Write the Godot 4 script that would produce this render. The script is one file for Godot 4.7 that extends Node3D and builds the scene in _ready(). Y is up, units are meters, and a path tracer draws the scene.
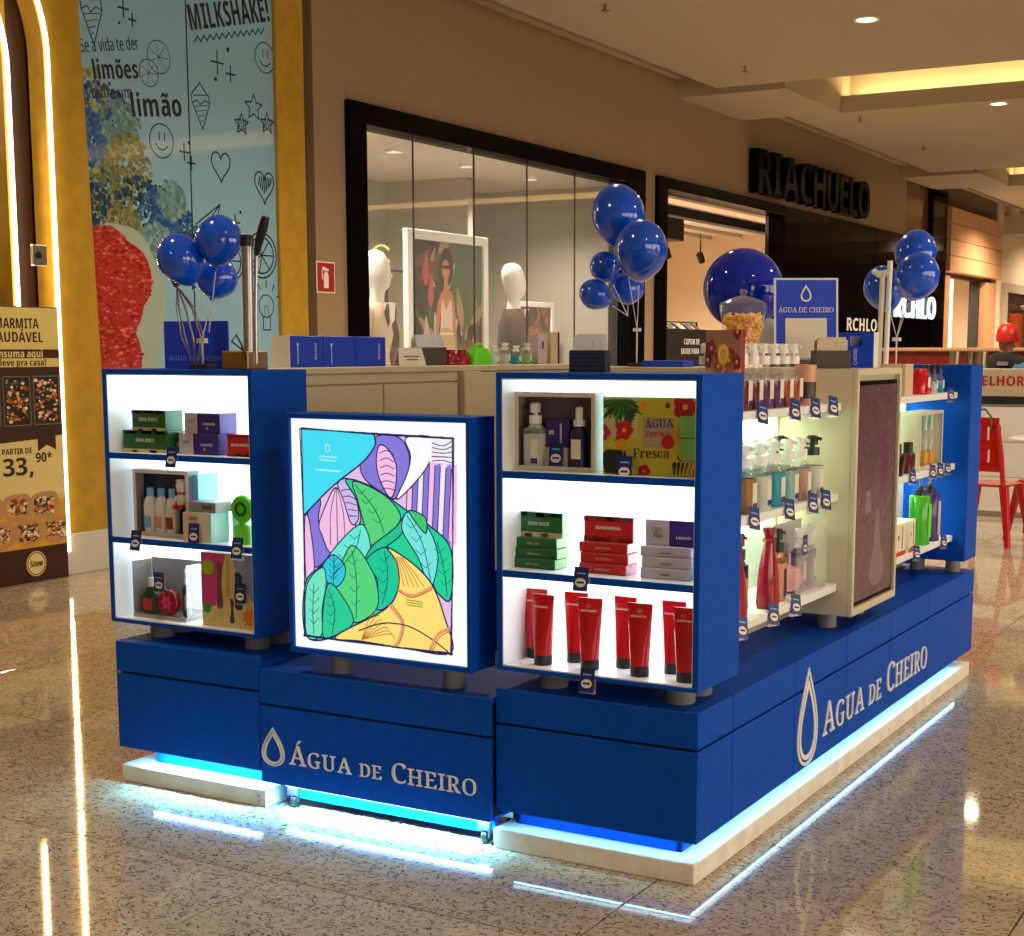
extends Node3D
# A mall corridor with a blue cosmetics kiosk. Kiosk axes: x to the right along its short front, z towards the viewer, y up, metres.
# The row of shops stands on the plane x = -5.9 and is laid out in a frame turned so that its own x runs into the distance (-z).

var M := {}
var taken := {}
var cache := {}
var rng := RandomNumberGenerator.new()
var sans: SystemFont
var serif: SystemFont
var bold: SystemFont

func _ready():
	rng.seed = 7
	setup_camera()
	setup_world()
	make_fonts()
	make_materials()
	big_lights()
	build_floor()
	build_ceiling()
	build_walls()
	build_ice_cream_shop()
	build_fashion_window()
	build_department_store()
	build_far_hall()
	build_snack_kiosk()
	build_kiosk_bases()
	build_towers()
	build_light_box()
	build_side_shelving()
	build_inner_counters()
	stock_left_tower()
	stock_right_tower()
	stock_side_bays()
	stock_counter_tops()
	build_balloons()

func setup_camera():
	var f := 1482.76
	var c := Camera3D.new()
	c.name = "camera"
	c.position = Vector3(1.559, 1.4589, 3.6113)
	c.rotation = Vector3(-0.1358, 0.5133, 0.0005)
	c.projection = Camera3D.PROJECTION_FRUSTUM
	c.near = 0.1
	c.far = 200.0
	c.size = 0.1 * 936.0 / f
	c.frustum_offset = Vector2(-32.57, 85.91) * 0.1 / f
	add_child(c)
	c.current = true

func setup_world():
	var e := Environment.new()
	e.background_mode = Environment.BG_COLOR
	e.background_color = Color(0.02, 0.018, 0.015)
	e.tonemap_mode = Environment.TONE_MAPPER_LINEAR
	e.tonemap_exposure = 1.0
	e.sdfgi_enabled = true
	e.ssao_enabled = true
	e.ssil_enabled = true
	var w := WorldEnvironment.new()
	w.name = "environment"
	w.environment = e
	add_child(w)

const WARM := Color(1.0, 0.90, 0.77)
const DOWNLIGHT_ENERGY := 17.0
const COVE_ENERGY := 14.0
const TOWER_LIGHT := 0.2
const OPPOSITE_ENERGY := 8.0

func big_lights():
	# the recessed downlights of the mall ceiling, also those behind the viewer
	for z in [5.8, 0.6, -4.6, -9.8, -15.0, -20.2]:
		for x in [-2.7, 2.6]:
			if z > -12 or x < 0: downlight(Vector3(x, 4.4, z), 0.28 if z > 0 else 0.6 if z > -5 else 1.3)
	opposite_shop()
	for z in [-27.0, -32.0, -37.0]: downlight(Vector3(-4.2, 4.4, z), 2.2 if z > -30 else 0.8); downlight(Vector3(-2.7, 4.4, z - 2.0), 0.9)

# ---------------------------------------------------------------- helpers
func make_fonts():
	sans = SystemFont.new(); sans.font_names = PackedStringArray(["Droid Sans"])
	bold = SystemFont.new(); bold.font_names = PackedStringArray(["Droid Sans"]); bold.font_weight = 700
	serif = SystemFont.new(); serif.font_names = PackedStringArray(["Droid Serif"])

func rgb8(r, g, b) -> Color: return Color(r / 255.0, g / 255.0, b / 255.0)

func mat(key: String, c: Color, rough := 0.5, metal := 0.0) -> StandardMaterial3D:
	var m := StandardMaterial3D.new()
	m.resource_name = key
	m.albedo_color = c
	m.roughness = rough
	m.metallic = metal
	M[key] = m
	return m

func glow(key: String, c: Color, strength: float) -> StandardMaterial3D:
	var m := mat(key, Color(0.9, 0.9, 0.9), 0.5)
	m.emission_enabled = true
	m.emission = c
	m.emission_energy_multiplier = strength
	return m

func glass(key: String, c: Color, alpha: float, rough := 0.03) -> StandardMaterial3D:
	var m := mat(key, Color(c.r, c.g, c.b, alpha), rough)
	m.transparency = BaseMaterial3D.TRANSPARENCY_ALPHA
	return m

func numbered(called: String) -> String:
	if not taken.has(called):
		taken[called] = 0
		return called
	taken[called] += 1
	return "%s_%03d" % [called, taken[called]]

func tag(o: Node3D, label: String, category: String, group := "") -> Node3D:
	o.set_meta("label", label)
	o.set_meta("category", category)
	if group != "": o.set_meta("group", group)
	return o

func thing(called: String, label: String, category: String, at := Vector3.ZERO, turn := 0.0, group := "") -> Node3D:
	var o := Node3D.new()
	o.name = numbered(called)
	add_child(o)
	o.position = at
	o.rotation.y = turn
	tag(o, label, category, group)
	return o

func setting(called: String, at := Vector3.ZERO, turn := 0.0) -> Node3D:
	var o := Node3D.new()
	o.name = called
	add_child(o)
	o.position = at
	o.rotation.y = turn
	o.set_meta("kind", "structure")
	return o

func part(called: String, mesh: Mesh, m, parent: Node3D, at := Vector3.ZERO, turn := Vector3.ZERO) -> MeshInstance3D:
	var o := MeshInstance3D.new()
	o.name = called
	o.mesh = mesh
	o.material_override = M[m] if m is String else m
	o.position = at
	o.rotation = turn
	parent.add_child(o, true)
	return o

# box from one corner to the other, edges chamfered
func bx(called: String, m, parent: Node3D, a: Vector3, b: Vector3, bevel := 0.002) -> MeshInstance3D:
	var lo := Vector3(minf(a.x, b.x), minf(a.y, b.y), minf(a.z, b.z))
	var hi := Vector3(maxf(a.x, b.x), maxf(a.y, b.y), maxf(a.z, b.z))
	return part(called, box_mesh(hi - lo, bevel), m, parent, (lo + hi) / 2)

func orient(st: SurfaceTool, a: Vector3, b: Vector3, c: Vector3, n: Vector3):
	if (b - a).cross(c - a).dot(n) > 0:
		var t := b; b = c; c = t
	for v in [a, b, c]:
		st.set_normal(n)
		st.add_vertex(v)

func box_mesh(s: Vector3, bevel := 0.002) -> ArrayMesh:
	var key := "box%.4f,%.4f,%.4f,%.4f" % [s.x, s.y, s.z, bevel]
	if cache.has(key): return cache[key]
	var e := minf(bevel, minf(s.x, minf(s.y, s.z)) * 0.3)
	var h := s / 2
	var st := SurfaceTool.new()
	st.begin(Mesh.PRIMITIVE_TRIANGLES)
	for ax in 3:
		for sg in [-1.0, 1.0]:
			var n := Vector3.ZERO
			n[ax] = sg
			var u := (ax + 1) % 3
			var w := (ax + 2) % 3
			var q := []
			for k in [[-1, -1], [1, -1], [1, 1], [-1, 1]]:
				var p := Vector3.ZERO
				p[ax] = sg * h[ax]; p[u] = k[0] * (h[u] - e); p[w] = k[1] * (h[w] - e)
				q.append(p)
			orient(st, q[0], q[1], q[2], n); orient(st, q[0], q[2], q[3], n)
	if e > 0.0:
		for ax in 3:
			var u := (ax + 1) % 3
			var w := (ax + 2) % 3
			for su in [-1.0, 1.0]:
				for sw in [-1.0, 1.0]:
					var n := Vector3.ZERO
					n[u] = su; n[w] = sw
					n = n.normalized()
					var q := []
					for k in [[-1, 0], [1, 0], [1, 1], [-1, 1]]:
						var p := Vector3.ZERO
						p[ax] = k[0] * (h[ax] - e)
						p[u] = su * (h[u] - (e if k[1] else 0.0)); p[w] = sw * (h[w] - (0.0 if k[1] else e))
						q.append(p)
					orient(st, q[0], q[1], q[2], n); orient(st, q[0], q[2], q[3], n)
		for sx in [-1.0, 1.0]:
			for sy in [-1.0, 1.0]:
				for sz in [-1.0, 1.0]:
					orient(st, Vector3(sx * h.x, sy * (h.y - e), sz * (h.z - e)), Vector3(sx * (h.x - e), sy * h.y, sz * (h.z - e)), Vector3(sx * (h.x - e), sy * (h.y - e), sz * h.z), Vector3(sx, sy, sz).normalized())
	cache[key] = st.commit()
	return cache[key]

# profile [radius, y] from bottom to top, turned round y; creases where it bends sharply
func lathe(profile: Array, seg := 24) -> ArrayMesh:
	var st := SurfaceTool.new()
	st.begin(Mesh.PRIMITIVE_TRIANGLES)
	var group := 1
	for i in profile.size() - 1:
		var p := Vector2(profile[i][0], profile[i][1])
		var q := Vector2(profile[i + 1][0], profile[i + 1][1])
		if i > 0:
			var o := Vector2(profile[i - 1][0], profile[i - 1][1])
			if absf((p - o).angle_to(q - p)) > 0.7: group += 1
		st.set_smooth_group(group)
		for k in seg:
			var a := TAU * k / seg
			var b := TAU * (k + 1) / seg
			var p0 := Vector3(p.x * cos(a), p.y, p.x * sin(a))
			var p1 := Vector3(p.x * cos(b), p.y, p.x * sin(b))
			var q0 := Vector3(q.x * cos(a), q.y, q.x * sin(a))
			var q1 := Vector3(q.x * cos(b), q.y, q.x * sin(b))
			if p.x > 1e-6:
				st.add_vertex(p0); st.add_vertex(p1); st.add_vertex(q0)
			if q.x > 1e-6:
				st.add_vertex(q0); st.add_vertex(p1); st.add_vertex(q1)
	st.generate_normals()
	return st.commit()

# rings [y, half width x, half depth z, centre x, centre z, roundness]; a superellipse loft with closed ends
func loft(rings: Array, seg := 24, st: SurfaceTool = null) -> ArrayMesh:
	var own := st == null
	if own:
		st = SurfaceTool.new()
		st.begin(Mesh.PRIMITIVE_TRIANGLES)
	var rows := []
	for r in rings:
		var row := []
		var e: float = 2.0 / (r[5] if r.size() > 5 else 2.0)
		for k in seg:
			var a := TAU * k / seg
			var c := cos(a)
			var s := sin(a)
			row.append(Vector3((r[3] if r.size() > 3 else 0.0) + r[1] * signf(c) * pow(absf(c), e), r[0], (r[4] if r.size() > 4 else 0.0) + r[2] * signf(s) * pow(absf(s), e)))
		rows.append(row)
	loft_rows(rows, st)
	if own:
		st.generate_normals()
		return st.commit()
	return null

func loft_rows(rows: Array, st: SurfaceTool):
	st.set_smooth_group(1)
	var seg: int = rows[0].size()
	for i in rows.size() - 1:
		for k in seg:
			var l := (k + 1) % seg
			st.add_vertex(rows[i][k]); st.add_vertex(rows[i][l]); st.add_vertex(rows[i + 1][k])
			st.add_vertex(rows[i + 1][k]); st.add_vertex(rows[i][l]); st.add_vertex(rows[i + 1][l])
	for end in [0, rows.size() - 1]:
		st.set_smooth_group(2 + mini(end, 1))
		var mid := Vector3.ZERO
		for v in rows[end]: mid += v
		mid /= seg
		for k in seg:
			var l := (k + 1) % seg
			if end == 0:
				st.add_vertex(mid); st.add_vertex(rows[end][l]); st.add_vertex(rows[end][k])
			else:
				st.add_vertex(mid); st.add_vertex(rows[end][k]); st.add_vertex(rows[end][l])
	st.set_smooth_group(1)

# round bar through points; radius is one number or one per point
func tube(points: Array, radius, seg := 10, st: SurfaceTool = null) -> ArrayMesh:
	var own := st == null
	if own:
		st = SurfaceTool.new()
		st.begin(Mesh.PRIMITIVE_TRIANGLES)
	var rows := []
	var side := Vector3.ZERO
	for i in points.size():
		var d: Vector3 = (points[mini(i + 1, points.size() - 1)] - points[maxi(i - 1, 0)]).normalized()
		if side == Vector3.ZERO:
			side = d.cross(Vector3(0.31, 0.93, 0.17)).normalized()
		side = (side - d * side.dot(d)).normalized()
		var up := d.cross(side)
		var r: float = radius[i] if radius is Array else radius
		var row := []
		for k in seg:
			var a := -TAU * k / seg
			row.append(points[i] + (side * cos(a) + up * sin(a)) * r)
		rows.append(row)
	loft_rows(rows, st)
	if own:
		st.generate_normals()
		return st.commit()
	return null

# flat outline in x, y with thickness along z, from z = 0 to depth
func plate(points: PackedVector2Array, depth: float, st: SurfaceTool = null) -> ArrayMesh:
	var own := st == null
	if own:
		st = SurfaceTool.new()
		st.begin(Mesh.PRIMITIVE_TRIANGLES)
	var ix := Geometry2D.triangulate_polygon(points)
	for i in range(0, ix.size(), 3):
		var t := []
		for k in 3: t.append(Vector3(points[ix[i + k]].x, points[ix[i + k]].y, depth))
		orient(st, t[0], t[1], t[2], Vector3.BACK)
		for k in 3: t[k].z = 0.0
		orient(st, t[0], t[1], t[2], Vector3.FORWARD)
	var turn := 1.0 if not Geometry2D.is_polygon_clockwise(points) else -1.0
	for i in points.size():
		var a := points[i]
		var b := points[(i + 1) % points.size()]
		var n := Vector3(b.y - a.y, a.x - b.x, 0).normalized() * turn
		orient(st, Vector3(a.x, a.y, 0), Vector3(b.x, b.y, 0), Vector3(b.x, b.y, depth), n)
		orient(st, Vector3(a.x, a.y, 0), Vector3(b.x, b.y, depth), Vector3(a.x, a.y, depth), n)
	return st.commit() if own else null

# band between two outlines of the same number of points, as a closed ring with thickness
func ring_plate(outer: Array, inner: Array, depth: float, st: SurfaceTool = null) -> ArrayMesh:
	var own := st == null
	if own:
		st = SurfaceTool.new()
		st.begin(Mesh.PRIMITIVE_TRIANGLES)
	var n := outer.size()
	for i in n:
		var j := (i + 1) % n
		var o0 := Vector3(outer[i].x, outer[i].y, depth)
		var o1 := Vector3(outer[j].x, outer[j].y, depth)
		var i0 := Vector3(inner[i].x, inner[i].y, depth)
		var i1 := Vector3(inner[j].x, inner[j].y, depth)
		orient(st, o0, o1, i1, Vector3.BACK); orient(st, o0, i1, i0, Vector3.BACK)
		var back := Vector3(0, 0, -depth)
		var out := (o0 - i0).normalized()
		orient(st, o0, o1, o1 + back, out); orient(st, o0, o1 + back, o0 + back, out)
		orient(st, i0, i1, i1 + back, -out); orient(st, i0, i1 + back, i0 + back, -out)
	return st.commit() if own else null

func drop_outline(w: float, h: float, n := 36) -> Array:
	var pts := []
	for i in n:
		var t := TAU * i / n
		pts.append(Vector2(w / 2 * sin(t) * pow(absf(sin(t / 2)), 1.25) / 0.757, h * (0.5 + 0.5 * cos(t))))
	return pts

func letters(called: String, text: String, font: Font, height: float, m, parent: Node3D, at: Vector3, turn := Vector3.ZERO, depth := 0.002, align := 0, stretch := 1.0) -> MeshInstance3D:
	var t := TextMesh.new()
	t.text = text
	t.font = font
	t.font_size = 48
	t.pixel_size = height / (48 * 0.72)
	t.depth = depth
	t.curve_step = 4.0
	var o := part(called, t, m, parent, at, turn)
	o.scale = Vector3(stretch, 1, 1)
	if align != 0:
		var w: float = t.get_aabb().size.x * stretch
		o.position += Basis.from_euler(turn) * Vector3(align * w / 2, 0, 0)
	return o

func fit(o: MeshInstance3D, width: float):
	o.scale.x = width / o.mesh.get_aabb().size.x

func quad(called: String, m, parent: Node3D, at: Vector3, size: Vector2, turn := Vector3.ZERO) -> MeshInstance3D:
	var q := QuadMesh.new()
	q.size = size
	return part(called, q, m, parent, at, turn)

# ---------------------------------------------------------------- painting flat print into pictures
func paper(w: int, h: int, c: Color) -> Image:
	var im := Image.create(w, h, false, Image.FORMAT_RGB8)
	im.fill(c)
	return im

func fill(im: Image, pts: Array, c: Color):
	var lo := INF
	var hi := -INF
	for p in pts:
		lo = minf(lo, p.y); hi = maxf(hi, p.y)
	var n := pts.size()
	for y in range(maxi(0, int(lo)), mini(im.get_height(), int(hi) + 1)):
		var xs := []
		var fy := y + 0.5
		for i in n:
			var a: Vector2 = pts[i]
			var b: Vector2 = pts[(i + 1) % n]
			if (a.y <= fy) != (b.y <= fy): xs.append(a.x + (fy - a.y) / (b.y - a.y) * (b.x - a.x))
		xs.sort()
		for k in range(0, xs.size() - 1, 2):
			var x0 := maxi(0, int(round(xs[k])))
			var x1 := mini(im.get_width(), int(round(xs[k + 1])))
			if x1 > x0: im.fill_rect(Rect2i(x0, y, x1 - x0, 1), c)

func disc(im: Image, at: Vector2, r: float, c: Color, squash := 1.0):
	var pts := []
	var n := clampi(int(r * 2), 8, 40)
	for k in n: pts.append(at + Vector2(cos(TAU * k / n) * r, sin(TAU * k / n) * r * squash))
	fill(im, pts, c)

func stroke(im: Image, pts: Array, w: float, c: Color, closed := false):
	for i in (pts.size() if closed else pts.size() - 1):
		var a: Vector2 = pts[i]
		var b: Vector2 = pts[(i + 1) % pts.size()]
		var d := (b - a).normalized().orthogonal() * w / 2
		fill(im, [a + d, b + d, b - d, a - d], c)
		if w > 2.5: disc(im, b, w / 2, c)

func circle_pts(at: Vector2, r: float, n := 28, squash := 1.0) -> Array:
	var pts := []
	for k in n: pts.append(at + Vector2(cos(TAU * k / n) * r, sin(TAU * k / n) * r * squash))
	return pts

func smooth(pts: Array, closed := false, per := 6) -> Array:
	var out := []
	var n := pts.size()
	for i in (n if closed else n - 1):
		var a: Vector2 = pts[posmod(i - 1, n) if closed else maxi(i - 1, 0)]
		var b: Vector2 = pts[i]
		var c: Vector2 = pts[(i + 1) % n]
		var d: Vector2 = pts[(i + 2) % n if closed else mini(i + 2, n - 1)]
		for k in per: out.append(b.cubic_interpolate(c, a, d, float(k) / per))
	if not closed: out.append(pts[n - 1])
	return out

func printed(key: String, im: Image, rough := 0.45) -> StandardMaterial3D:
	var m := mat(key, Color.WHITE, rough)
	m.albedo_texture = ImageTexture.create_from_image(im)
	m.texture_repeat = false
	return m

func noise_tex(freq: float, lo: Color, hi: Color, octaves := 4, size := 512, sd := 3) -> NoiseTexture2D:
	var n := FastNoiseLite.new()
	n.frequency = freq
	n.fractal_octaves = octaves
	n.seed = sd
	var g := Gradient.new()
	g.set_color(0, lo)
	g.set_color(1, hi)
	g.set_offset(0, 0.25)
	g.set_offset(1, 0.75)
	var t := NoiseTexture2D.new()
	t.width = size
	t.height = size
	t.seamless = true
	t.noise = n
	t.color_ramp = g
	return t

func triplanar(m: StandardMaterial3D, tex: Texture2D, per_metre: float):
	m.albedo_texture = tex
	m.uv1_triplanar = true
	m.uv1_world_triplanar = true
	m.uv1_scale = Vector3.ONE * per_metre

# ---------------------------------------------------------------- materials
func make_materials():
	granite()
	var w := mat("wall_paper", rgb8(164, 141, 113), 0.85)
	triplanar(w, noise_tex(0.09, Color(0.90, 0.89, 0.88), Color(1, 1, 1), 5), 1.4)
	w.heightmap_enabled = false
	mat("plaster", rgb8(164, 150, 130), 0.9)
	mat("plaster_dark", rgb8(120, 104, 86), 0.9)
	mat("black_frame", rgb8(13, 12, 12), 0.2).metallic_specular = 0.1
	mat("black_panel", rgb8(9, 8, 9), 0.06).metallic_specular = 0.14
	mat("black_matte", rgb8(16, 16, 17), 0.6)
	var y := mat("yellow_panel", rgb8(190, 152, 42), 0.38)
	triplanar(y, noise_tex(0.02, Color(0.94, 0.93, 0.92), Color(1, 1, 1), 3), 0.5)
	mat("white_skirt", rgb8(212, 212, 206), 0.4)
	mat("shop_brown", rgb8(92, 46, 24), 0.6)
	mat("shop_grey", rgb8(166, 162, 152), 0.8)
	mat("shop_white", rgb8(226, 222, 214), 0.7)
	mat("shop_cream", rgb8(214, 196, 172), 0.8)
	mat("store_floor", rgb8(150, 130, 110), 0.3)
	glass("pane", Color(0.95, 0.97, 0.96), 0.05, 0.0)
	var b := mat("kiosk_blue", rgb8(3, 78, 190), 0.5)
	b.metallic_specular = 0.22
	triplanar(b, noise_tex(0.03, Color(0.95, 0.95, 0.96), Color(1, 1, 1), 4), 1.3)
	mat("joint_navy", rgb8(3, 10, 36), 0.7)
	var p := mat("plinth_white", rgb8(240, 237, 226), 0.5)
	triplanar(p, noise_tex(0.02, Color(0.95, 0.945, 0.93), Color(1, 1, 1), 3), 1.0)
	mat("white_laminate", rgb8(236, 240, 240), 0.35)
	mat("cream_laminate", rgb8(205, 196, 168), 0.45)
	mat("cream_dark", rgb8(150, 141, 112), 0.5)
	mat("foot_grey", rgb8(132, 136, 138), 0.4)
	mat("silver_letter", rgb8(236, 238, 240), 0.35)
	mat("white_ink", rgb8(238, 238, 234), 0.5)
	mat("black_ink", rgb8(24, 24, 30), 0.6)
	mat("brown_ink", rgb8(52, 26, 14), 0.6)
	mat("red_ink", rgb8(170, 22, 30), 0.5)
	mat("cream_ink", rgb8(236, 220, 150), 0.5)
	mat("steel", rgb8(176, 178, 180), 0.32, 1.0)
	mat("brass_steel", rgb8(160, 140, 116), 0.3, 1.0)
	mat("black_plastic", rgb8(20, 20, 22), 0.35)
	mat("white_plastic", rgb8(232, 234, 232), 0.35)
	mat("balloon_blue", rgb8(0, 84, 226), 0.14)
	mat("balloon_navy", rgb8(14, 44, 176), 0.05)
	M.balloon_blue.clearcoat_enabled = true
	M.balloon_blue.clearcoat = 0.6
	M.balloon_blue.clearcoat_roughness = 0.05
	mat("balloon_white", rgb8(226, 230, 226), 0.2)
	mat("ribbon", rgb8(236, 236, 232), 0.4)
	mat("basket_navy", rgb8(28, 34, 60), 0.7)
	mat("basket_grey", rgb8(84, 80, 76), 0.7)
	mat("envelope", rgb8(222, 224, 234), 0.6)
	mat("envelope_cream", rgb8(214, 202, 176), 0.6)
	mat("tag_blue", rgb8(14, 32, 110), 0.4)
	mat("tag_white", rgb8(228, 226, 214), 0.5)
	glass("acrylic", Color(0.95, 0.97, 1.0), 0.12, 0.02)
	glass("clear_bottle", Color(0.9, 0.93, 0.93), 0.07, 0.04)
	# cartons and bottles
	var list := {
		"soap_green": [22, 96, 44], "soap_green_dark": [12, 66, 34], "leaf_cream": [196, 184, 120], "soap_red": [196, 32, 30], "soap_red_dark": [140, 20, 26], "soap_lilac": [196, 186, 192], "soap_purple": [52, 34, 128],
		"tube_red": [196, 14, 28], "cap_black": [22, 18, 18], "gift_grey": [150, 146, 144], "gift_grey_dark": [92, 86, 92], "gift_navy": [22, 30, 70], "mint": [176, 214, 208], "light_blue": [110, 178, 220],
		"toy_white": [226, 220, 212], "toy_red": [190, 30, 36], "baby_cream": [214, 200, 184], "lime": [98, 228, 20], "magenta": [206, 34, 120], "gold_liquid": [206, 150, 30], "candle_green": [128, 196, 104],
		"wine": [96, 14, 40], "plum": [78, 22, 86], "amber": [150, 62, 26], "rose": [196, 120, 130], "turquoise": [30, 150, 176], "pale_blue": [130, 178, 186], "honey": [150, 108, 70], "pale_rose": [176, 140, 124], "clear_grey": [186, 196, 188],
		"dark_brown": [48, 28, 22], "crimson": [150, 16, 44], "peach": [206, 150, 118], "violet_glass": [112, 96, 134], "pink_soft": [220, 150, 166], "paper_white": [226, 222, 206], "box_cream": [206, 188, 150], "box_blue": [24, 96, 190], "green_glass": [70, 180, 40], "violet": [70, 50, 130],
		"perfume_red": [92, 20, 34], "perfume_black": [26, 16, 18], "card_blue": [8, 66, 214], "fabric_brown": [62, 45, 38], "fabric_beige": [206, 186, 160], "denim": [70, 86, 112], "mannequin": [222, 222, 220], "skin": [150, 96, 72], "chair_red": [178, 14, 18], "table_white": [206, 200, 190], "shirt_black": [20, 18, 20], "shirt_blue": [60, 110, 150],
		"snack_yellow": [248, 186, 44], "brown_board": [60, 32, 20], "rail_red": [112, 24, 20], "melhor_cream": [198, 188, 168], "wood": [196, 150, 110], "mirror_brown": [120, 84, 56], "joint_dark": [70, 62, 54]}
	for k in list: mat(k, rgb8(list[k][0], list[k][1], list[k][2]), 0.4)
	for k in ["wine", "plum", "amber", "turquoise", "pale_blue", "honey", "crimson", "green_glass", "tube_red", "perfume_red", "perfume_black", "chair_red", "rose", "violet"]: M[k].roughness = 0.18
	for k in ["fabric_brown", "fabric_beige", "denim", "shirt_black", "shirt_blue"]: M[k].roughness = 0.9
	M.mirror_brown.roughness = 0.12
	M.table_white.roughness = 0.2
	# lamps
	glow("lamp_downlight", Color(1.0, 0.93, 0.80), 6.0)
	glow("lamp_cove", Color(1.0, 0.90, 0.62), 3.0)
	glow("lamp_led_cool", Color(0.76, 0.95, 1.0), 3.2)
	glow("lamp_led_warm", Color(1.0, 0.91, 0.76), 6.0)
	glow("lamp_back_panel", Color(0.93, 0.97, 1.0), 1.15)
	glow("lamp_shelf_green", Color(0.84, 1.0, 0.76), 1.2)
	glow("lamp_sign_white", Color(0.85, 0.92, 1.0), 1.6)
	glow("reflected_sign_glow", Color(1.0, 0.92, 0.5), 0.9)  # glow given to the built reflection of a sign, no lamp there
	glow("lamp_shop_window", Color(1.0, 0.93, 0.84), 1.4)
	glow("lamp_store", Color(1.0, 0.95, 0.86), 3.0)

func granite():
	var im: Image
	var n := FastNoiseLite.new()
	n.seed = 11
	n.frequency = 0.008
	n.fractal_octaves = 5
	var g := n.get_seamless_image(1024, 1024)
	im = Image.create(1024, 1024, false, Image.FORMAT_RGB8)
	for yy in 256:
		for xx in 256:
			var v := g.get_pixel(xx * 4, yy * 4).r
			im.fill_rect(Rect2i(xx * 4, yy * 4, 4, 4), Color(0.70, 0.65, 0.57).lerp(Color(0.78, 0.735, 0.66), v))
	var r := RandomNumberGenerator.new()
	r.seed = 5
	for i in 8500:
		var x := r.randi() % 1024
		var y := r.randi() % 1024
		var kind := r.randf()
		var c := Color(0.36, 0.32, 0.275) if kind < 0.5 else (Color(0.54, 0.48, 0.41) if kind < 0.88 else Color(0.82, 0.78, 0.70))
		var l := 4 + r.randi() % 15
		var a := r.randf_range(-0.9, 0.9) + (PI / 2 if r.randf() < 0.3 else 0.0)
		var w := 2 + r.randi() % 2
		var px := float(x)
		var py := float(y)
		for k in l:
			var t := maxi(1, w - (1 if k < 2 or k > l - 3 else 0))
			im.fill_rect(Rect2i(posmod(int(px), 1024), posmod(int(py), 1024), t, t), c)
			px += cos(a)
			py += sin(a)
			a += r.randf_range(-0.25, 0.25)
	var m := mat("granite", Color(1, 1, 1), 0.04)
	triplanar(m, ImageTexture.create_from_image(im), 1.0 / 1.2)
	m.metallic_specular = 0.5
	var m2 := mat("granite_light", Color(1, 1, 1), 0.04)
	triplanar(m2, m.albedo_texture, 1.0 / 1.2)
	m2.uv1_offset = Vector3(0.37, 0.2, 0.61)
	var m3 := mat("granite_dark", Color(0.95, 0.94, 0.92), 0.05)
	triplanar(m3, m.albedo_texture, 1.0 / 1.2)
	m3.uv1_offset = Vector3(0.71, 0.5, 0.13)

# ---------------------------------------------------------------- lamps
func area(parent: Node3D, at: Vector3, turn: Vector3, size: Vector2, c: Color, energy: float):
	var l := AreaLight3D.new()
	l.name = "glow_light"
	l.area_size = size
	l.light_color = c
	l.light_energy = energy
	l.area_range = 60.0
	l.shadow_enabled = true
	l.position = at
	l.rotation = turn
	parent.add_child(l, true)

func downlight(at: Vector3, power := 1.0):
	var n: int = taken.get("ceiling_downlight", -1) + 1
	var t := thing("ceiling_downlight", downlight_label(at), "downlight", at, 0, "recessed downlights of the mall ceiling")
	part("trim_ring", lathe([[0.085, -0.004], [0.11, -0.012], [0.115, -0.004], [0.115, 0.0]], 28), "white_plastic", t)
	part("lamp", lathe([[0.0, -0.006], [0.085, -0.006], [0.085, 0.0]], 28), "lamp_downlight", t)
	var l := SpotLight3D.new()
	l.name = "beam"
	l.light_color = WARM
	l.light_energy = DOWNLIGHT_ENERGY * power
	l.light_size = 0.09
	l.spot_range = 60
	l.spot_attenuation = 2.0
	l.spot_angle = 75
	l.spot_angle_attenuation = 0.6
	l.shadow_enabled = true
	l.position = Vector3(0, -0.03, 0)
	l.rotation.x = -PI / 2
	t.add_child(l)

func downlight_label(at: Vector3) -> String:
	if is_equal_approx(at.z, -9.8) and at.x < 0: return "round glowing downlight in the nearest ceiling panel, top right"
	if is_equal_approx(at.z, -15.0): return "round glowing downlight in the second ceiling panel, right edge"
	if at.z < -25: return "small far downlight in the rear corridor ceiling"
	if at.z < -19: return "round downlight near the far edge of the second ceiling panel"
	return "round recessed downlight of the near ceiling, above or behind the viewer"

# lit shop windows across the corridor, outside the picture: they brighten the kiosk's long side and mirror in the glass
func opposite_shop():
	var t := thing("lit_shop_window", "row of bright shop windows across the corridor", "shop window", Vector3(7.9, 0, 0), -PI / 2)
	for k in 4:
		var x := -5.4 + k * 3.6
		bx("lamp_pane", "lamp_shop_window", t, Vector3(x - 1.5, 0.5, -0.02), Vector3(x + 1.5, 2.9, 0.0), 0.002)
		bx("mullion", "black_frame", t, Vector3(x + 1.5, 0, -0.04), Vector3(x + 2.1, 3.2, 0.06), 0.004)
		area(t, Vector3(x, 1.7, 0.03), Vector3(0, PI, 0), Vector2(3.0, 2.4), Color(1.0, 0.92, 0.82), OPPOSITE_ENERGY)

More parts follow.
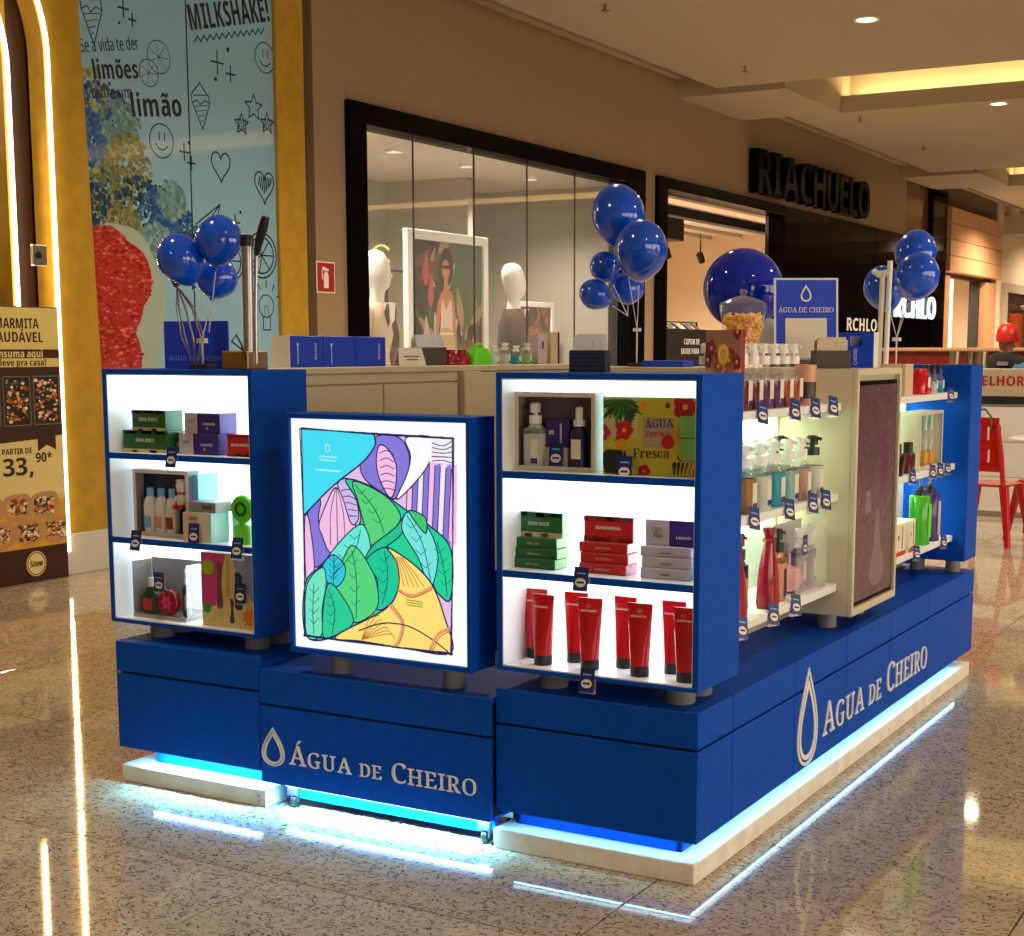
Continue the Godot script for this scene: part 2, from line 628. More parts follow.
# ---------------------------------------------------------------- floor, ceiling, walls
func build_floor():
	var f := setting("floor")
	var step := 0.94
	bx("screed", "joint_dark", f, Vector3(-5.9, -0.2, -48), Vector3(8, -0.012, 10), 0)
	var mesh := box_mesh(Vector3(step - 0.005, 0.02, step - 0.005), 0.0015)
	var rest := SurfaceTool.new()
	rest.begin(Mesh.PRIMITIVE_TRIANGLES)
	var shades := ["granite", "granite_light", "granite", "granite_dark"]
	for i in range(-6, 9):
		for k in range(-50, 12):
			var at := Vector3(-0.117 + step * (i - 0.5), -0.01, -0.43 + step * (k - 0.5))
			if at.x > 8: continue
			var seen := at.z < 2.0 and at.z > -12.5 and at.x < 1.4 and not (at.x > 0.2 and at.z > 1)
			if seen: part("tile", mesh, shades[(i * 7 + k * 3 + i * k) % 4], f, at)
			else: rest.append_from(mesh, 0, Transform3D(Basis(), at))
	var o := part("tiling", rest.commit(), "granite", f)
	o.set_meta("kind", "stuff")

func build_ceiling():
	var c := setting("ceiling")
	var Y := 4.4
	bx("slab", "plaster", c, Vector3(-6.2, 5.05, -48), Vector3(8, 5.25, 10), 0)
	bx("panel", "plaster", c, Vector3(-5.25, Y, -12.4), Vector3(8, Y + 0.13, 10), 0.004)
	bx("panel", "plaster", c, Vector3(-5.25, Y, -21.5), Vector3(8, Y + 0.13, -14.75), 0.004)
	bx("panel", "plaster", c, Vector3(-5.25, Y, -48), Vector3(8, Y + 0.13, -24.2), 0.004)
	for z in [[-12.78, 10.0], [-22.2, -14.72], [-48.0, -23.7]]:
		bx("edge_strip", "plaster", c, Vector3(-5.9, Y + 0.24, z[0]), Vector3(-5.2, Y + 0.34, z[1]), 0)
		bx("edge_bead", "plaster", c, Vector3(-5.9, Y + 0.2, z[0]), Vector3(-5.78, Y + 0.24, z[1]), 0.003)
		bx("slot_shade_strip", "plaster_dark", c, Vector3(-5.74, Y + 0.235, z[0]), Vector3(-5.70, Y + 0.239, z[1]), 0)  # flush dark strip: the shade of a slot put into its colour
	for b in [[-14.745, -12.78], [-24.195, -22.0], [-33.5, -31.5]]:
		bx("bulkhead", "plaster", c, Vector3(-5.9, Y, b[0]), Vector3(-4.57, Y + 0.65, b[1]), 0.004)
	for z in [-14.75, -24.2]: bx("cove_end", "plaster", c, Vector3(-4.7, Y + 0.131, z - 0.42), Vector3(-4.57, Y + 0.65, z + 0.002), 0)
	var lx := [-14.75, -24.2]
	for k in 2:
		var z: float = lx[k]
		bx("cove_wall", "plaster", c, Vector3(-4.57, Y + 0.13, z - 0.42), Vector3(8, Y + 0.65, z - 0.36), 0)
		bx("cove_lip", "plaster", c, Vector3(-4.57, Y + 0.13, z - 0.03), Vector3(8, Y + 0.2, z), 0.003)
		var t := thing("cove_lamp", "warm yellow strip lamp hidden in the %s ceiling cove" % ["nearer", "farther"][k], "strip lamp", Vector3(1.7, Y + 0.135, z - 0.19))
		bx("lamp", "lamp_cove", t, Vector3(-6.2, 0, -0.06), Vector3(6.2, 0.02, 0.06), 0.002)
		area(t, Vector3(0, 0.03, 0), Vector3(PI / 2, 0, 0), Vector2(12.4, 0.12), Color(1.0, 0.88, 0.60), COVE_ENERGY)
	# sprinklers
	for z in [-8.13, -11.32, -15.21, -18.2, -21.3]:
		var s := thing("sprinkler", "small dark ceiling sprinkler, %s in the row along the wall" % {-8.13: "nearest", -11.32: "second", -15.21: "third", -18.2: "fourth", -21.3: "fifth"}[z], "sprinkler", Vector3(-4.47, Y, z), 0, "ceiling sprinklers")
		part("stem", lathe([[0.0, -0.05], [0.012, -0.05], [0.012, 0.0]], 10), "brass_steel", s)
		part("deflector", lathe([[0.0, -0.064], [0.036, -0.06], [0.036, -0.054], [0.0, -0.05]], 14), "plaster_dark", s)

# the row of shops, seen from the corridor: x along the row, y up, z out of the wall
func build_walls():
	var w := setting("wall_left", Vector3(-5.9, 0, 0), PI / 2)
	bx("pier", "wall_paper", w, Vector3(5.93, 0, -0.25), Vector3(6.35, 4.64, 0), 0.003)
	bx("fascia", "wall_paper", w, Vector3(6.35, 3.44, -0.25), Vector3(11.85, 4.64, 0), 0.003)
	bx("pier", "wall_paper", w, Vector3(11.85, 0, -0.25), Vector3(12.22, 4.64, 0), 0.003)
	bx("fascia", "wall_paper", w, Vector3(12.22, 3.44, -0.25), Vector3(22.4, 4.64, 0), 0.003)
	bx("dark_return", "brown_board", w, Vector3(5.82, 0, -0.3), Vector3(5.93, 4.64, -0.12), 0.002)
	bx("rear_run", "shop_cream", w, Vector3(29.4, 0, -0.4), Vector3(48, 4.64, 0), 0)
	bx("near_run", "yellow_panel", w, Vector3(-10, 0, -0.4), Vector3(-0.2, 4.64, 0), 0)
	for a in [["wall_right", Vector3(8, 0, -48), Vector3(8.2, 5.2, 10), "wall_paper"], ["wall_back", Vector3(-6.2, 0, 10), Vector3(8.2, 5.2, 10.2), "shop_cream"], ["wall_far", Vector3(-6.2, 0, -48.2), Vector3(8.2, 5.2, -48), "shop_cream"]]:
		var o := bx(a[0], a[3], self, a[1], a[2], 0)
		o.set_meta("kind", "structure")
	# fire-extinguisher sign on the pier
	var s := thing("fire_sign", "red fire extinguisher sign with white pictogram on brown pier", "sign", Vector3(-5.9, 2.045, -6.04), PI / 2)
	bx("plate", "white_plastic", s, Vector3(-0.12, -0.125, 0), Vector3(0.12, 0.125, 0.006), 0.002)
	bx("red_field", "red_ink", s, Vector3(-0.108, -0.113, 0.006), Vector3(0.108, 0.113, 0.008), 0)
	var st := SurfaceTool.new()
	st.begin(Mesh.PRIMITIVE_TRIANGLES)
	plate(PackedVector2Array([Vector2(-0.03, -0.085), Vector2(0.03, -0.085), Vector2(0.03, 0.02), Vector2(0.012, 0.045), Vector2(-0.012, 0.045), Vector2(-0.03, 0.02)]), 0.002, st)
	plate(PackedVector2Array([Vector2(-0.05, 0.052), Vector2(0.03, 0.05), Vector2(0.035, 0.066), Vector2(-0.045, 0.085)]), 0.002, st)
	plate(PackedVector2Array([Vector2(-0.058, 0.05), Vector2(-0.048, 0.05), Vector2(-0.04, -0.02), Vector2(-0.052, -0.02)]), 0.002, st)
	part("pictogram", st.commit(), "white_ink", s, Vector3(0, 0, 0.0085))

# ---------------------------------------------------------------- yellow ice-cream shop
func arch_curve(x: float, r: float, top: float, n := 14) -> Array:
	# right half of an arch in shop coordinates: from the floor up and over towards the left
	var pts := [Vector2(x, 0.1), Vector2(x, top * 0.5), Vector2(x, top)]
	for k in range(1, n):
		var a := k * 0.95 / n
		pts.append(Vector2(x - r + r * cos(a), top + r * sin(a)))
	return pts

func build_ice_cream_shop():
	var W := Vector3(-5.9, 0, 0)
	var f := setting("wall_portal", W, PI / 2)
	var outer := arch_curve(3.228, 0.9, 3.28)
	var pts := PackedVector2Array()
	for p in outer: pts.append(p)
	pts.append(Vector2(0.6, 4.64)); pts.append(Vector2(3.5, 4.64)); pts.append(Vector2(3.65, 0.1))
	part("outer_panel", plate(pts, 0.14), "yellow_panel", f, Vector3(0, 0, -0.14))
	var inner := arch_curve(3.04, 0.9, 3.2)
	pts = PackedVector2Array()
	for p in inner: pts.append(p)
	pts.append(Vector2(0.6, 4.64)); pts.append(Vector2(3.10, 4.64)); pts.append(Vector2(3.10, 0.1))
	part("inner_panel", plate(pts, 0.3), "yellow_panel", f, Vector3(0, 0, -0.46))
	bx("dark_gap", "brown_board", f, Vector3(3.08, 0.1, -0.30), Vector3(3.22, 4.64, -0.15), 0)
	bx("pillar", "yellow_panel", f, Vector3(5.49, 0, -0.12), Vector3(5.82, 4.64, 0), 0.004)
	bx("skirting", "white_skirt", f, Vector3(3.22, 0, -0.1), Vector3(5.82, 0.27, 0.012), 0.004)
	bx("latch", "steel", f, Vector3(3.05, 1.99, 0.0), Vector3(3.16, 2.12, 0.03), 0.004)
	part("latch_knob", lathe([[0.0, 0], [0.022, 0], [0.022, 0.012], [0.0, 0.014]], 14), "black_plastic", f, Vector3(3.085, 2.055, 0.03), Vector3(PI / 2, 0, 0))
	# led outlines
	var n := 0
	for a in [[outer, 0.022, "outer", 0.0135], [inner, -0.13, "inner", 0.015]]:
		var line := []
		for p in a[0]: line.append(Vector3(p.x + 0.012, maxf(p.y, 0.16), 0))
		var t := thing("led_arch_lamp", "warm white led line outlining the %s yellow shop arch" % a[2], "led lamp", W + Vector3(a[1], 0, 0), PI / 2, "led outlines of the yellow arch")
		part("lamp_tube", tube(line, a[3], 8), "lamp_led_warm", t)
		for y in [0.9, 2.2]: area(t, Vector3(line[0].x - 0.02, y, 0.03), Vector3(0, PI, 0), Vector2(0.03, 1.2), Color(1.0, 0.80, 0.5), 0.7)
	# room behind the arch
	var r := setting("wall_arch_room", W, PI / 2)
	bx("rear_wall", "shop_brown", r, Vector3(-0.2, 0, -2.5), Vector3(5.8, 4.0, -2.4), 0)
	bx("side_wall", "shop_brown", r, Vector3(3.4, 0, -2.4), Vector3(3.48, 4.0, -0.46), 0)
	bx("side_wall", "shop_brown", r, Vector3(-0.2, 0, -2.4), Vector3(-0.1, 4.0, -0.4), 0)
	bx("ceiling_board", "shop_brown", r, Vector3(-0.2, 4.0, -2.5), Vector3(5.8, 4.1, -0.14), 0)
	bx("floor_board", "store_floor", r, Vector3(-0.2, -0.05, -2.5), Vector3(5.8, 0.0, -0.0), 0)
	var l := OmniLight3D.new()
	l.name = "room_lamp"; l.light_color = WARM; l.light_energy = 2.0; l.light_size = 0.2; l.shadow_enabled = true; l.omni_range = 20
	l.position = Vector3(1.4, 3.6, -1.3)
	r.add_child(l)
	var sh := thing("product_shelf", "small white topped shelf of packets inside the yellow arch", "shelf", W + Vector3(-0.85, 0, -2.68), PI / 2)
	bx("side", "black_matte", sh, Vector3(-0.4, 0, -0.2), Vector3(-0.37, 2.25, 0.2)); bx("side", "black_matte", sh, Vector3(0.37, 0, -0.2), Vector3(0.4, 2.25, 0.2))
	bx("top", "white_laminate", sh, Vector3(-0.42, 2.25, -0.22), Vector3(0.42, 2.4, 0.22))
	for y in [0.3, 0.75, 1.2, 1.6, 1.95]: bx("shelf_board", "black_matte", sh, Vector3(-0.37, y - 0.02, -0.2), Vector3(0.37, y, 0.2))
	var cols := ["amber", "leaf_cream", "soap_red", "soap_green", "gold_liquid"]
	for row in 3:
		for k in 5:
			var y: float = [1.2, 1.6, 1.95][row]
			tag(bx(numbered("snack_packet"), cols[(row * 2 + k) % 5], self, W + Vector3(-0.72, y, -2.38 - k * 0.14), W + Vector3(-0.64, y + 0.16, -2.48 - k * 0.14), 0.008), "small %s packet, number %d from the left on the %s shelf of the arch" % [["amber", "cream", "red", "green", "yellow"][(row * 2 + k) % 5], k + 1, ["lowest stocked", "middle", "upper"][row]], "packet", "packets on the shelf in the arch")
	build_print_window(W)
	build_menu_banner(W)

func build_print_window(W: Vector3):
	var wn := setting("window_2", W, PI / 2)
	# film print 3.5..5.49 wide, 0.27..4.64 high; the painted part covers 1.0..4.64
	var S := 400.0
	var im := paper(796, 1456, rgb8(142, 192, 222))
	var n := FastNoiseLite.new(); n.seed = 4; n.frequency = 0.02
	var to := func(x: float, y: float) -> Vector2: return Vector2((x - 3.5) * S, (4.64 - y) * S)
	var r := RandomNumberGenerator.new(); r.seed = 21
	# bouquet: clusters of small petals
	for cl in [[3.62, 3.12, 0.2, 0], [3.75, 2.98, 0.26, 1], [3.58, 2.85, 0.18, 1], [3.9, 2.95, 0.18, 3], [3.66, 2.62, 0.2, 1], [3.95, 2.7, 0.22, 2], [3.8, 2.5, 0.22, 2], [3.62, 2.36, 0.2, 4], [4.05, 2.42, 0.24, 4], [4.25, 2.4, 0.2, 1], [4.42, 2.3, 0.18, 1], [4.2, 2.18, 0.16, 3], [4.5, 2.15, 0.16, 4], [3.9, 2.3, 0.16, 2], [4.36, 2.5, 0.14, 3]]:
		var tone: Array = [[[190, 190, 140], [150, 170, 130]], [[40, 90, 170], [90, 140, 200]], [[176, 176, 110], [120, 130, 80]], [[150, 190, 190], [110, 160, 160]], [[40, 66, 90], [60, 100, 130]]][cl[3]]
		for i in 260:
			var a := r.randf() * TAU
			var d: float = sqrt(r.randf()) * cl[2]
			var t0 := rgb8(tone[0][0], tone[0][1], tone[0][2]).lerp(rgb8(tone[1][0], tone[1][1], tone[1][2]), r.randf())
			t0 = t0.lerp(Color(0.1, 0.16, 0.2), r.randf() * 0.35)
			disc(im, to.call(cl[0] + cos(a) * d, cl[1] + sin(a) * d * 0.95), 3.0 + r.randf() * 6.0, t0)
	# ice cream scoops
	var sc: Array = []
	for p in [[3.5, 2.15], [3.6, 2.24], [3.72, 2.3], [3.86, 2.3], [4.0, 2.28], [4.1, 2.2], [4.22, 2.0], [4.28, 1.8], [4.2, 1.5], [4.1, 1.02], [3.5, 1.02]]: sc.append(to.call(p[0], p[1]))
	fill(im, smooth(sc, true, 5), rgb8(170, 188, 180))
	for b in [[3.72, 2.02, 0.27], [3.9, 1.95, 0.24], [3.74, 1.82, 0.32], [3.62, 1.5, 0.32], [3.74, 1.42, 0.28], [3.7, 1.15, 0.28]]:
		disc(im, to.call(b[0], b[1]), b[2] * S, rgb8(176, 56, 52))
		for i in 420:
			var a := r.randf() * TAU
			var d: float = sqrt(r.randf()) * b[2]
			disc(im, to.call(b[0] + cos(a) * d, b[1] + sin(a) * d), 2.5 + r.randf() * 7.0, rgb8(140, 36, 36).lerp(rgb8(232, 124, 108), pow(r.randf(), 1.5)), 0.45)
	var ink := rgb8(40, 44, 60)
	var pen := func(list: Array, w: float, closed := false):
		var q := []
		for p in list: q.append(to.call(p[0], p[1]))
		stroke(im, q, w, ink, closed)
	# doodles
	for p in [[3.96, 3.72, 0.05], [4.04, 3.66, 0.035], [4.87, 3.52, 0.07], [5.01, 3.46, 0.05], [4.5, 2.85, 0.05], [4.57, 2.78, 0.04], [5.02, 2.4, 0.05]]:
		pen.call([[p[0] - p[2], p[1]], [p[0] + p[2], p[1]]], 5.0); pen.call([[p[0], p[1] - p[2] * 1.2], [p[0], p[1] + p[2] * 1.2]], 5.0)
	for p in [[4.99, 3.63, 7], [4.85, 3.4, 6], [3.92, 3.62, 4], [4.55, 2.92, 5], [5.08, 2.48, 5]]: disc(im, to.call(p[0], p[1]), p[2], ink)
	for s in [[4.28, 2.90, 0.115], [5.40, 3.64, 0.11]]:
		stroke(im, circle_pts(to.call(s[0], s[1]), s[2] * S), 3.5, ink, true)
		pen.call([[s[0] - 0.02, s[1] + 0.06], [s[0] - 0.02, s[1] + 0.005]], 4.0); pen.call([[s[0] + 0.03, s[1] + 0.06], [s[0] + 0.03, s[1] + 0.005]], 4.0)
		pen.call([[s[0] - 0.06, s[1] - 0.02], [s[0] - 0.03, s[1] - 0.055], [s[0] + 0.02, s[1] - 0.06], [s[0] + 0.06, s[1] - 0.03]], 4.0)
	for c in [[4.68, 3.33, 0.3], [3.67, 3.8, 0.36]]:   # cones
		var x: float = c[0]; var y: float = c[1]; var h: float = c[2]
		pen.call([[x - 0.08, y - h * 0.42], [x + 0.02, y - h], [x + 0.1, y - h * 0.36]], 3.5)
		pen.call([[x - 0.08, y - h * 0.42], [x - 0.09, y - h * 0.25], [x - 0.06, y - 0.04], [x, y + 0.02], [x + 0.05, y - 0.03], [x + 0.09, y - h * 0.2], [x + 0.1, y - h * 0.36]], 3.5)
		pen.call([[x - 0.07, y - h * 0.25], [x + 0.08, y - h * 0.18]], 3.0); pen.call([[x - 0.08, y - h * 0.42], [x - 0.03, y - h * 0.34], [x, y - h * 0.44], [x + 0.05, y - h * 0.32], [x + 0.1, y - h * 0.36]], 3.0)
		for k in 4: pen.call([[x - 0.06 + k * 0.02, y - h * (0.5 + k * 0.11)], [x + 0.08 - k * 0.018, y - h * (0.42 + k * 0.12)]], 2.0)
	for s in [[5.26, 3.26, 0.1, 0], [5.12, 3.12, 0.08, 1], [5.41, 3.16, 0.08, 1]]:   # stars
		var q := []
		for k in 10:
			var rr: float = s[2] * (1.0 if k % 2 == 0 else 0.45)
			q.append(to.call(s[0] + sin(TAU * k / 10) * rr, s[1] + cos(TAU * k / 10) * rr))
		stroke(im, q, 4.0, ink, true)
		if s[3]:
			for k in 5: pen.call([[s[0] - 0.05 + k * 0.02, s[1] - 0.04], [s[0] - 0.03 + k * 0.02, s[1] + 0.04]], 3.0)
	for h in [[4.88, 2.80, 0.1, 0], [5.36, 2.70, 0.11, 1]]:   # hearts
		var q := []
		for k in 30:
			var t := TAU * k / 30
			q.append(to.call(h[0] + h[2] * pow(sin(t), 3), h[1] + h[2] * 0.075 * (13 * cos(t) - 5 * cos(2 * t) - 2 * cos(3 * t) - cos(4 * t))))
		stroke(im, q, 4.5, ink, true)
		if h[3]:
			for k in 7: pen.call([[h[0] - 0.07 + k * 0.022, h[1] - 0.06 + absf(k - 3) * 0.02], [h[0] - 0.05 + k * 0.022, h[1] + 0.06]], 5.0)
	pen.call([[4.6, 2.36], [4.86, 2.52], [4.78, 2.3], [4.7, 2.36], [4.86, 2.52], [4.64, 2.3], [4.6, 2.36]], 4.0)   # paper plane
	for l in [[5.31, 2.18, 0.17], [4.95, 2.12, 0.15]]:   # lemon slices
		for k in [1.0, 0.8]: stroke(im, circle_pts(to.call(l[0], l[1]), l[2] * S * k), 5.0, ink, true)
		for k in 7: stroke(im, [to.call(l[0], l[1]), to.call(l[0] + cos(TAU * k / 7) * l[2] * 0.78, l[1] + sin(TAU * k / 7) * l[2] * 0.78)], 4.0, ink)
	for l in [[4.28, 3.46, 0.11], [4.18, 3.34, 0.09]]:
		stroke(im, circle_pts(to.call(l[0], l[1]), l[2] * S), 2.5, ink, true)
		for k in 7: stroke(im, [to.call(l[0], l[1]), to.call(l[0] + cos(TAU * k / 7) * l[2] * 0.85, l[1] + sin(TAU * k / 7) * l[2] * 0.85)], 1.6, ink)
	stroke(im, circle_pts(to.call(5.35, 1.80), 0.085 * S), 3.5, ink, true)   # bulb
	pen.call([[5.31, 1.72], [5.31, 1.62], [5.39, 1.62], [5.39, 1.72]], 3.5); pen.call([[5.33, 1.72], [5.33, 1.8], [5.37, 1.8], [5.37, 1.72]], 2.5)
	for k in 7: pen.call([[5.35 + cos(k * 0.52) * 0.14, 1.8 + sin(k * 0.52) * 0.14], [5.35 + cos(k * 0.52) * 0.19, 1.8 + sin(k * 0.52) * 0.19]], 4.0)
	var zig := []
	for k in 24: zig.append([4.64 + k * 0.033, 3.64 + k * 0.0085 + (0.02 if k % 2 else -0.02)])
	pen.call(zig, 4.0)
	printed("window_print", im, 0.04)
	mat("window_film", rgb8(142, 192, 222), 0.04)
	for p in [[3.5, 4.555], [4.565, 5.49]]:
		bx("pane", "window_film", wn, Vector3(p[0], 0.27, -0.05), Vector3(p[1], 4.64, -0.035), 0.001)
	quad("film_print", "window_print", wn, Vector3(4.495, 2.82, -0.034), Vector2(1.99, 3.64))
	bx("seam", "black_matte", wn, Vector3(4.555, 0.27, -0.05), Vector3(4.565, 4.64, -0.031), 0)
	var slant := Vector3(0, 0, 0.07)
	letters("lettering", "MILKSHAKE!", bold, 0.17, "black_ink", wn, Vector3(5.02, 3.885, -0.033), Vector3(0, 0, 0.25), 0.002, 0, 0.66)
	letters("lettering", "Se a vida te der", sans, 0.085, "black_ink", wn, Vector3(3.825, 3.465, -0.033), Vector3(0, 0, 0.2), 0.002, 0, 0.66)
	letters("lettering", "limões", bold, 0.12, "black_ink", wn, Vector3(3.87, 3.31, -0.033), Vector3(0, 0, 0.16), 0.002, 0, 0.8)
	letters("lettering", "retire um", sans, 0.08, "black_ink", wn, Vector3(3.83, 3.16, -0.033), Vector3(0, 0, 0.14), 0.002, 0, 0.8)
	letters("lettering", "limão", bold, 0.15, "black_ink", wn, Vector3(4.24, 3.13, -0.033), Vector3(0, 0, 0.13), 0.002, 0, 0.9)

func build_menu_banner(W: Vector3):
	var im := paper(280, 692, rgb8(226, 208, 130))
	var S := 400.0
	var r := RandomNumberGenerator.new(); r.seed = 9
	var food := func(at: Vector2, half: Vector2, cols: Array):
		for i in 90:
			var p := at + Vector2(r.randf_range(-half.x, half.x), r.randf_range(-half.y, half.y))
			disc(im, p, 2.0 + r.randf() * 5.0, cols[r.randi() % cols.size()], 0.7)
	im.fill_rect(Rect2i(0, 104, 280, 22), rgb8(60, 26, 16))
	im.fill_rect(Rect2i(0, 148, 280, 188), rgb8(60, 34, 22))
	for k in 3:
		var c := Vector2(40 + k * 96, 232)
		im.fill_rect(Rect2i(int(c.x) - 44, 168, 88, 130), rgb8(30, 24, 24))
		stroke(im, [c + Vector2(-42, -60), c + Vector2(42, -60), c + Vector2(42, 62), c + Vector2(-42, 62)], 3, rgb8(120, 112, 104), true)
		food.call(c, Vector2(34, 52), [rgb8(226, 200, 150), rgb8(190, 70, 40), rgb8(210, 150, 80), rgb8(90, 100, 50), rgb8(240, 230, 210)] if k else [rgb8(220, 190, 130), rgb8(210, 140, 50)])
	fill(im, [Vector2(0, 340), Vector2(200, 330), Vector2(280, 322), Vector2(280, 470), Vector2(0, 486)], rgb8(232, 218, 150))
	fill(im, [Vector2(196, 300), Vector2(256, 296), Vector2(256, 360), Vector2(226, 346), Vector2(196, 362)], rgb8(54, 30, 22))
	im.fill_rect(Rect2i(0, 486, 280, 120), rgb8(222, 170, 30))
	for k in 3:
		for row in 2:
			var c := Vector2(30 + k * 90 + row * 34, 500 + row * 66)
			var bowl := [c + Vector2(-40, -26), c + Vector2(36, -32), c + Vector2(46, 16), c + Vector2(8, 36), c + Vector2(-38, 24)]
			fill(im, smooth(bowl, true, 4), rgb8(196, 150, 100))
			food.call(c, Vector2(30, 20), [rgb8(240, 232, 220), rgb8(150, 30, 30), rgb8(50, 40, 30), rgb8(90, 120, 40), rgb8(230, 170, 60)])
	im.fill_rect(Rect2i(0, 606, 280, 86), rgb8(58, 26, 16))
	stroke(im, circle_pts(Vector2(174, 648), 31), 3, rgb8(236, 220, 150), true)
	disc(im, Vector2(174, 648), 27, rgb8(236, 220, 150))
	printed("menu_print", im, 0.4)
	var b := thing("menu_banner", "tall yellow and brown food banner with tray photos and price", "banner", W + Vector3(0.03, 0, -2.865), PI / 2)
	bx("board", "brown_board", b, Vector3(-0.35, 0.0, -0.012), Vector3(0.35, 1.735, 0.012), 0.003)
	quad("print", "menu_print", b, Vector3(0, 0.8675, 0.0135), Vector2(0.69, 1.72))
	var at := func(px: float, py: float) -> Vector3: return Vector3(-0.345 + px / 280 * 0.69, 1.7275 - py / 692 * 1.72, 0.0145)
	fit(letters("lettering", "MARMITA", bold, 0.062, "brown_ink", b, at.call(146, 40), Vector3.ZERO, 0.001), 0.34)
	fit(letters("lettering", "SAUDÁVEL", bold, 0.062, "brown_ink", b, at.call(146, 74), Vector3.ZERO, 0.001), 0.40)
	letters("lettering", "Consuma aqui", bold, 0.045, "cream_ink", b, at.call(140, 115), Vector3.ZERO, 0.001)
	letters("lettering", "ou leve pra casa!", bold, 0.04, "brown_ink", b, at.call(145, 137), Vector3.ZERO, 0.001)
	letters("lettering", "A PARTIR DE", bold, 0.035, "brown_ink", b, at.call(120, 358), Vector3.ZERO, 0.001)
	letters("lettering", "R$", bold, 0.06, "brown_ink", b, at.call(52, 385), Vector3.ZERO, 0.001)
	letters("lettering", "33,", bold, 0.11, "brown_ink", b, at.call(132, 398), Vector3.ZERO, 0.001, 0, 1.2)
	letters("lettering", "90*", bold, 0.06, "brown_ink", b, at.call(214, 378), Vector3.ZERO, 0.001)
	fit(letters("lettering", "Snow", bold, 0.04, "brown_ink", b, at.call(174, 648), Vector3.ZERO, 0.001), 0.10)

# ---------------------------------------------------------------- shop window with mannequins
func room(called: String, at: Vector3, x0: float, x1: float, top: float, depth: float, low: float, wall: String, roof: String) -> Node3D:
	var r := setting(called, at, PI / 2)
	bx("rear_wall", wall, r, Vector3(x0, 0, -depth - 0.1), Vector3(x1, top, -depth), 0)
	bx("side_wall", wall, r, Vector3(x0 - 0.1, 0, -depth), Vector3(x0, top, -0.25), 0)
	bx("side_wall", wall, r, Vector3(x1, 0, -depth), Vector3(x1 + 0.1, top, -0.25), 0)
	bx("ceiling_board", roof, r, Vector3(x0 - 0.1, top, -depth - 0.1), Vector3(x1 + 0.1, top + 0.1, -0.25), 0)
	bx("floor_board", "store_floor", r, Vector3(x0 - 0.1, low - 0.1, -depth - 0.1), Vector3(x1 + 0.1, low, -0.02), 0)
	return r

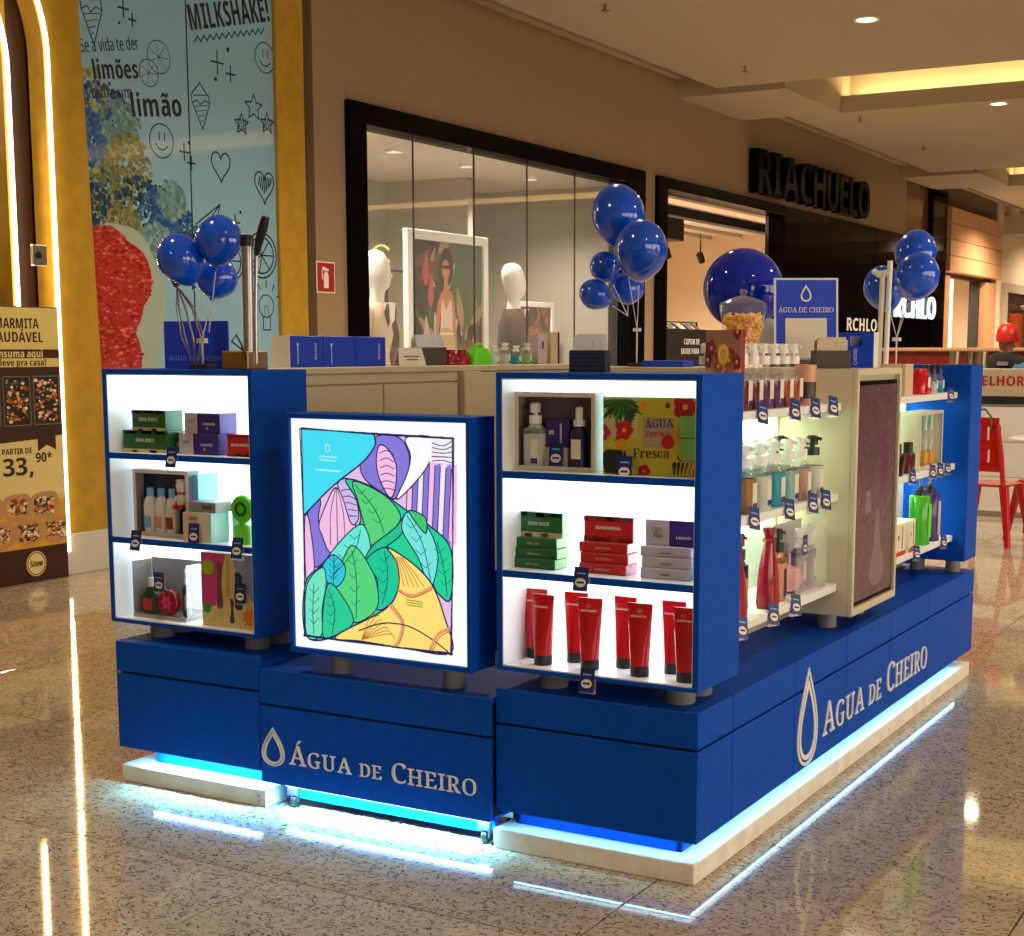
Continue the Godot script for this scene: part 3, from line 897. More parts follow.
func build_fashion_window():
	var W := Vector3(-5.9, 0, 0)
	var w := setting("window_1", W, PI / 2)
	var F := "black_frame"
	bx("frame_jamb", F, w, Vector3(6.33, 0, -0.2), Vector3(6.57, 3.47, 0.05), 0.006)
	bx("frame_jamb", F, w, Vector3(11.42, 0, -0.2), Vector3(11.86, 3.47, 0.05), 0.006)
	bx("frame_head", F, w, Vector3(6.57, 3.30, -0.2), Vector3(11.42, 3.47, 0.05), 0.006)
	bx("frame_sill", F, w, Vector3(6.57, 0, -0.2), Vector3(11.42, 0.12, 0.05), 0.006)
	var xs := [6.57, 7.42, 8.42, 9.41, 10.41, 11.42]
	for k in 5:
		bx("pane", "pane", w, Vector3(xs[k] + 0.004, 0.12, -0.09), Vector3(xs[k + 1] - 0.004, 3.30, -0.08), 0)
		if k: bx("pane_joint", "black_matte", w, Vector3(xs[k] - 0.005, 0.12, -0.092), Vector3(xs[k] + 0.005, 3.30, -0.078), 0)
	var r := room("wall_display_room", W, 6.2, 12.1, 3.36, 2.6, 0.12, "shop_grey", "shop_white")
	bx("return_panel", "shop_grey", r, Vector3(10.55, 0.12, -2.6), Vector3(10.65, 3.36, -1.5), 0)
	bx("air_grille", "gift_grey", r, Vector3(9.6, 2.85, -2.6), Vector3(10.1, 3.15, -2.57), 0.004)
	for k in 4:
		var t := thing("track_spot", "small round ceiling lamp inside the mannequin window, %s from left" % ["first", "second", "third", "fourth"][k], "lamp", W + Vector3(-0.9, 3.36, -7.0 - k * 1.3), 0, "lamps of the mannequin window")
		part("housing", lathe([[0.07, -0.01], [0.08, -0.03], [0.085, 0.0]], 20), "white_plastic", t)
		part("lamp", lathe([[0.0, -0.012], [0.07, -0.012], [0.07, 0.0]], 20), "lamp_store", t)
		var l := SpotLight3D.new()
		l.name = "beam"; l.light_color = Color(1, 0.93, 0.84); l.light_energy = 8.0; l.light_size = 0.07; l.spot_angle = 70; l.spot_angle_attenuation = 0.8; l.spot_range = 30; l.shadow_enabled = true
		l.position = Vector3(0, -0.04, 0); l.rotation.x = -PI / 2
		t.add_child(l)
	# framed photograph standing in the window
	var p := thing("framed_photo", "large white framed photo of a woman among tropical leaves", "picture", W + Vector3(-0.62, 0.12, -8.78), PI / 2)
	var h := 2.48
	for a in [[-0.72, 0, -0.63, h], [0.63, 0, 0.72, h], [-0.63, h - 0.09, 0.63, h], [-0.63, 0, 0.63, 0.09]]: bx("frame_bar", "white_laminate", p, Vector3(a[0], a[1], -0.03), Vector3(a[2], a[3], 0.03), 0.004)
	printed("photo_print", paint_photo(), 0.3)
	bx("backing", "gift_grey", p, Vector3(-0.64, 0.08, -0.02), Vector3(0.64, h - 0.08, 0.0), 0)
	quad("print", "photo_print", p, Vector3(0, h / 2, 0.002), Vector2(1.26, h - 0.18))
	var q := thing("small_framed_photo", "small white framed brown photo behind the blazer mannequin", "picture", W + Vector3(-1.1, 1.1, -11.35), PI / 2)
	for a in [[-0.42, 0, -0.36, 0.92], [0.36, 0, 0.42, 0.92], [-0.36, 0.86, 0.36, 0.92], [-0.36, 0, 0.36, 0.06]]: bx("frame_bar", "white_laminate", q, Vector3(a[0], a[1], -0.02), Vector3(a[2], a[3], 0.02), 0.003)
	var im := paper(120, 150, rgb8(110, 60, 34))
	var rr := RandomNumberGenerator.new(); rr.seed = 3
	for i in 60: disc(im, Vector2(rr.randf() * 120, rr.randf() * 150), 4 + rr.randf() * 12, rgb8(60, 32, 20).lerp(rgb8(190, 120, 76), rr.randf()), 1.4)
	quad("print", printed("small_photo_print", im, 0.3), q, Vector3(0, 0.46, 0.001), Vector2(0.72, 0.8))
	bx("stand", "black_matte", q, Vector3(-0.3, -0.98, -0.05), Vector3(0.3, 0, -0.01), 0.004)
	var sg := thing("reflected_ring_sign", "pale yellow ring with three letters, a sign reflection built as solid glowing parts", "sign", W + Vector3(-2.58, 2.42, -10.42), PI / 2)  # stands in for a reflection in the glass, built as ring and letters
	part("ring", ring_plate(circle_pts(Vector2.ZERO, 0.24, 40), circle_pts(Vector2.ZERO, 0.222, 40), 0.02), "reflected_sign_glow", sg)
	letters("lettering", "CVC", bold, 0.15, "reflected_sign_glow", sg, Vector3(0, 0, 0.01), Vector3.ZERO, 0.02)
	var pt := thing("dark_picture_frame", "thin dark standing frame behind left mannequin in window", "frame", W + Vector3(-1.2, 0.12, -9.0), PI / 2)
	for a in [[-0.45, 0, -0.42, 2.15], [0.42, 0, 0.45, 2.15], [-0.42, 2.12, 0.42, 2.15]]: bx("bar", "black_matte", pt, Vector3(a[0], a[1], -0.015), Vector3(a[2], a[3], 0.015), 0.003)
	mannequin(W + Vector3(-0.55, 0.12, -7.5), 0.2, "white mannequin in beige jacket, brown waistcoat and jeans", true)
	mannequin(W + Vector3(-0.5, 0.12, -9.84), 0.8, "white mannequin in brown blazer facing right", false)

func paint_photo() -> Image:
	var im := paper(252, 460, rgb8(40, 52, 40))
	var r := RandomNumberGenerator.new(); r.seed = 31
	fill(im, [Vector2(120, 0), Vector2(252, 0), Vector2(252, 260), Vector2(150, 250)], rgb8(70, 96, 76))
	for i in 170:
		var a := Vector2(r.randf() * 252, r.randf() * 460)
		if a.x > 120 and a.y < 150: continue
		var d := Vector2.from_angle(r.randf_range(-2.6, -0.5)) * (30 + r.randf() * 60)
		var s := d.orthogonal() * 0.14
		fill(im, smooth([a, a + d * 0.4 + s, a + d, a + d * 0.4 - s], true, 4), [rgb8(20, 30, 24), rgb8(60, 92, 56), rgb8(120, 112, 66), rgb8(160, 136, 104), rgb8(120, 44, 50), rgb8(186, 184, 160)][r.randi() % 6])
	for p in [Vector2(40, 60), Vector2(56, 100)]: fill(im, smooth([p, p + Vector2(14, -40), p + Vector2(20, 10), p + Vector2(8, 26)], true, 4), rgb8(190, 80, 90))
	var skin := rgb8(196, 128, 92)
	disc(im, Vector2(122, 48), 25, rgb8(44, 26, 20), 1.5)
	fill(im, smooth([Vector2(108, 94), Vector2(137, 94), Vector2(151, 126), Vector2(159, 214), Vector2(149, 246), Vector2(142, 214), Vector2(141, 142), Vector2(100, 142), Vector2(90, 230), Vector2(81, 230), Vector2(86, 134), Vector2(96, 107)], true, 5), skin)
	disc(im, Vector2(120, 52), 14, skin, 1.35)
	fill(im, [Vector2(114, 68), Vector2(127, 68), Vector2(130, 102), Vector2(110, 102)], skin)
	im.fill_rect(Rect2i(108, 44, 26, 7), rgb8(26, 18, 18))
	fill(im, [Vector2(103, 123), Vector2(107, 108), Vector2(120, 131), Vector2(136, 108), Vector2(142, 126), Vector2(144, 174), Vector2(98, 174)], rgb8(222, 206, 192))
	fill(im, smooth([Vector2(98, 172), Vector2(144, 172), Vector2(154, 238), Vector2(151, 342), Vector2(95, 342), Vector2(91, 238)], true, 4), rgb8(196, 170, 140))
	stroke(im, [Vector2(98, 176), Vector2(144, 176)], 4, rgb8(236, 226, 210))
	stroke(im, [Vector2(107, 190), Vector2(120, 238), Vector2(117, 326)], 3, rgb8(160, 132, 104))
	fill(im, smooth([Vector2(66, 206), Vector2(90, 190), Vector2(93, 238), Vector2(81, 272), Vector2(52, 267)], true, 4), rgb8(200, 132, 78))
	return im

func mannequin(at: Vector3, turn: float, label: String, jacket: bool):
	var m := thing("mannequin", label, "mannequin", at, PI / 2 + turn, "window mannequins")
	m.scale = Vector3.ONE * 1.13
	# head, neck and hands; faces along its own +z
	var st := SurfaceTool.new()
	st.begin(Mesh.PRIMITIVE_TRIANGLES)
	loft([[1.52, 0.075, 0.065, 0, -0.01], [1.60, 0.058, 0.058, 0, 0.0], [1.66, 0.056, 0.06, 0, 0.01], [1.70, 0.062, 0.085, 0, 0.025], [1.74, 0.074, 0.1, 0, 0.02], [1.80, 0.083, 0.108, 0, 0.012], [1.86, 0.085, 0.11, 0, 0.0], [1.92, 0.078, 0.1, 0, -0.008], [1.965, 0.055, 0.07, 0, -0.012], [1.985, 0.02, 0.025, 0, -0.012]], 20, st)
	tube([Vector3(0, 1.80, 0.11), Vector3(0, 1.775, 0.135), Vector3(0, 1.765, 0.11)], [0.006, 0.012, 0.01], 8, st)   # nose
	for s in [-1.0, 1.0]:
		tube([Vector3(s * 0.27, 1.06, 0.02), Vector3(s * 0.275, 0.98, 0.035), Vector3(s * 0.27, 0.9, 0.05)], [0.026, 0.034, 0.012], 10, st)
		for k in 3: tube([Vector3(s * 0.275, 0.95, 0.02 + k * 0.02), Vector3(s * 0.27, 0.88 - (k % 2) * 0.01, 0.03 + k * 0.02), Vector3(s * 0.262, 0.85, 0.03 + k * 0.02)], [0.01, 0.009, 0.006], 6, st)
	for s in [-1.0, 1.0]: loft([[0.0, 0.045, 0.12, s * 0.1, 0.05], [0.05, 0.04, 0.09, s * 0.1, 0.03], [0.1, 0.04, 0.05, s * 0.1, 0.0], [0.2, 0.045, 0.05, s * 0.1, 0.0]], 12, st)
	st.generate_normals()
	part("figure", st.commit(), "mannequin", m)
	# trousers
	st = SurfaceTool.new()
	st.begin(Mesh.PRIMITIVE_TRIANGLES)
	for s in [-1.0, 1.0]: loft([[0.1, 0.085, 0.095, s * 0.1, 0.0], [0.5, 0.08, 0.09, s * 0.1, 0.01], [0.8, 0.1, 0.11, s * 0.095, 0.0], [0.98, 0.11, 0.12, s * 0.085, 0.0]], 16, st)
	loft([[0.86, 0.17, 0.12, 0, 0], [0.98, 0.185, 0.13, 0, 0], [1.1, 0.16, 0.11, 0, 0]], 20, st)
	st.generate_normals()
	part("trousers", st.commit(), "denim" if jacket else "fabric_brown", m)
	# top with sleeves
	st = SurfaceTool.new()
	st.begin(Mesh.PRIMITIVE_TRIANGLES)
	loft([[0.86, 0.225, 0.15, 0, 0], [1.0, 0.215, 0.145, 0, 0], [1.15, 0.19, 0.13, 0, 0.0], [1.32, 0.205, 0.14, 0, 0.01], [1.45, 0.215, 0.125, 0, 0.0], [1.53, 0.17, 0.09, 0, -0.01], [1.57, 0.09, 0.075, 0, -0.01]], 24, st)
	for s in [-1.0, 1.0]: tube([Vector3(s * 0.16, 1.50, -0.01), Vector3(s * 0.235, 1.44, -0.01), Vector3(s * 0.265, 1.25, -0.02), Vector3(s * 0.272, 1.05, 0.02)], [0.06, 0.072, 0.062, 0.05], 12, st)
	st.generate_normals()
	part("jacket", st.commit(), "fabric_beige" if jacket else "fabric_brown", m)
	if jacket:
		part("waistcoat", loft([[0.98, 0.17, 0.13, 0.06, 0.035], [1.15, 0.165, 0.12, 0.05, 0.03], [1.32, 0.175, 0.125, 0.04, 0.03], [1.46, 0.15, 0.1, 0.04, 0.03], [1.54, 0.1, 0.08, 0.02, 0.0]], 20), "fabric_brown", m)
	part("shirt", plate(PackedVector2Array([Vector2(-0.06, 1.57), Vector2(0.06, 1.57), Vector2(0.045, 1.44), Vector2(0, 1.28), Vector2(-0.045, 1.44)]), 0.045), "white_laminate", m, Vector3(0, 0, 0.09))
	for s in [-1.0, 1.0]: part("lapel", plate(PackedVector2Array([Vector2(s * 0.05, 1.57), Vector2(s * 0.1, 1.5), Vector2(s * 0.075, 1.38), Vector2(0, 1.28)]), 0.02), "fabric_brown", m, Vector3(0, 0, 0.11))
	bx("base_plate", "steel", m, Vector3(-0.18, -0.012 + 0.012, -0.16), Vector3(0.18, 0.012, 0.16), 0.003)

# ---------------------------------------------------------------- department store
func build_department_store():
	var W := Vector3(-5.9, 0, 0)
	var d := setting("door_1", W, PI / 2)
	bx("frame_jamb", "black_frame", d, Vector3(12.2, 0, -0.25), Vector3(12.46, 3.46, 0.05), 0.006)
	bx("frame_head", "black_frame", d, Vector3(12.46, 3.33, -0.25), Vector3(16.35, 3.46, 0.05), 0.006)
	var b := setting("wall_dark_front", W, PI / 2)
	var xs := [16.35, 18.3, 20.6, 22.4, 24.0]
	for k in 4: bx("panel", "black_panel", b, Vector3(xs[k] + 0.006, 0, -0.2), Vector3(xs[k + 1] - 0.006, 3.46, 0.03), 0.006)
	bx("backing", "black_matte", b, Vector3(16.35, 0, -0.25), Vector3(24.0, 3.46, -0.2), 0)
	bx("pillar", "black_panel", b, Vector3(24.0, 0, -0.25), Vector3(25.0, 4.6, 0.05), 0.006)
	bx("header", "mirror_brown", b, Vector3(22.4, 3.46, -0.25), Vector3(24.0, 4.6, -0.05), 0.004)
	letters("lettering", "RCHLO", bold, 0.2, "white_ink", b, Vector3(20.0, 1.88, 0.032), Vector3.ZERO, 0.004, 0, 1.8)
	bx("small_print_line", "gift_grey", b, Vector3(19.75, 1.55, 0.03), Vector3(20.5, 1.6, 0.033), 0)
	var ls := thing("lit_sign", "glowing bluish white five letter sign on black panel behind balloons", "sign", W, PI / 2)
	letters("lamp_letters", "RCHLO", bold, 0.4, "lamp_sign_white", ls, Vector3(23.0, 2.24, 0.06), Vector3.ZERO, 0.03, 0, 1.5)
	# big name on the wall
	var s := thing("store_name_sign", "large glossy black store name letters standing on brown wall", "sign", W, PI / 2)
	var x := 15.0
	for ch in "RIACHUELO":
		var o := letters("letter", ch, bold, 0.56, "black_frame", s, Vector3(0, 3.79, 0.09), Vector3.ZERO, 0.14, 0, 1.0)
		var w: float = o.mesh.get_aabb().size.x
		var k := 4.9 / 4.12
		o.scale.x = k
		o.position.x = x + w * k / 2
		x += w * k + 0.07
		for g in [-1, 1]: bx("spacer", "black_matte", s, Vector3(o.position.x + g * w * 0.3 - 0.012, 3.77, 0), Vector3(o.position.x + g * w * 0.3 + 0.012, 3.8, 0.03), 0)
	# interior
	var r := room("wall_store_room", W, 12.5, 30.0, 4.2, 9.0, 0.0, "shop_cream", "shop_white")
	bx("ceiling_beam", "black_matte", r, Vector3(12.5, 3.18, -0.75), Vector3(20, 3.3, -0.6), 0.004)
	bx("duct", "black_matte", r, Vector3(15.5, 3.05, -2.0), Vector3(16.6, 3.45, -1.6), 0.01)
	bx("wall_rail", "cream_dark", r, Vector3(17, 2.02, -8.95), Vector3(27, 2.06, -8.9), 0)
	bx("wall_rail", "cream_dark", r, Vector3(17, 1.72, -8.95), Vector3(27, 1.78, -8.9), 0)
	for k in 10:
		bx("ceiling_slat", "gift_grey", r, Vector3(12.6, 4.12, -0.5 - k * 0.8), Vector3(29.9, 4.2, -0.44 - k * 0.8), 0)
	for k in 6:
		var at := W + Vector3(-2.0 - (k / 3) * 3.5, 4.2, -15.5 - (k % 3) * 5.0)
		var t := thing("store_lamp", "round ceiling lamp inside the store entrance, %s row, %s" % [["front", "rear"][k / 3], ["nearest", "middle", "farthest"][k % 3]], "lamp", at, 0, "ceiling lamps of the store")
		part("housing", lathe([[0.12, -0.01], [0.14, -0.05], [0.15, 0.0]], 20), "white_plastic", t)
		part("lamp", lathe([[0.0, -0.012], [0.12, -0.012], [0.12, 0.0]], 20), "lamp_store", t)
		var l := SpotLight3D.new()
		l.name = "beam"; l.light_color = Color(1, 0.92, 0.80); l.light_energy = 55.0; l.light_size = 0.12; l.spot_angle = 78; l.spot_angle_attenuation = 0.7; l.spot_range = 40; l.shadow_enabled = true
		l.position = Vector3(0, -0.06, 0); l.rotation.x = -PI / 2
		t.add_child(l)
	for k in 2:
		var t := thing("track_spotlight", "small black track spotlight hanging in store entrance, %s one" % ["left", "right"][k], "spotlight", W + Vector3(-1.6, 2.86, [-16.0, -17.2][k]), 0.4, "track spotlights")
		part("body", lathe([[0.0, -0.09], [0.05, -0.09], [0.055, 0.05], [0.03, 0.07], [0.0, 0.07]], 14), "black_matte", t, Vector3.ZERO, Vector3(0.5, 0, 0.3))
		part("stem", tube([Vector3(0, 0.04, 0), Vector3(0, 0.34, 0)], 0.012, 8), "black_matte", t)
	# promotion board
	var p := thing("promotion_board", "black promotion board with white ten percent text in entrance", "sign", W + Vector3(-0.35, 0, -13.85), PI / 2)
	bx("board", "black_matte", p, Vector3(-0.7, 0, -0.02), Vector3(0.75, 1.74, 0.02), 0.004)
	letters("lettering", "CUPOM DE", bold, 0.07, "white_ink", p, Vector3(0.2, 1.58, 0.021), Vector3.ZERO, 0.001)
	letters("lettering", "SAUDE PARA", bold, 0.07, "white_ink", p, Vector3(0.15, 1.46, 0.021), Vector3.ZERO, 0.001)
	letters("lettering", "10% OFF", bold, 0.16, "white_ink", p, Vector3(0.15, 1.18, 0.021), Vector3.ZERO, 0.001)
	# clothes rail with garments
	var c := thing("clothes_rail", "black metal clothes rail just inside the store entrance", "rail", W + Vector3(-3.0, 0, -19.3), PI / 2)
	part("rail", tube([Vector3(-1.0, 0, 0), Vector3(-1.0, 1.95, 0), Vector3(1.0, 1.95, 0), Vector3(1.0, 0, 0)], 0.02, 8), "black_matte", c)
	for k in 9:
		tag(part(numbered("hanging_garment"), loft([[1.0, 0.035, 0.22, 0, 0, 3], [1.5, 0.03, 0.2, 0, 0, 3], [1.78, 0.03, 0.2, 0, 0, 3], [1.86, 0.02, 0.1, 0, 0, 3], [1.9, 0.008, 0.02, 0, 0, 3]], 12), ["fabric_brown", "fabric_beige", "black_matte", "gift_grey_dark"][k % 4], self, W + Vector3(-3.0, 0.03, -18.45 - k * 0.2), Vector3(0, PI / 2, 0)), "hanging %s garment, %s of its colour on the store's rail" % [["brown", "beige", "black", "grey"][k % 4], ["nearest", "second", "third"][k / 4]], "garment", "garments on the rail")

func build_far_hall():
	var W := Vector3(-5.9, 0, 0)
	var f := setting("wall_wooden_front", W, PI / 2)
	for row in 4:
		for col in 8:
			bx("panel", "wood", f, Vector3(25.05 + col * 0.54, 2.98 + row * 0.3, -0.1), Vector3(25.05 + col * 0.54 + 0.53, 2.98 + row * 0.3 + 0.288, 0.12), 0.003)
	bx("backing", "brown_board", f, Vector3(25.0, 2.9, -0.3), Vector3(29.4, 4.3, -0.1), 0)
	bx("upper_wall", "plaster_dark", f, Vector3(25.0, 4.18, -0.3), Vector3(29.4, 4.65, -0.05), 0)
	bx("jamb", "wood", f, Vector3(25.05, 0, -0.3), Vector3(25.5, 2.9, 0.02), 0.004)
	bx("jamb", "wood", f, Vector3(28.5, 0, -0.3), Vector3(29.4, 2.9, 0.02), 0.004)
	bx("rear_wall", "shop_cream", f, Vector3(25.5, 0, -1.6), Vector3(28.5, 2.9, -1.5), 0)
	bx("door_leaf", "wood", f, Vector3(26.2, 0, -1.1), Vector3(27.6, 1.9, -1.04), 0.004)
	bx("frame_bar", "black_matte", f, Vector3(28.3, 0, -0.3), Vector3(28.4, 2.9, -0.1), 0.003)
	var t := thing("door_lamp", "bright vertical strip lamp at the wooden shop's left jamb", "lamp", W + Vector3(0, 0, -25.72), PI / 2)
	bx("lamp", "lamp_store", t, Vector3(-0.09, 0.2, -0.05), Vector3(0.09, 2.85, 0.0), 0.003)
	area(t, Vector3(0.0, 1.5, 0.04), Vector3(0, PI, 0), Vector2(0.18, 2.6), Color(1, 0.9, 0.74), 2.0)
	area(t, Vector3(1.4, 2.85, -0.8), Vector3(-PI / 2, 0, 0), Vector2(2.4, 0.5), Color(1, 0.85, 0.62), 5.0)
	# clothes shop beyond the wooden front
	var d := setting("wall_clothes_shop", W, PI / 2)
	bx("dark_shop_sheet", "brown_board", d, Vector3(30.2, 0, 0.0), Vector3(44, 2.75, 0.04), 0)  # flat dark sheet on the wall in place of the shaded shop interior
	bx("frame_head", "plaster", d, Vector3(29.9, 2.75, 0.0), Vector3(44.3, 2.95, 0.1), 0.004)
	bx("frame_jamb", "plaster", d, Vector3(29.9, 0, 0.0), Vector3(30.2, 2.75, 0.1), 0.004)
	for k in 22:
		for row in 2: bx("garment", ["soap_red_dark", "fabric_beige", "amber", "gift_navy", "rose", "fabric_brown", "shirt_blue"][(k * 3 + row * 2) % 7], d, Vector3(30.4 + k * 0.6, 0.5 + row * 1.05, 0.05), Vector3(30.4 + k * 0.6 + 0.42, 1.35 + row * 1.05 + 0.1 * (k % 3) - 0.1 * row, 0.3), 0.03)
	# far cross beams and shop front
	for k in 4:
		bx("ceiling_beam", "plaster", get_node("ceiling"), Vector3(-5.9, 3.98, -30.0 - k * 4.2), Vector3(8, 4.4, -30.3 - k * 4.2), 0.004)
	var g := thing("distant_shop", "dim pinkish shop front at the far end of the corridor", "shop front", Vector3(0, 0, -47.9))
	bx("opening", "brown_board", g, Vector3(-5.5, 0, 0), Vector3(6, 2.6, 0.05), 0)
	bx("fascia", "shop_cream", g, Vector3(-5.5, 2.6, 0), Vector3(6, 3.6, 0.2), 0.005)
	for k in 14: bx("rack", ["fabric_brown", "soap_red_dark", "rose", "gift_grey_dark", "amber"][k % 5], g, Vector3(-5.3 + k * 0.8, 0.1, 0.1), Vector3(-4.7 + k * 0.8, 1.4 + 0.3 * (k % 3), 0.5), 0.02)

# ---------------------------------------------------------------- snack counter, chairs, person
func build_snack_kiosk():
	var c := thing("snack_counter", "cream snack counter with red capital lettering behind the kiosk", "counter", Vector3(-2.4, 0, -9.8))
	bx("carcass", "gift_grey", c, Vector3(0, 0, -0.4), Vector3(4.4, 1.3, -0.02), 0)
	for k in 6: bx("fascia_panel", "melhor_cream", c, Vector3(k * 0.74 + 0.003, 1.07, -0.02), Vector3(k * 0.74 + 0.735, 1.31, 0.0), 0.003)
	bx("dark_band", "black_matte", c, Vector3(0, 1.0, -0.02), Vector3(4.4, 1.065, -0.005), 0)
	for row in 3:
		for k in 6: bx("wall_panel", "white_laminate", c, Vector3(k * 0.74 + 0.003, 0.05 + row * 0.31, -0.02), Vector3(k * 0.74 + 0.735, 0.05 + row * 0.31 + 0.305, 0.0), 0.003)
	letters("lettering", "MELHOR", bold, 0.085, "red_ink", c, Vector3(0.97, 1.2, 0.002), Vector3.ZERO, 0.006)
	var r := thing("red_bar", "dark red wooden bar rail behind the snack counter", "bar", Vector3(-4.2, 0, -12.3))
	bx("front", "rail_red", r, Vector3(0, 0, -0.3), Vector3(6, 1.46, 0), 0.004)
	bx("top_board", "wood", r, Vector3(-0.05, 1.46, -0.34), Vector3(6.05, 1.5, 0.05), 0.01)
	for k in 3:
		tag(part(numbered("metal_cup"), lathe([[0.0, 0.0], [0.045, 0.0], [0.055, 0.16], [0.05, 0.16], [0.04, 0.01], [0.0, 0.01]], 16), "brass_steel", self, Vector3(-1.85 + k * 0.12, 1.3, -10.0 - (k % 2) * 0.08)), "shiny copper cup on the snack counter, %s from left" % ["first", "second", "third", "fourth", "fifth"][k], "cup", "copper cups on the snack counter")
	# person in black shirt and red cap, seated with the back to us
	var p := thing("person", "person in black shirt and red cap seated behind the snack counter", "person", Vector3(-1.565, 0, -10.75))
	var st := SurfaceTool.new()
	st.begin(Mesh.PRIMITIVE_TRIANGLES)
	loft([[0.45, 0.17, 0.14, 0, 0], [0.75, 0.17, 0.12, 0, 0], [1.0, 0.2, 0.13, 0, 0], [1.25, 0.215, 0.125, 0, 0], [1.37, 0.19, 0.1, 0, 0], [1.42, 0.1, 0.08, 0, 0], [1.45, 0.06, 0.065, 0, -0.01], [1.48, 0.058, 0.065, 0, -0.015], [1.51, 0.07, 0.09, 0, -0.03], [1.58, 0.08, 0.1, 0, -0.025], [1.65, 0.078, 0.1, 0, -0.02], [1.70, 0.05, 0.07, 0, -0.02]], 20, st)
	for s in [-1.0, 1.0]:
		tube([Vector3(s * 0.17, 1.3, 0), Vector3(s * 0.25, 1.2, -0.02), Vector3(s * 0.28, 1.0, -0.08), Vector3(s * 0.22, 0.92, -0.28), Vector3(s * 0.14, 0.94, -0.4)], [0.06, 0.058, 0.045, 0.036, 0.03], 10, st)
		for k in 5: tube([Vector3(s * (0.16 - k * 0.014), 0.94, -0.4), Vector3(s * (0.15 - k * 0.016), 0.945, -0.45), Vector3(s * (0.145 - k * 0.016), 0.93, -0.48)], [0.012, 0.01, 0.007], 6, st)
		tube([Vector3(s * 0.09, 0.52, 0), Vector3(s * 0.11, 0.52, -0.42), Vector3(s * 0.11, 0.08, -0.42), Vector3(s * 0.11, 0.04, -0.56)], [0.09, 0.065, 0.045, 0.04], 10, st)
		tube([Vector3(s * 0.08, 1.62, -0.02), Vector3(s * 0.092, 1.6, -0.01), Vector3(s * 0.085, 1.575, -0.02)], [0.012, 0.02, 0.01], 6, st)
	st.generate_normals()
	part("body", st.commit(), "skin", p)
	part("shirt", loft([[0.55, 0.19, 0.155, 0, 0], [0.9, 0.2, 0.145, 0, 0], [1.25, 0.24, 0.14, 0, 0], [1.37, 0.225, 0.12, 0, 0], [1.42, 0.14, 0.095, 0, 0], [1.455, 0.075, 0.078, 0, -0.005]], 24), "shirt_black", p)
	for s in [-1.0, 1.0]: part("sleeve", tube([Vector3(s * 0.17, 1.36, 0), Vector3(s * 0.255, 1.26, -0.02), Vector3(s * 0.285, 1.08, -0.06)], [0.075, 0.075, 0.065], 12), "shirt_black", p)
	bx("back_print", "gift_grey", p, Vector3(-0.05, 1.33, 0.128), Vector3(0.05, 1.365, 0.138), 0)
	part("cap", loft([[1.55, 0.098, 0.115, 0, -0.02], [1.61, 0.102, 0.12, 0, -0.02], [1.67, 0.088, 0.102, 0, -0.02], [1.715, 0.05, 0.06, 0, -0.02], [1.725, 0.01, 0.01, 0, -0.02]], 20), "soap_red", p)
	part("cap_brim", loft([[1.565, 0.085, 0.09, 0, -0.13], [1.58, 0.08, 0.085, 0, -0.13]], 20), "soap_red", p)
	var stool := thing("bar_stool", "plain dark stool under the person in the red cap", "stool", Vector3(-1.565, 0, -10.72))
	part("seat", lathe([[0.0, 0.41], [0.19, 0.41], [0.2, 0.43], [0.19, 0.455], [0.0, 0.46]], 20), "black_matte", stool)
	for k in 4: part("leg", tube([Vector3(0.12 * cos(k * PI / 2 + 0.8), 0.41, 0.12 * sin(k * PI / 2 + 0.8)), Vector3(0.2 * cos(k * PI / 2 + 0.8), 0.0, 0.2 * sin(k * PI / 2 + 0.8))], 0.014, 8), "black_matte", stool)
	var q := thing("person", "person in light blue shirt at the right picture edge", "person", Vector3(-1.22, 0, -10.5))
	st = SurfaceTool.new()
	st.begin(Mesh.PRIMITIVE_TRIANGLES)
	loft([[0.8, 0.16, 0.12], [0.9, 0.17, 0.12], [1.2, 0.19, 0.12], [1.33, 0.15, 0.09], [1.38, 0.06, 0.06], [1.44, 0.055, 0.06], [1.5, 0.07, 0.09], [1.6, 0.075, 0.095], [1.66, 0.05, 0.06]], 18, st)
	for s in [-1.0, 1.0]:
		tube([Vector3(s * 0.16, 1.3, 0), Vector3(s * 0.235, 1.18, 0), Vector3(s * 0.255, 0.98, 0.01), Vector3(s * 0.25, 0.76, -0.04)], [0.055, 0.05, 0.042, 0.03], 10, st)
		for k in 4: tube([Vector3(s * 0.25, 0.76, -0.06 + k * 0.018), Vector3(s * 0.25, 0.68, -0.065 + k * 0.018), Vector3(s * 0.245, 0.64, -0.065 + k * 0.018)], [0.012, 0.01, 0.007], 6, st)
		tube([Vector3(s * 0.245, 0.75, -0.06), Vector3(s * 0.23, 0.7, -0.09)], [0.012, 0.008], 6, st)
		tube([Vector3(s * 0.085, 0.88, 0), Vector3(s * 0.095, 0.46, 0.0), Vector3(s * 0.095, 0.06, 0.01), Vector3(s * 0.1, 0.035, -0.13)], [0.085, 0.06, 0.042, 0.035], 10, st)
	st.generate_normals()
	part("body", st.commit(), "skin", q)
	part("hair", loft([[1.54, 0.06, 0.06, 0, 0.05], [1.6, 0.084, 0.1, 0, 0.02], [1.67, 0.07, 0.08, 0, 0.0], [1.7, 0.02, 0.02, 0, 0.0]], 18), "dark_brown", q)
	for s in [-1.0, 1.0]: part("trouser_leg", tube([Vector3(s * 0.085, 0.9, 0), Vector3(s * 0.095, 0.46, 0.0), Vector3(s * 0.095, 0.07, 0.01)], [0.1, 0.075, 0.06], 12), "denim", q)
	for s in [-1.0, 1.0]: part("sleeve", tube([Vector3(s * 0.15, 1.31, 0), Vector3(s * 0.235, 1.19, 0), Vector3(s * 0.255, 1.04, 0.01)], [0.066, 0.064, 0.056], 12), "shirt_blue", q)
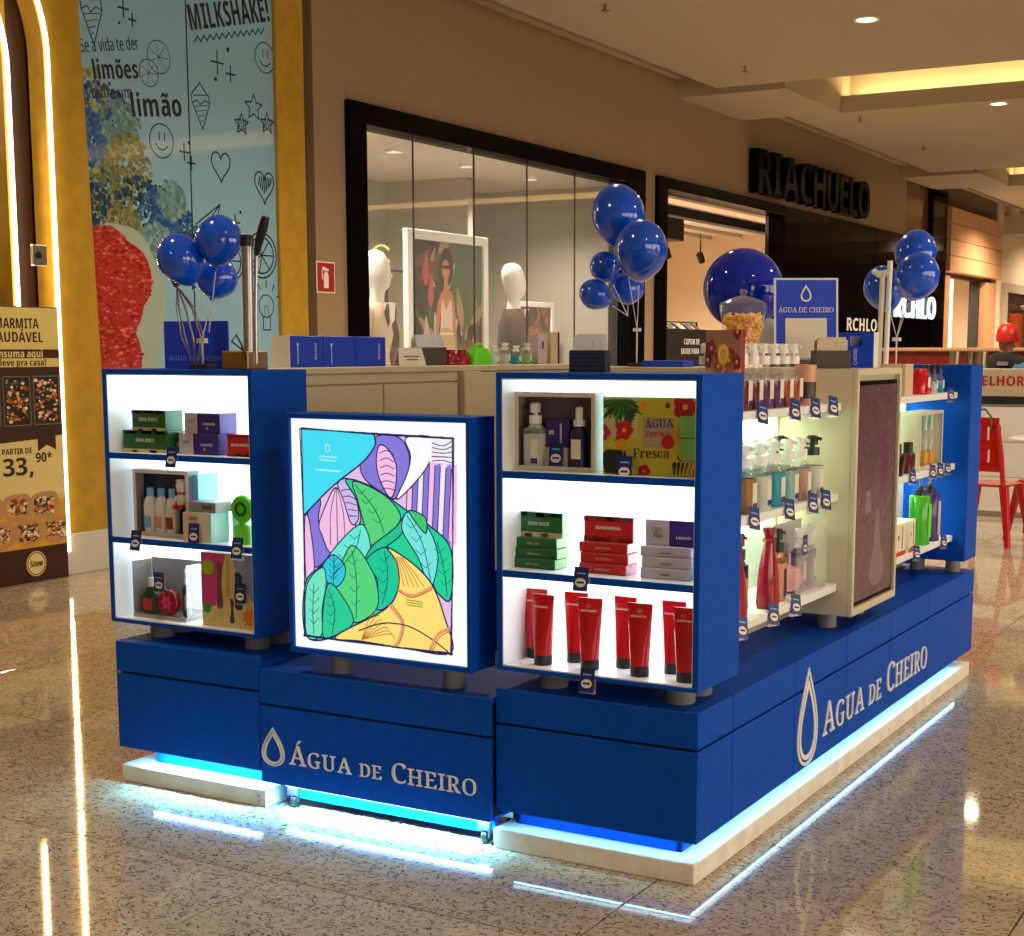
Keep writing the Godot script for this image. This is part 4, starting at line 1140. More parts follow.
	part("shirt", loft([[0.84, 0.19, 0.14], [1.0, 0.19, 0.135], [1.22, 0.215, 0.135], [1.33, 0.19, 0.105], [1.385, 0.085, 0.078]], 20), "shirt_blue", q)
	red_chair(Vector3(-1.03, 0, -7.95), 3.0, "red metal cafe chair with slotted back and hooped handle")
	red_chair(Vector3(-0.7, 0, -8.45), 4.6, "red metal cafe chair at right picture edge, seat towards table")
	var t := thing("cafe_table", "round white topped cafe table behind the red chairs", "table", Vector3(-0.73, 0, -9.12))
	part("table_top", lathe([[0.0, 0.73], [0.4, 0.73], [0.42, 0.745], [0.4, 0.76], [0.0, 0.76]], 36), "table_white", t)
	part("column", lathe([[0.04, 0.03], [0.035, 0.73]], 14), "steel", t)
	part("foot", lathe([[0.0, 0.0], [0.24, 0.0], [0.24, 0.015], [0.04, 0.04], [0.0, 0.04]], 28), "steel", t)

func red_chair(at: Vector3, turn: float, label: String):
	var c := thing("metal_chair", label, "chair", at, turn, "red metal cafe chairs")
	var R := "chair_red"
	part("seat", loft([[0.445, 0.18, 0.18, 0, 0, 5], [0.455, 0.2, 0.2, 0, 0, 5], [0.465, 0.195, 0.195, 0, 0, 5]], 28), R, c)
	for sx in [-1.0, 1.0]:
		for sz in [-1.0, 1.0]:
			part("leg", loft([[0.0, 0.02, 0.02, sx * 0.24, sz * 0.24, 4], [0.455, 0.034, 0.034, sx * 0.165, sz * 0.165, 4]], 12), R, c)
		part("back_post", loft([[0.45, 0.016, 0.02, sx * 0.165, -0.18, 4], [0.7, 0.016, 0.02, sx * 0.155, -0.22, 4], [0.92, 0.016, 0.02, sx * 0.13, -0.25, 4]], 10), R, c)
	# slotted back: bars with gaps
	for k in 5:
		var y := 0.56 + k * 0.085
		var z := -0.19 - 0.012 * k
		if k % 2 == 0: bx("back_slat", R, c, Vector3(-0.15 + k * 0.003, y, z - 0.006), Vector3(0.15 - k * 0.003, y + 0.07, z + 0.006), 0.003)
		else:
			for x in [-0.15, -0.045, 0.06]: bx("back_slat", R, c, Vector3(x, y - 0.02, z - 0.006), Vector3(x + 0.09, y + 0.09, z + 0.006), 0.003)
	part("handle", tube([Vector3(-0.08, 0.88, -0.245), Vector3(-0.08, 0.98, -0.26), Vector3(-0.04, 1.03, -0.265), Vector3(0.04, 1.03, -0.265), Vector3(0.08, 0.98, -0.26), Vector3(0.08, 0.88, -0.245)], 0.009, 8), "gift_grey_dark", c)

# ---------------------------------------------------------------- kiosk bases
func logo_drop(parent: Node3D, at: Vector3, turn: float, w: float, h: float):
	var n := Node3D.new()
	n.name = "drop_emblem"
	parent.add_child(n, true)
	n.position = at
	n.rotation.y = turn
	var a := drop_outline(w, h)
	var rings := []
	for k in [1.0, 0.89, 0.81, 0.66]:
		var q := []
		for p in a: q.append(Vector2(p.x * k, h * 0.34 + (p.y - h * 0.34) * (1.0 - (1.0 - k) * 0.92)))
		rings.append(q)
	part("outer_line", ring_plate(rings[0], rings[1], 0.004), "silver_letter", n)
	part("inner_line", ring_plate(rings[2], rings[3], 0.004), "silver_letter", n)

func logo_text(parent: Node3D, at: Vector3, turn: float, width: float, cap: float, first: String):
	var runs := [[first, cap], ["GUA", cap * 0.80], [" ", cap * 0.34], ["DE", cap * 0.66], [" ", cap * 0.5], ["C", cap], ["HEIRO", cap * 0.80]]
	var x := 0.0
	var made := []
	for r in runs:
		if r[0] == " ":
			x += r[1]
			continue
		for ch in r[0]:
			var t := TextMesh.new()
			t.text = ch
			t.font = serif
			t.font_size = 48
			t.pixel_size = r[1] / (48 * 0.72)
			t.depth = 0.005
			t.curve_step = 4.0
			t.vertical_alignment = VERTICAL_ALIGNMENT_BOTTOM
			var box := t.get_aabb()
			made.append([t, x - box.position.x, r[1]])
			x += box.size.x + cap * 0.13
	var k := width / x
	for m in made:
		var o := part("letter", m[0], "silver_letter", parent, at + Basis(Vector3.UP, turn) * Vector3(m[1] * k, 0, 0), Vector3(0, turn, 0))
		o.scale.x = k
		o.position.y = at.y - (0.0 if m[2] == cap else 0.0)
		var low: float = m[0].get_aabb().position.y
		if m[0].text in ["Á", "A", "G", "U", "D", "E", "C", "H", "I", "R", "O"]: o.position.y = at.y - low - (m[2] * 0.02 if m[0].text in ["G", "U", "C", "O"] else 0.0)

func led(label: String, at: Vector3, a: Vector3, b: Vector3, towards: Vector3, size: Vector2, energy: float):
	var t := thing("led_strip_lamp", label, "led strip", at)
	bx("lamp", "lamp_led_cool", t, a, b, 0.001)
	var mid := (a + b) / 2
	var l := AreaLight3D.new()
	l.name = "glow_light"
	l.area_size = size
	l.light_color = Color(0.50, 0.86, 1.0)
	l.light_energy = energy
	l.area_range = 30.0
	l.shadow_enabled = true
	l.position = mid + towards * 0.01
	t.add_child(l)
	l.look_at_from_position(at + mid + towards * 0.012, at + mid + towards, Vector3.BACK if absf(towards.y) > 0.9 else Vector3.UP)
	if absf(b.x - a.x) < absf(b.z - a.z) and absf(towards.y) > 0.9: l.area_size = Vector2(size.y, size.x)

const B0 := 0.1207
const B1 := 0.3819
const B2 := 0.4878

func build_kiosk_bases():
	var B := "kiosk_blue"
	var g := 0.004
	# right-hand L: short front and long side
	var r := thing("corner_base_cabinet", "long low blue base cabinet with silver drop logo on right side", "cabinet", Vector3.ZERO)
	bx("carcass", "joint_navy", r, Vector3(-0.634, B0 + 0.004, -0.30), Vector3(-0.012, B2 - 0.004, -0.012), 0)
	bx("carcass", "joint_navy", r, Vector3(-0.30, B0 + 0.004, -3.085), Vector3(-0.012, B2 - 0.004, -0.30), 0)
	bx("top_board", B, r, Vector3(-0.638, B2 - 0.014, -0.31), Vector3(-0.013, B2, -0.013), 0.001)
	bx("top_board", B, r, Vector3(-0.31, B2 - 0.014, -3.085), Vector3(-0.013, B2, -0.31), 0.001)
	bx("upper_panel", B, r, Vector3(-0.64, B1 + g, -0.016), Vector3(0, B2, 0), 0.0015)
	bx("lower_panel", B, r, Vector3(-0.64, B0, -0.016), Vector3(0, B1 - g, 0), 0.0015)
	bx("inner_side", B, r, Vector3(-0.64, B0, -0.30), Vector3(-0.634, B2, -0.017), 0.001)
	bx("bottom_board", "kiosk_blue", r, Vector3(-0.638, B0, -0.30), Vector3(-0.014, B0 + 0.01, -0.017), 0)
	bx("bottom_board", "kiosk_blue", r, Vector3(-0.30, B0, -3.08), Vector3(-0.014, B0 + 0.01, -0.30), 0)
	var z := [-0.0, -0.2511, -0.7659, -1.2775, -1.8044, -2.3314, -2.8467, -3.0969]
	for k in 7:
		var a: float = z[k] - (0.0165 if k == 0 else 0.0025)
		var b: float = z[k + 1] + (0.0025 if k < 6 else 0.0)
		bx("upper_panel", B, r, Vector3(-0.016, B1 + g, b), Vector3(0, B2, a), 0.0015)
		bx("lower_panel", B, r, Vector3(-0.016, B0, b), Vector3(0, B1 - g, a), 0.0015)
	bx("end_panel", B, r, Vector3(-0.30, B0, -3.0969), Vector3(-0.016, B2, -3.085), 0.001)
	bx("toe_kick", "kiosk_blue", r, Vector3(-0.62, 0.062, -0.095), Vector3(-0.08, B0, -0.08), 0)
	bx("toe_kick", "kiosk_blue", r, Vector3(-0.095, 0.062, -3.02), Vector3(-0.08, B0, -0.08), 0)
	bx("toe_kick", "kiosk_blue", r, Vector3(-0.62, 0.062, -0.3), Vector3(-0.605, B0, -0.08), 0)
	logo_drop(r, Vector3(0.0005, 0.127, -0.885), PI / 2, 0.20, 0.325)
	logo_text(r, Vector3(0.003, 0.187, -1.035), PI / 2, 1.30, 0.112, "A")
	var p := thing("corner_plinth", "long scuffed off-white plinth boards under the right base cabinet", "plinth")
	bx("board", "plinth_white", p, Vector3(-0.653, 0, -0.03), Vector3(-0.0075, 0.0615, -0.006), 0.003)
	bx("board", "plinth_white", p, Vector3(-0.03, 0, -3.098), Vector3(-0.006, 0.0615, -0.0305), 0.003)
	bx("top_board", "plinth_white", p, Vector3(-0.65, 0.05, -0.3), Vector3(-0.0305, 0.061, -0.0305), 0.001)
	bx("top_board", "plinth_white", p, Vector3(-0.3, 0.05, -3.098), Vector3(-0.0305, 0.061, -0.3005), 0.001)
	bx("end_board", "plinth_white", p, Vector3(-0.653, 0, -0.3), Vector3(-0.64, 0.049, -0.031), 0.002)
	bx("end_board", "plinth_white", p, Vector3(-0.3, 0, -3.098), Vector3(-0.031, 0.049, -3.085), 0.002)
	led("cool white led strip under the right base cabinet's short front", Vector3(-0.33, 0.112, -0.034), Vector3(-0.27, 0, -0.003), Vector3(0.302, 0.008, 0.003), Vector3.DOWN, Vector2(0.57, 0.006), 0.045)
	led("cool white led strip under the right base cabinet's long side", Vector3(-0.034, 0.112, -1.5), Vector3(-0.003, 0, -1.46), Vector3(0.003, 0.008, 1.46), Vector3.DOWN, Vector2(2.9, 0.006), 0.22)
	# left base
	var l := thing("left_base_cabinet", "plain low blue base cabinet under the left display tower", "cabinet")
	var X0 := -2.131
	var X1 := -1.511
	var Z := 0.026
	bx("carcass", "joint_navy", l, Vector3(X0 + 0.008, B0 + 0.004, -0.27), Vector3(X1 - 0.008, B2 - 0.004, Z - 0.012), 0)
	bx("carcass", "joint_navy", l, Vector3(X0 + 0.008, B0 + 0.004, -3.09), Vector3(-1.85, B2 - 0.004, -0.27), 0)
	bx("top_board", B, l, Vector3(X0 + 0.002, B2 - 0.014, -0.27), Vector3(X1, B2, Z - 0.013), 0.001)
	bx("top_board", B, l, Vector3(X0 + 0.002, B2 - 0.014, -3.09), Vector3(-1.85, B2, -0.271), 0.001)
	bx("upper_panel", B, l, Vector3(X0, B1 + g, Z - 0.016), Vector3(X1, B2, Z), 0.0015)
	bx("lower_panel", B, l, Vector3(X0, B0, Z - 0.016), Vector3(X1, B1 - g, Z), 0.0015)
	bx("side_panel", B, l, Vector3(X0, B0, -3.09), Vector3(X0 + 0.008, B2, Z - 0.017), 0.001)
	bx("side_panel", B, l, Vector3(X1 - 0.008, B0, -0.27), Vector3(X1, B2, Z - 0.017), 0.001)
	bx("bottom_board", "kiosk_blue", l, Vector3(X0 + 0.008, B0, -0.27), Vector3(X1 - 0.009, B0 + 0.01, Z - 0.02), 0)
	bx("toe_kick", "kiosk_blue", l, Vector3(X0 + 0.09, 0.06, Z - 0.095), Vector3(X1 - 0.02, B0, Z - 0.08), 0)
	bx("hinge_pin", "steel", l, Vector3(X0 - 0.004, B1 - 0.006, Z - 0.02), Vector3(X0 + 0.02, B1 + 0.005, Z + 0.001), 0.001)
	var lp := thing("left_plinth", "short off-white plinth box under the left base cabinet", "plinth")
	bx("board", "plinth_white", lp, Vector3(-2.128, 0, 0.0), Vector3(-1.495, 0.0575, 0.02), 0.003)
	bx("top_board", "plinth_white", lp, Vector3(-2.128, 0.047, -0.27), Vector3(-1.495, 0.0575, -0.0005), 0.001)
	bx("end_board", "plinth_white", lp, Vector3(-1.51, 0, -0.27), Vector3(-1.496, 0.0465, -0.001), 0.001)
	bx("end_board", "plinth_white", lp, Vector3(-2.128, 0, -0.27), Vector3(-2.114, 0.0465, -0.001), 0.001)
	for q in [Vector3(-1.525, 0.035, 0.0201), Vector3(-1.525, 0.018, 0.0201)]: part("screw", lathe([[0.0, 0.0], [0.005, 0.0], [0.004, 0.002], [0.0, 0.0025]], 10), "steel", lp, q, Vector3(PI / 2, 0, 0))
	led("cool white led strip under the left base cabinet", Vector3(-1.79, 0.112, Z - 0.03), Vector3(-0.22, 0, -0.006), Vector3(0.255, 0.008, 0.006), Vector3.DOWN, Vector2(0.47, 0.012), 1.0)
	# gate unit on castors
	var c := thing("gate_cabinet", "blue centre gate cabinet on castors with silver brand lettering", "cabinet")
	var CX0 := -1.507
	var CX1 := -0.645
	var C0 := 0.0878
	var C1 := 0.3429
	var C2 := 0.458
	bx("carcass", "joint_navy", c, Vector3(CX0 + 0.004, C0 + 0.004, -0.34), Vector3(CX1 - 0.004, C2 - 0.004, Z - 0.012), 0)
	bx("top_board", B, c, Vector3(CX0, C2 - 0.014, -0.34), Vector3(CX1, C2, Z - 0.013), 0.001)
	bx("upper_panel", B, c, Vector3(CX0, C1 + g, Z - 0.016), Vector3(CX1, C2, Z), 0.0015)
	bx("lower_panel", B, c, Vector3(CX0, C0, Z - 0.016), Vector3(CX1, C1 - g, Z), 0.0015)
	bx("skirt", "kiosk_blue", c, Vector3(CX0 + 0.05, 0.032, Z - 0.075), Vector3(CX1 - 0.02, C0, Z - 0.06), 0)
	bx("bottom_board", "kiosk_blue", c, Vector3(CX0, C0, -0.34), Vector3(CX1, C0 + 0.01, Z - 0.017), 0)
	for x in [CX0 + 0.09, CX1 - 0.05]:
		for zz in [-0.045, -0.19]:
			part("castor_wheel", lathe([[0.0, -0.009], [0.019, -0.009], [0.021, -0.006], [0.021, 0.006], [0.019, 0.009], [0.0, 0.009]], 18), "black_plastic", c, Vector3(x, 0.021, zz + 0.01), Vector3(0, 0, PI / 2))
			bx("castor_fork", "steel", c, Vector3(x - 0.014, 0.018, zz), Vector3(x - 0.010, 0.045, zz + 0.02), 0.001); bx("castor_fork", "steel", c, Vector3(x + 0.010, 0.018, zz), Vector3(x + 0.014, 0.045, zz + 0.02), 0.001); bx("castor_plate", "steel", c, Vector3(x - 0.02, 0.043, zz - 0.015), Vector3(x + 0.02, C0, zz + 0.03), 0.001)
	logo_drop(c, Vector3(-1.454, 0.146, Z + 0.0005), 0, 0.095, 0.127)
	logo_text(c, Vector3(-1.388, 0.162, Z + 0.003), 0, 0.705, 0.062, "Á")
	led("cyan white led strip under the blue gate cabinet", Vector3(-1.07, 0.078, Z - 0.03), Vector3(-0.36, 0, -0.008), Vector3(0.41, 0.009, 0.008), Vector3.DOWN, Vector2(0.77, 0.016), 1.5)

# ---------------------------------------------------------------- display towers
const T0 := 0.544
const TT := 1.40

func tower(label: String, x0: float, x1: float, zf: float, zb: float, s1: float, s2: float) -> Node3D:
	var t := thing("display_tower", label, "display unit", Vector3(x0, 0, zf), 0, "backlit display towers")
	var w := x1 - x0
	var d := zf - zb
	var B := "kiosk_blue"
	for x in [0.0, w - 0.018]: bx("side_panel", B, t, Vector3(x, T0, -d), Vector3(x + 0.018, TT, 0), 0.0015)
	bx("top_panel", B, t, Vector3(0.0185, TT - 0.016, -d), Vector3(w - 0.0185, TT, 0), 0.0015)
	bx("bottom_panel", B, t, Vector3(0.0185, T0, -d), Vector3(w - 0.0185, T0 + 0.012, 0), 0.0015)
	bx("rear_panel", B, t, Vector3(0.0185, T0 + 0.0125, -d), Vector3(w - 0.0185, TT - 0.0165, -d + 0.008), 0)
	for x in [0.0185, w - 0.0205]: bx("side_liner", "white_laminate", t, Vector3(x, T0 + 0.013, -d + 0.03), Vector3(x + 0.002, TT - 0.017, -0.003), 0)
	bx("floor_liner", "white_laminate", t, Vector3(0.021, T0 + 0.0125, -d + 0.03), Vector3(w - 0.021, T0 + 0.0165, -0.003), 0)
	bx("top_liner", "white_laminate", t, Vector3(0.021, TT - 0.020, -d + 0.03), Vector3(w - 0.021, TT - 0.0165, -0.003), 0)
	for y in [s1, s2]:
		var sh := bx("shelf", "white_laminate", t, Vector3(0.021, y - 0.01, -d + 0.03), Vector3(w - 0.021, y + 0.01, -0.006), 0.001)
		var e := part("shelf_edge", box_mesh(Vector3(w - 0.04, 0.02, 0.005), 0.0008), B, sh, Vector3(0, 0, (d - 0.036) / 2 + 0.003))
	var lev := [T0 + 0.0165, s2 + 0.01, s2 - 0.01, s1 + 0.01, s1 - 0.01, TT - 0.02]
	lev = [[T0 + 0.017, s2 - 0.0105], [s2 + 0.0105, s1 - 0.0105], [s1 + 0.0105, TT - 0.0205]]
	bx("lamp_panel", "lamp_back_panel", t, Vector3(0.02, T0 + 0.017, -d + 0.02), Vector3(w - 0.02, TT - 0.021, -d + 0.029), 0)
	for v in lev:
		area(t, Vector3(w / 2, (v[0] + v[1]) / 2, -d + 0.0315), Vector3(0, PI, 0), Vector2(w - 0.05, v[1] - v[0] - 0.005), Color(0.86, 0.95, 1.0), TOWER_LIGHT)
	for fx in [0.13, w - 0.10]:
		for fz in [-0.11, -d + 0.06]: part("foot", lathe([[0.0, B2], [0.040, B2], [0.042, B2 + 0.004], [0.042, T0], [0.0, T0]], 24), "foot_grey", t, Vector3(fx, 0, fz))
	return t



func build_towers():
	tower("left blue display tower with three white backlit shelves", -2.185, -1.537, -0.012, -0.285, 1.1118, 0.8273)
	tower("right blue display tower with eight red tubes on its lowest shelf", -0.634, 0.0, 0.003, -0.285, 1.1118, 0.8273)

func build_light_box():
	var t := thing("light_box", "glowing poster light box of colourful leaf drawing in blue frame", "light box", Vector3(-1.0425, 0, 0.02))
	var w := 0.64
	var y0 := 0.527
	var y1 := 1.272
	for s in [-1, 1]: bx("frame_side", "kiosk_blue", t, Vector3(s * w / 2, y0, -0.13), Vector3(s * (w / 2 + 0.016), y1, 0.006), 0.002)
	bx("frame_top", "kiosk_blue", t, Vector3(-w / 2, y1 - 0.016, -0.13), Vector3(w / 2, y1, 0.006), 0.002)
	bx("frame_bottom", "kiosk_blue", t, Vector3(-w / 2, y0, -0.13), Vector3(w / 2, y0 + 0.016, 0.006), 0.002)
	bx("rear_board", "kiosk_blue", t, Vector3(-w / 2, y0 + 0.016, -0.13), Vector3(w / 2, y1 - 0.016, -0.12), 0)
	bx("lamp_tray", "white_laminate", t, Vector3(-w / 2 + 0.001, y0 + 0.017, -0.119), Vector3(w / 2 - 0.001, y1 - 0.017, -0.004), 0)
	var m := mat("lamp_poster_print", Color(0.5, 0.5, 0.5), 0.35)
	var tex := ImageTexture.create_from_image(paint_leaves())
	m.albedo_texture = tex
	m.emission_enabled = true
	m.emission_texture = tex
	m.emission = Color.WHITE
	m.emission_operator = BaseMaterial3D.EMISSION_OP_MULTIPLY
	m.emission_energy_multiplier = 1.0
	m.texture_repeat = false
	var ph := y1 - y0 - 0.034
	quad("lamp_poster", m, t, Vector3(0, (y0 + y1) / 2, -0.0025), Vector2(w - 0.004, ph))
	area(t, Vector3(0, (y0 + y1) / 2, 0.004), Vector3(0, PI, 0), Vector2(w - 0.03, ph - 0.03), Color(0.92, 0.98, 1.0), 0.25)
	for x in [-0.20, 0.22]:
		for z in [-0.085]: part("foot", lathe([[0.0, 0.458], [0.034, 0.458], [0.036, 0.462], [0.036, y0], [0.0, y0]], 24), "foot_grey", t, Vector3(x, 0, z))

func paint_leaves() -> Image:
	var W := 640
	var H := 720
	var im := paper(W, H, rgb8(246, 250, 255))
	var map := func(x: float, y: float) -> Vector2:
		var u := (x - 22.0) / 570.0
		var top := 62 + 13 * u
		var bot := 822 + 68 * u
		return Vector2(u * W, (y - top) / (bot - top) * H)
	var ink := rgb8(30, 30, 84)
	var shape := func(flat: Array, c: Color, w := 4.0):
		var q := []
		for i in range(0, flat.size(), 2): q.append(map.call(flat[i], flat[i + 1]))
		q = smooth(q, true, 5)
		fill(im, q, c)
		if w > 0: stroke(im, q, w, ink, true)
	var line := func(flat: Array, w: float, c: Color):
		var q := []
		for i in range(0, flat.size(), 2): q.append(map.call(flat[i], flat[i + 1]))
		stroke(im, smooth(q, false, 5), w, c)
	var rect := []
	for p in [[58, 98], [552, 124], [543, 846], [54, 786]]: rect.append(map.call(p[0], p[1]))
	fill(im, rect, rgb8(222, 186, 226))
	var violet := rgb8(128, 118, 214)
	var pink := rgb8(238, 186, 226)
	# stripes on the right
	for k in 9:
		var x := 410.0 + k * 17
		var q := [map.call(x, 210 + absf(4 - k) * 4), map.call(x + 17, 208), map.call(x + 13, 480), map.call(x - 12, 460)]
		fill(im, q, [pink, violet, rgb8(240, 226, 244), violet][k % 4])
		stroke(im, [q[0], q[3]], 3.0, ink)
	# upper centre shells
	shape.call([262, 250, 258, 190, 305, 122, 380, 122, 414, 180, 404, 260, 366, 326, 310, 296], violet)
	shape.call([318, 150, 345, 160, 372, 214, 368, 290, 350, 322, 318, 262, 308, 200], pink)
	for k in 6: line.call([318 + k * 1.0, 176 + k * 24, 342, 166 + k * 25, 366, 182 + k * 23], 2.5, ink)
	shape.call([404, 124, 490, 124, 484, 190, 440, 262, 372, 328, 408, 240, 418, 180], rgb8(246, 246, 252))
	fill(im, [map.call(490, 124), map.call(552, 126), map.call(548, 210), map.call(478, 204)], rgb8(236, 230, 246))
	for k in 5: line.call([486, 140 + k * 15, 520, 150 + k * 12, 548, 134 + k * 18], 2.5, ink)
	# left band
	shape.call([74, 370, 118, 330, 110, 400, 130, 470, 152, 504, 96, 556, 78, 470], violet)
	shape.call([62, 400, 78, 400, 92, 560, 64, 608], pink)
	shape.call([170, 290, 206, 330, 236, 420, 196, 476, 150, 508, 122, 450, 112, 410, 140, 340], pink)
	for k in 3: line.call([170 + k * 3, 292, 152 + k * 22, 380, 150 + k * 24, 480], 2.5, ink)
	shape.call([178, 276, 214, 262, 240, 330, 246, 392, 222, 410, 196, 330], rgb8(200, 180, 232))
	for k in 5: line.call([188 + k * 8, 300 + k * 20, 216, 296 + k * 22, 240, 312 + k * 18], 2.5, ink)
	# cyan corner
	fill(im, smooth([map.call(58, 98), map.call(300, 112), map.call(304, 150), map.call(262, 206), map.call(160, 286), map.call(58, 384)], false, 1), rgb8(62, 216, 240))
	line.call([300, 112, 304, 150, 262, 206, 160, 286, 58, 384], 5.0, ink)
	# green field
	var emerald := rgb8(26, 206, 148)
	shape.call([206, 262, 300, 290, 400, 362, 470, 410, 542, 492, 540, 660, 500, 640, 470, 600, 400, 660, 330, 700, 160, 790, 58, 786, 60, 610, 130, 540, 246, 420, 240, 330], emerald, 5.0)
	shape.call([232, 268, 330, 312, 382, 374, 368, 420, 290, 482, 262, 400, 244, 330], rgb8(84, 206, 118))
	shape.call([246, 412, 284, 480, 262, 530, 206, 612, 168, 630, 122, 552], rgb8(104, 226, 212))
	shape.call([290, 484, 366, 422, 404, 372, 388, 440, 330, 490, 268, 534], rgb8(30, 190, 140))
	shape.call([410, 368, 470, 420, 500, 500, 496, 570, 474, 620, 438, 520, 388, 428], rgb8(112, 224, 220))
	shape.call([412, 364, 462, 386, 464, 440, 430, 400], rgb8(60, 196, 110))
	shape.call([268, 534, 336, 488, 376, 560, 372, 640, 330, 692, 300, 690, 306, 600], rgb8(18, 196, 150))
	shape.call([220, 482, 290, 570, 308, 660, 290, 710, 228, 742, 186, 690, 166, 620], rgb8(80, 210, 128))
	shape.call([124, 545, 160, 514, 198, 552, 190, 600, 160, 622, 124, 590], rgb8(44, 196, 220))
	shape.call([64, 620, 120, 556, 132, 610, 116, 700, 112, 786, 60, 784], rgb8(110, 224, 190))
	shape.call([138, 612, 196, 668, 222, 744, 160, 786, 116, 780], rgb8(34, 200, 150))
	# veins
	for v in [[236, 280, 300, 360, 330, 440], [222, 500, 236, 600, 232, 730], [404, 380, 452, 470, 478, 600], [160, 520, 160, 570, 156, 618], [330, 500, 340, 590, 320, 680], [252, 430, 230, 500, 150, 590], [140, 630, 160, 700, 150, 780], [90, 610, 84, 700, 86, 780], [500, 470, 520, 560, 530, 650]]:
		line.call(v, 3.0, rgb8(12, 90, 90))
		for k in 4:
			var t := 0.2 + k * 0.2
			var x := lerpf(v[0], v[4], t)
			var y := lerpf(v[1], v[5], t)
			line.call([x, y, x + 18, y - 20], 2.0, rgb8(12, 100, 96)); line.call([x, y, x - 16, y - 16], 2.0, rgb8(12, 100, 96))
	# yellow fruit
	var yellow := rgb8(248, 218, 116)
	shape.call([340, 488, 420, 540, 482, 612, 520, 720, 541, 842, 400, 830, 250, 806, 160, 790, 330, 696, 374, 620, 370, 540], yellow, 5.0)
	var brown := rgb8(176, 104, 50)
	line.call([372, 630, 420, 650, 480, 622], 9.0, rgb8(226, 150, 110)); line.call([372, 634, 420, 656, 482, 628], 3.0, brown)
	for k in 6: line.call([376 + k * 16, 622 - absf(k - 3) * 2, 372 + k * 9, 560, 362 + k * 5, 520], 2.5, brown)
	line.call([344, 682, 384, 740, 374, 800, 356, 824], 10.0, rgb8(226, 150, 120)); line.call([352, 680, 390, 740, 380, 800, 362, 826], 3.0, brown)
	for k in 7: line.call([250, 800, 280 + k * 10, 720 + k * 10, 300 + k * 10, 700 + k * 16], 2.5, brown)
	line.call([240, 770, 320, 744, 400, 752, 470, 790, 530, 838], 4.0, ink)
	line.call([540, 760, 500, 780, 474, 834], 9.0, rgb8(222, 140, 110)); line.call([540, 768, 506, 788, 482, 836], 3.0, brown)
	for k in 3: line.call([400, 664 + k * 8, 452, 672 + k * 8], 3.0, rgb8(120, 150, 40))
	# sketchy border
	for k in 2:
		line.call([50 + k * 6, 96 - k * 3, 300, 110 + k * 3, 554 - k * 4, 124 + k * 2], 4.0, ink)
		line.call([554 - k * 5, 122, 548, 480, 542 - k * 3, 850], 4.0, ink)
		line.call([546, 848 - k * 4, 300, 818, 50, 784 + k * 4], 4.0, ink)
		line.call([52 + k * 6, 94, 58, 460, 52 + k * 4, 788], 4.0, ink)
	# pale brand mark in the cyan corner
	stroke(im, circle_pts(map.call(146, 160), 8, 14, 1.5), 2.5, rgb8(190, 244, 250), true)
	for k in 2: line.call([116 + k * 4, 186 + k * 12, 176 - k * 4, 190 + k * 12], 5.0, rgb8(150, 236, 248))
	line.call([102, 230, 186, 236], 5.0, rgb8(170, 240, 250))
	return im

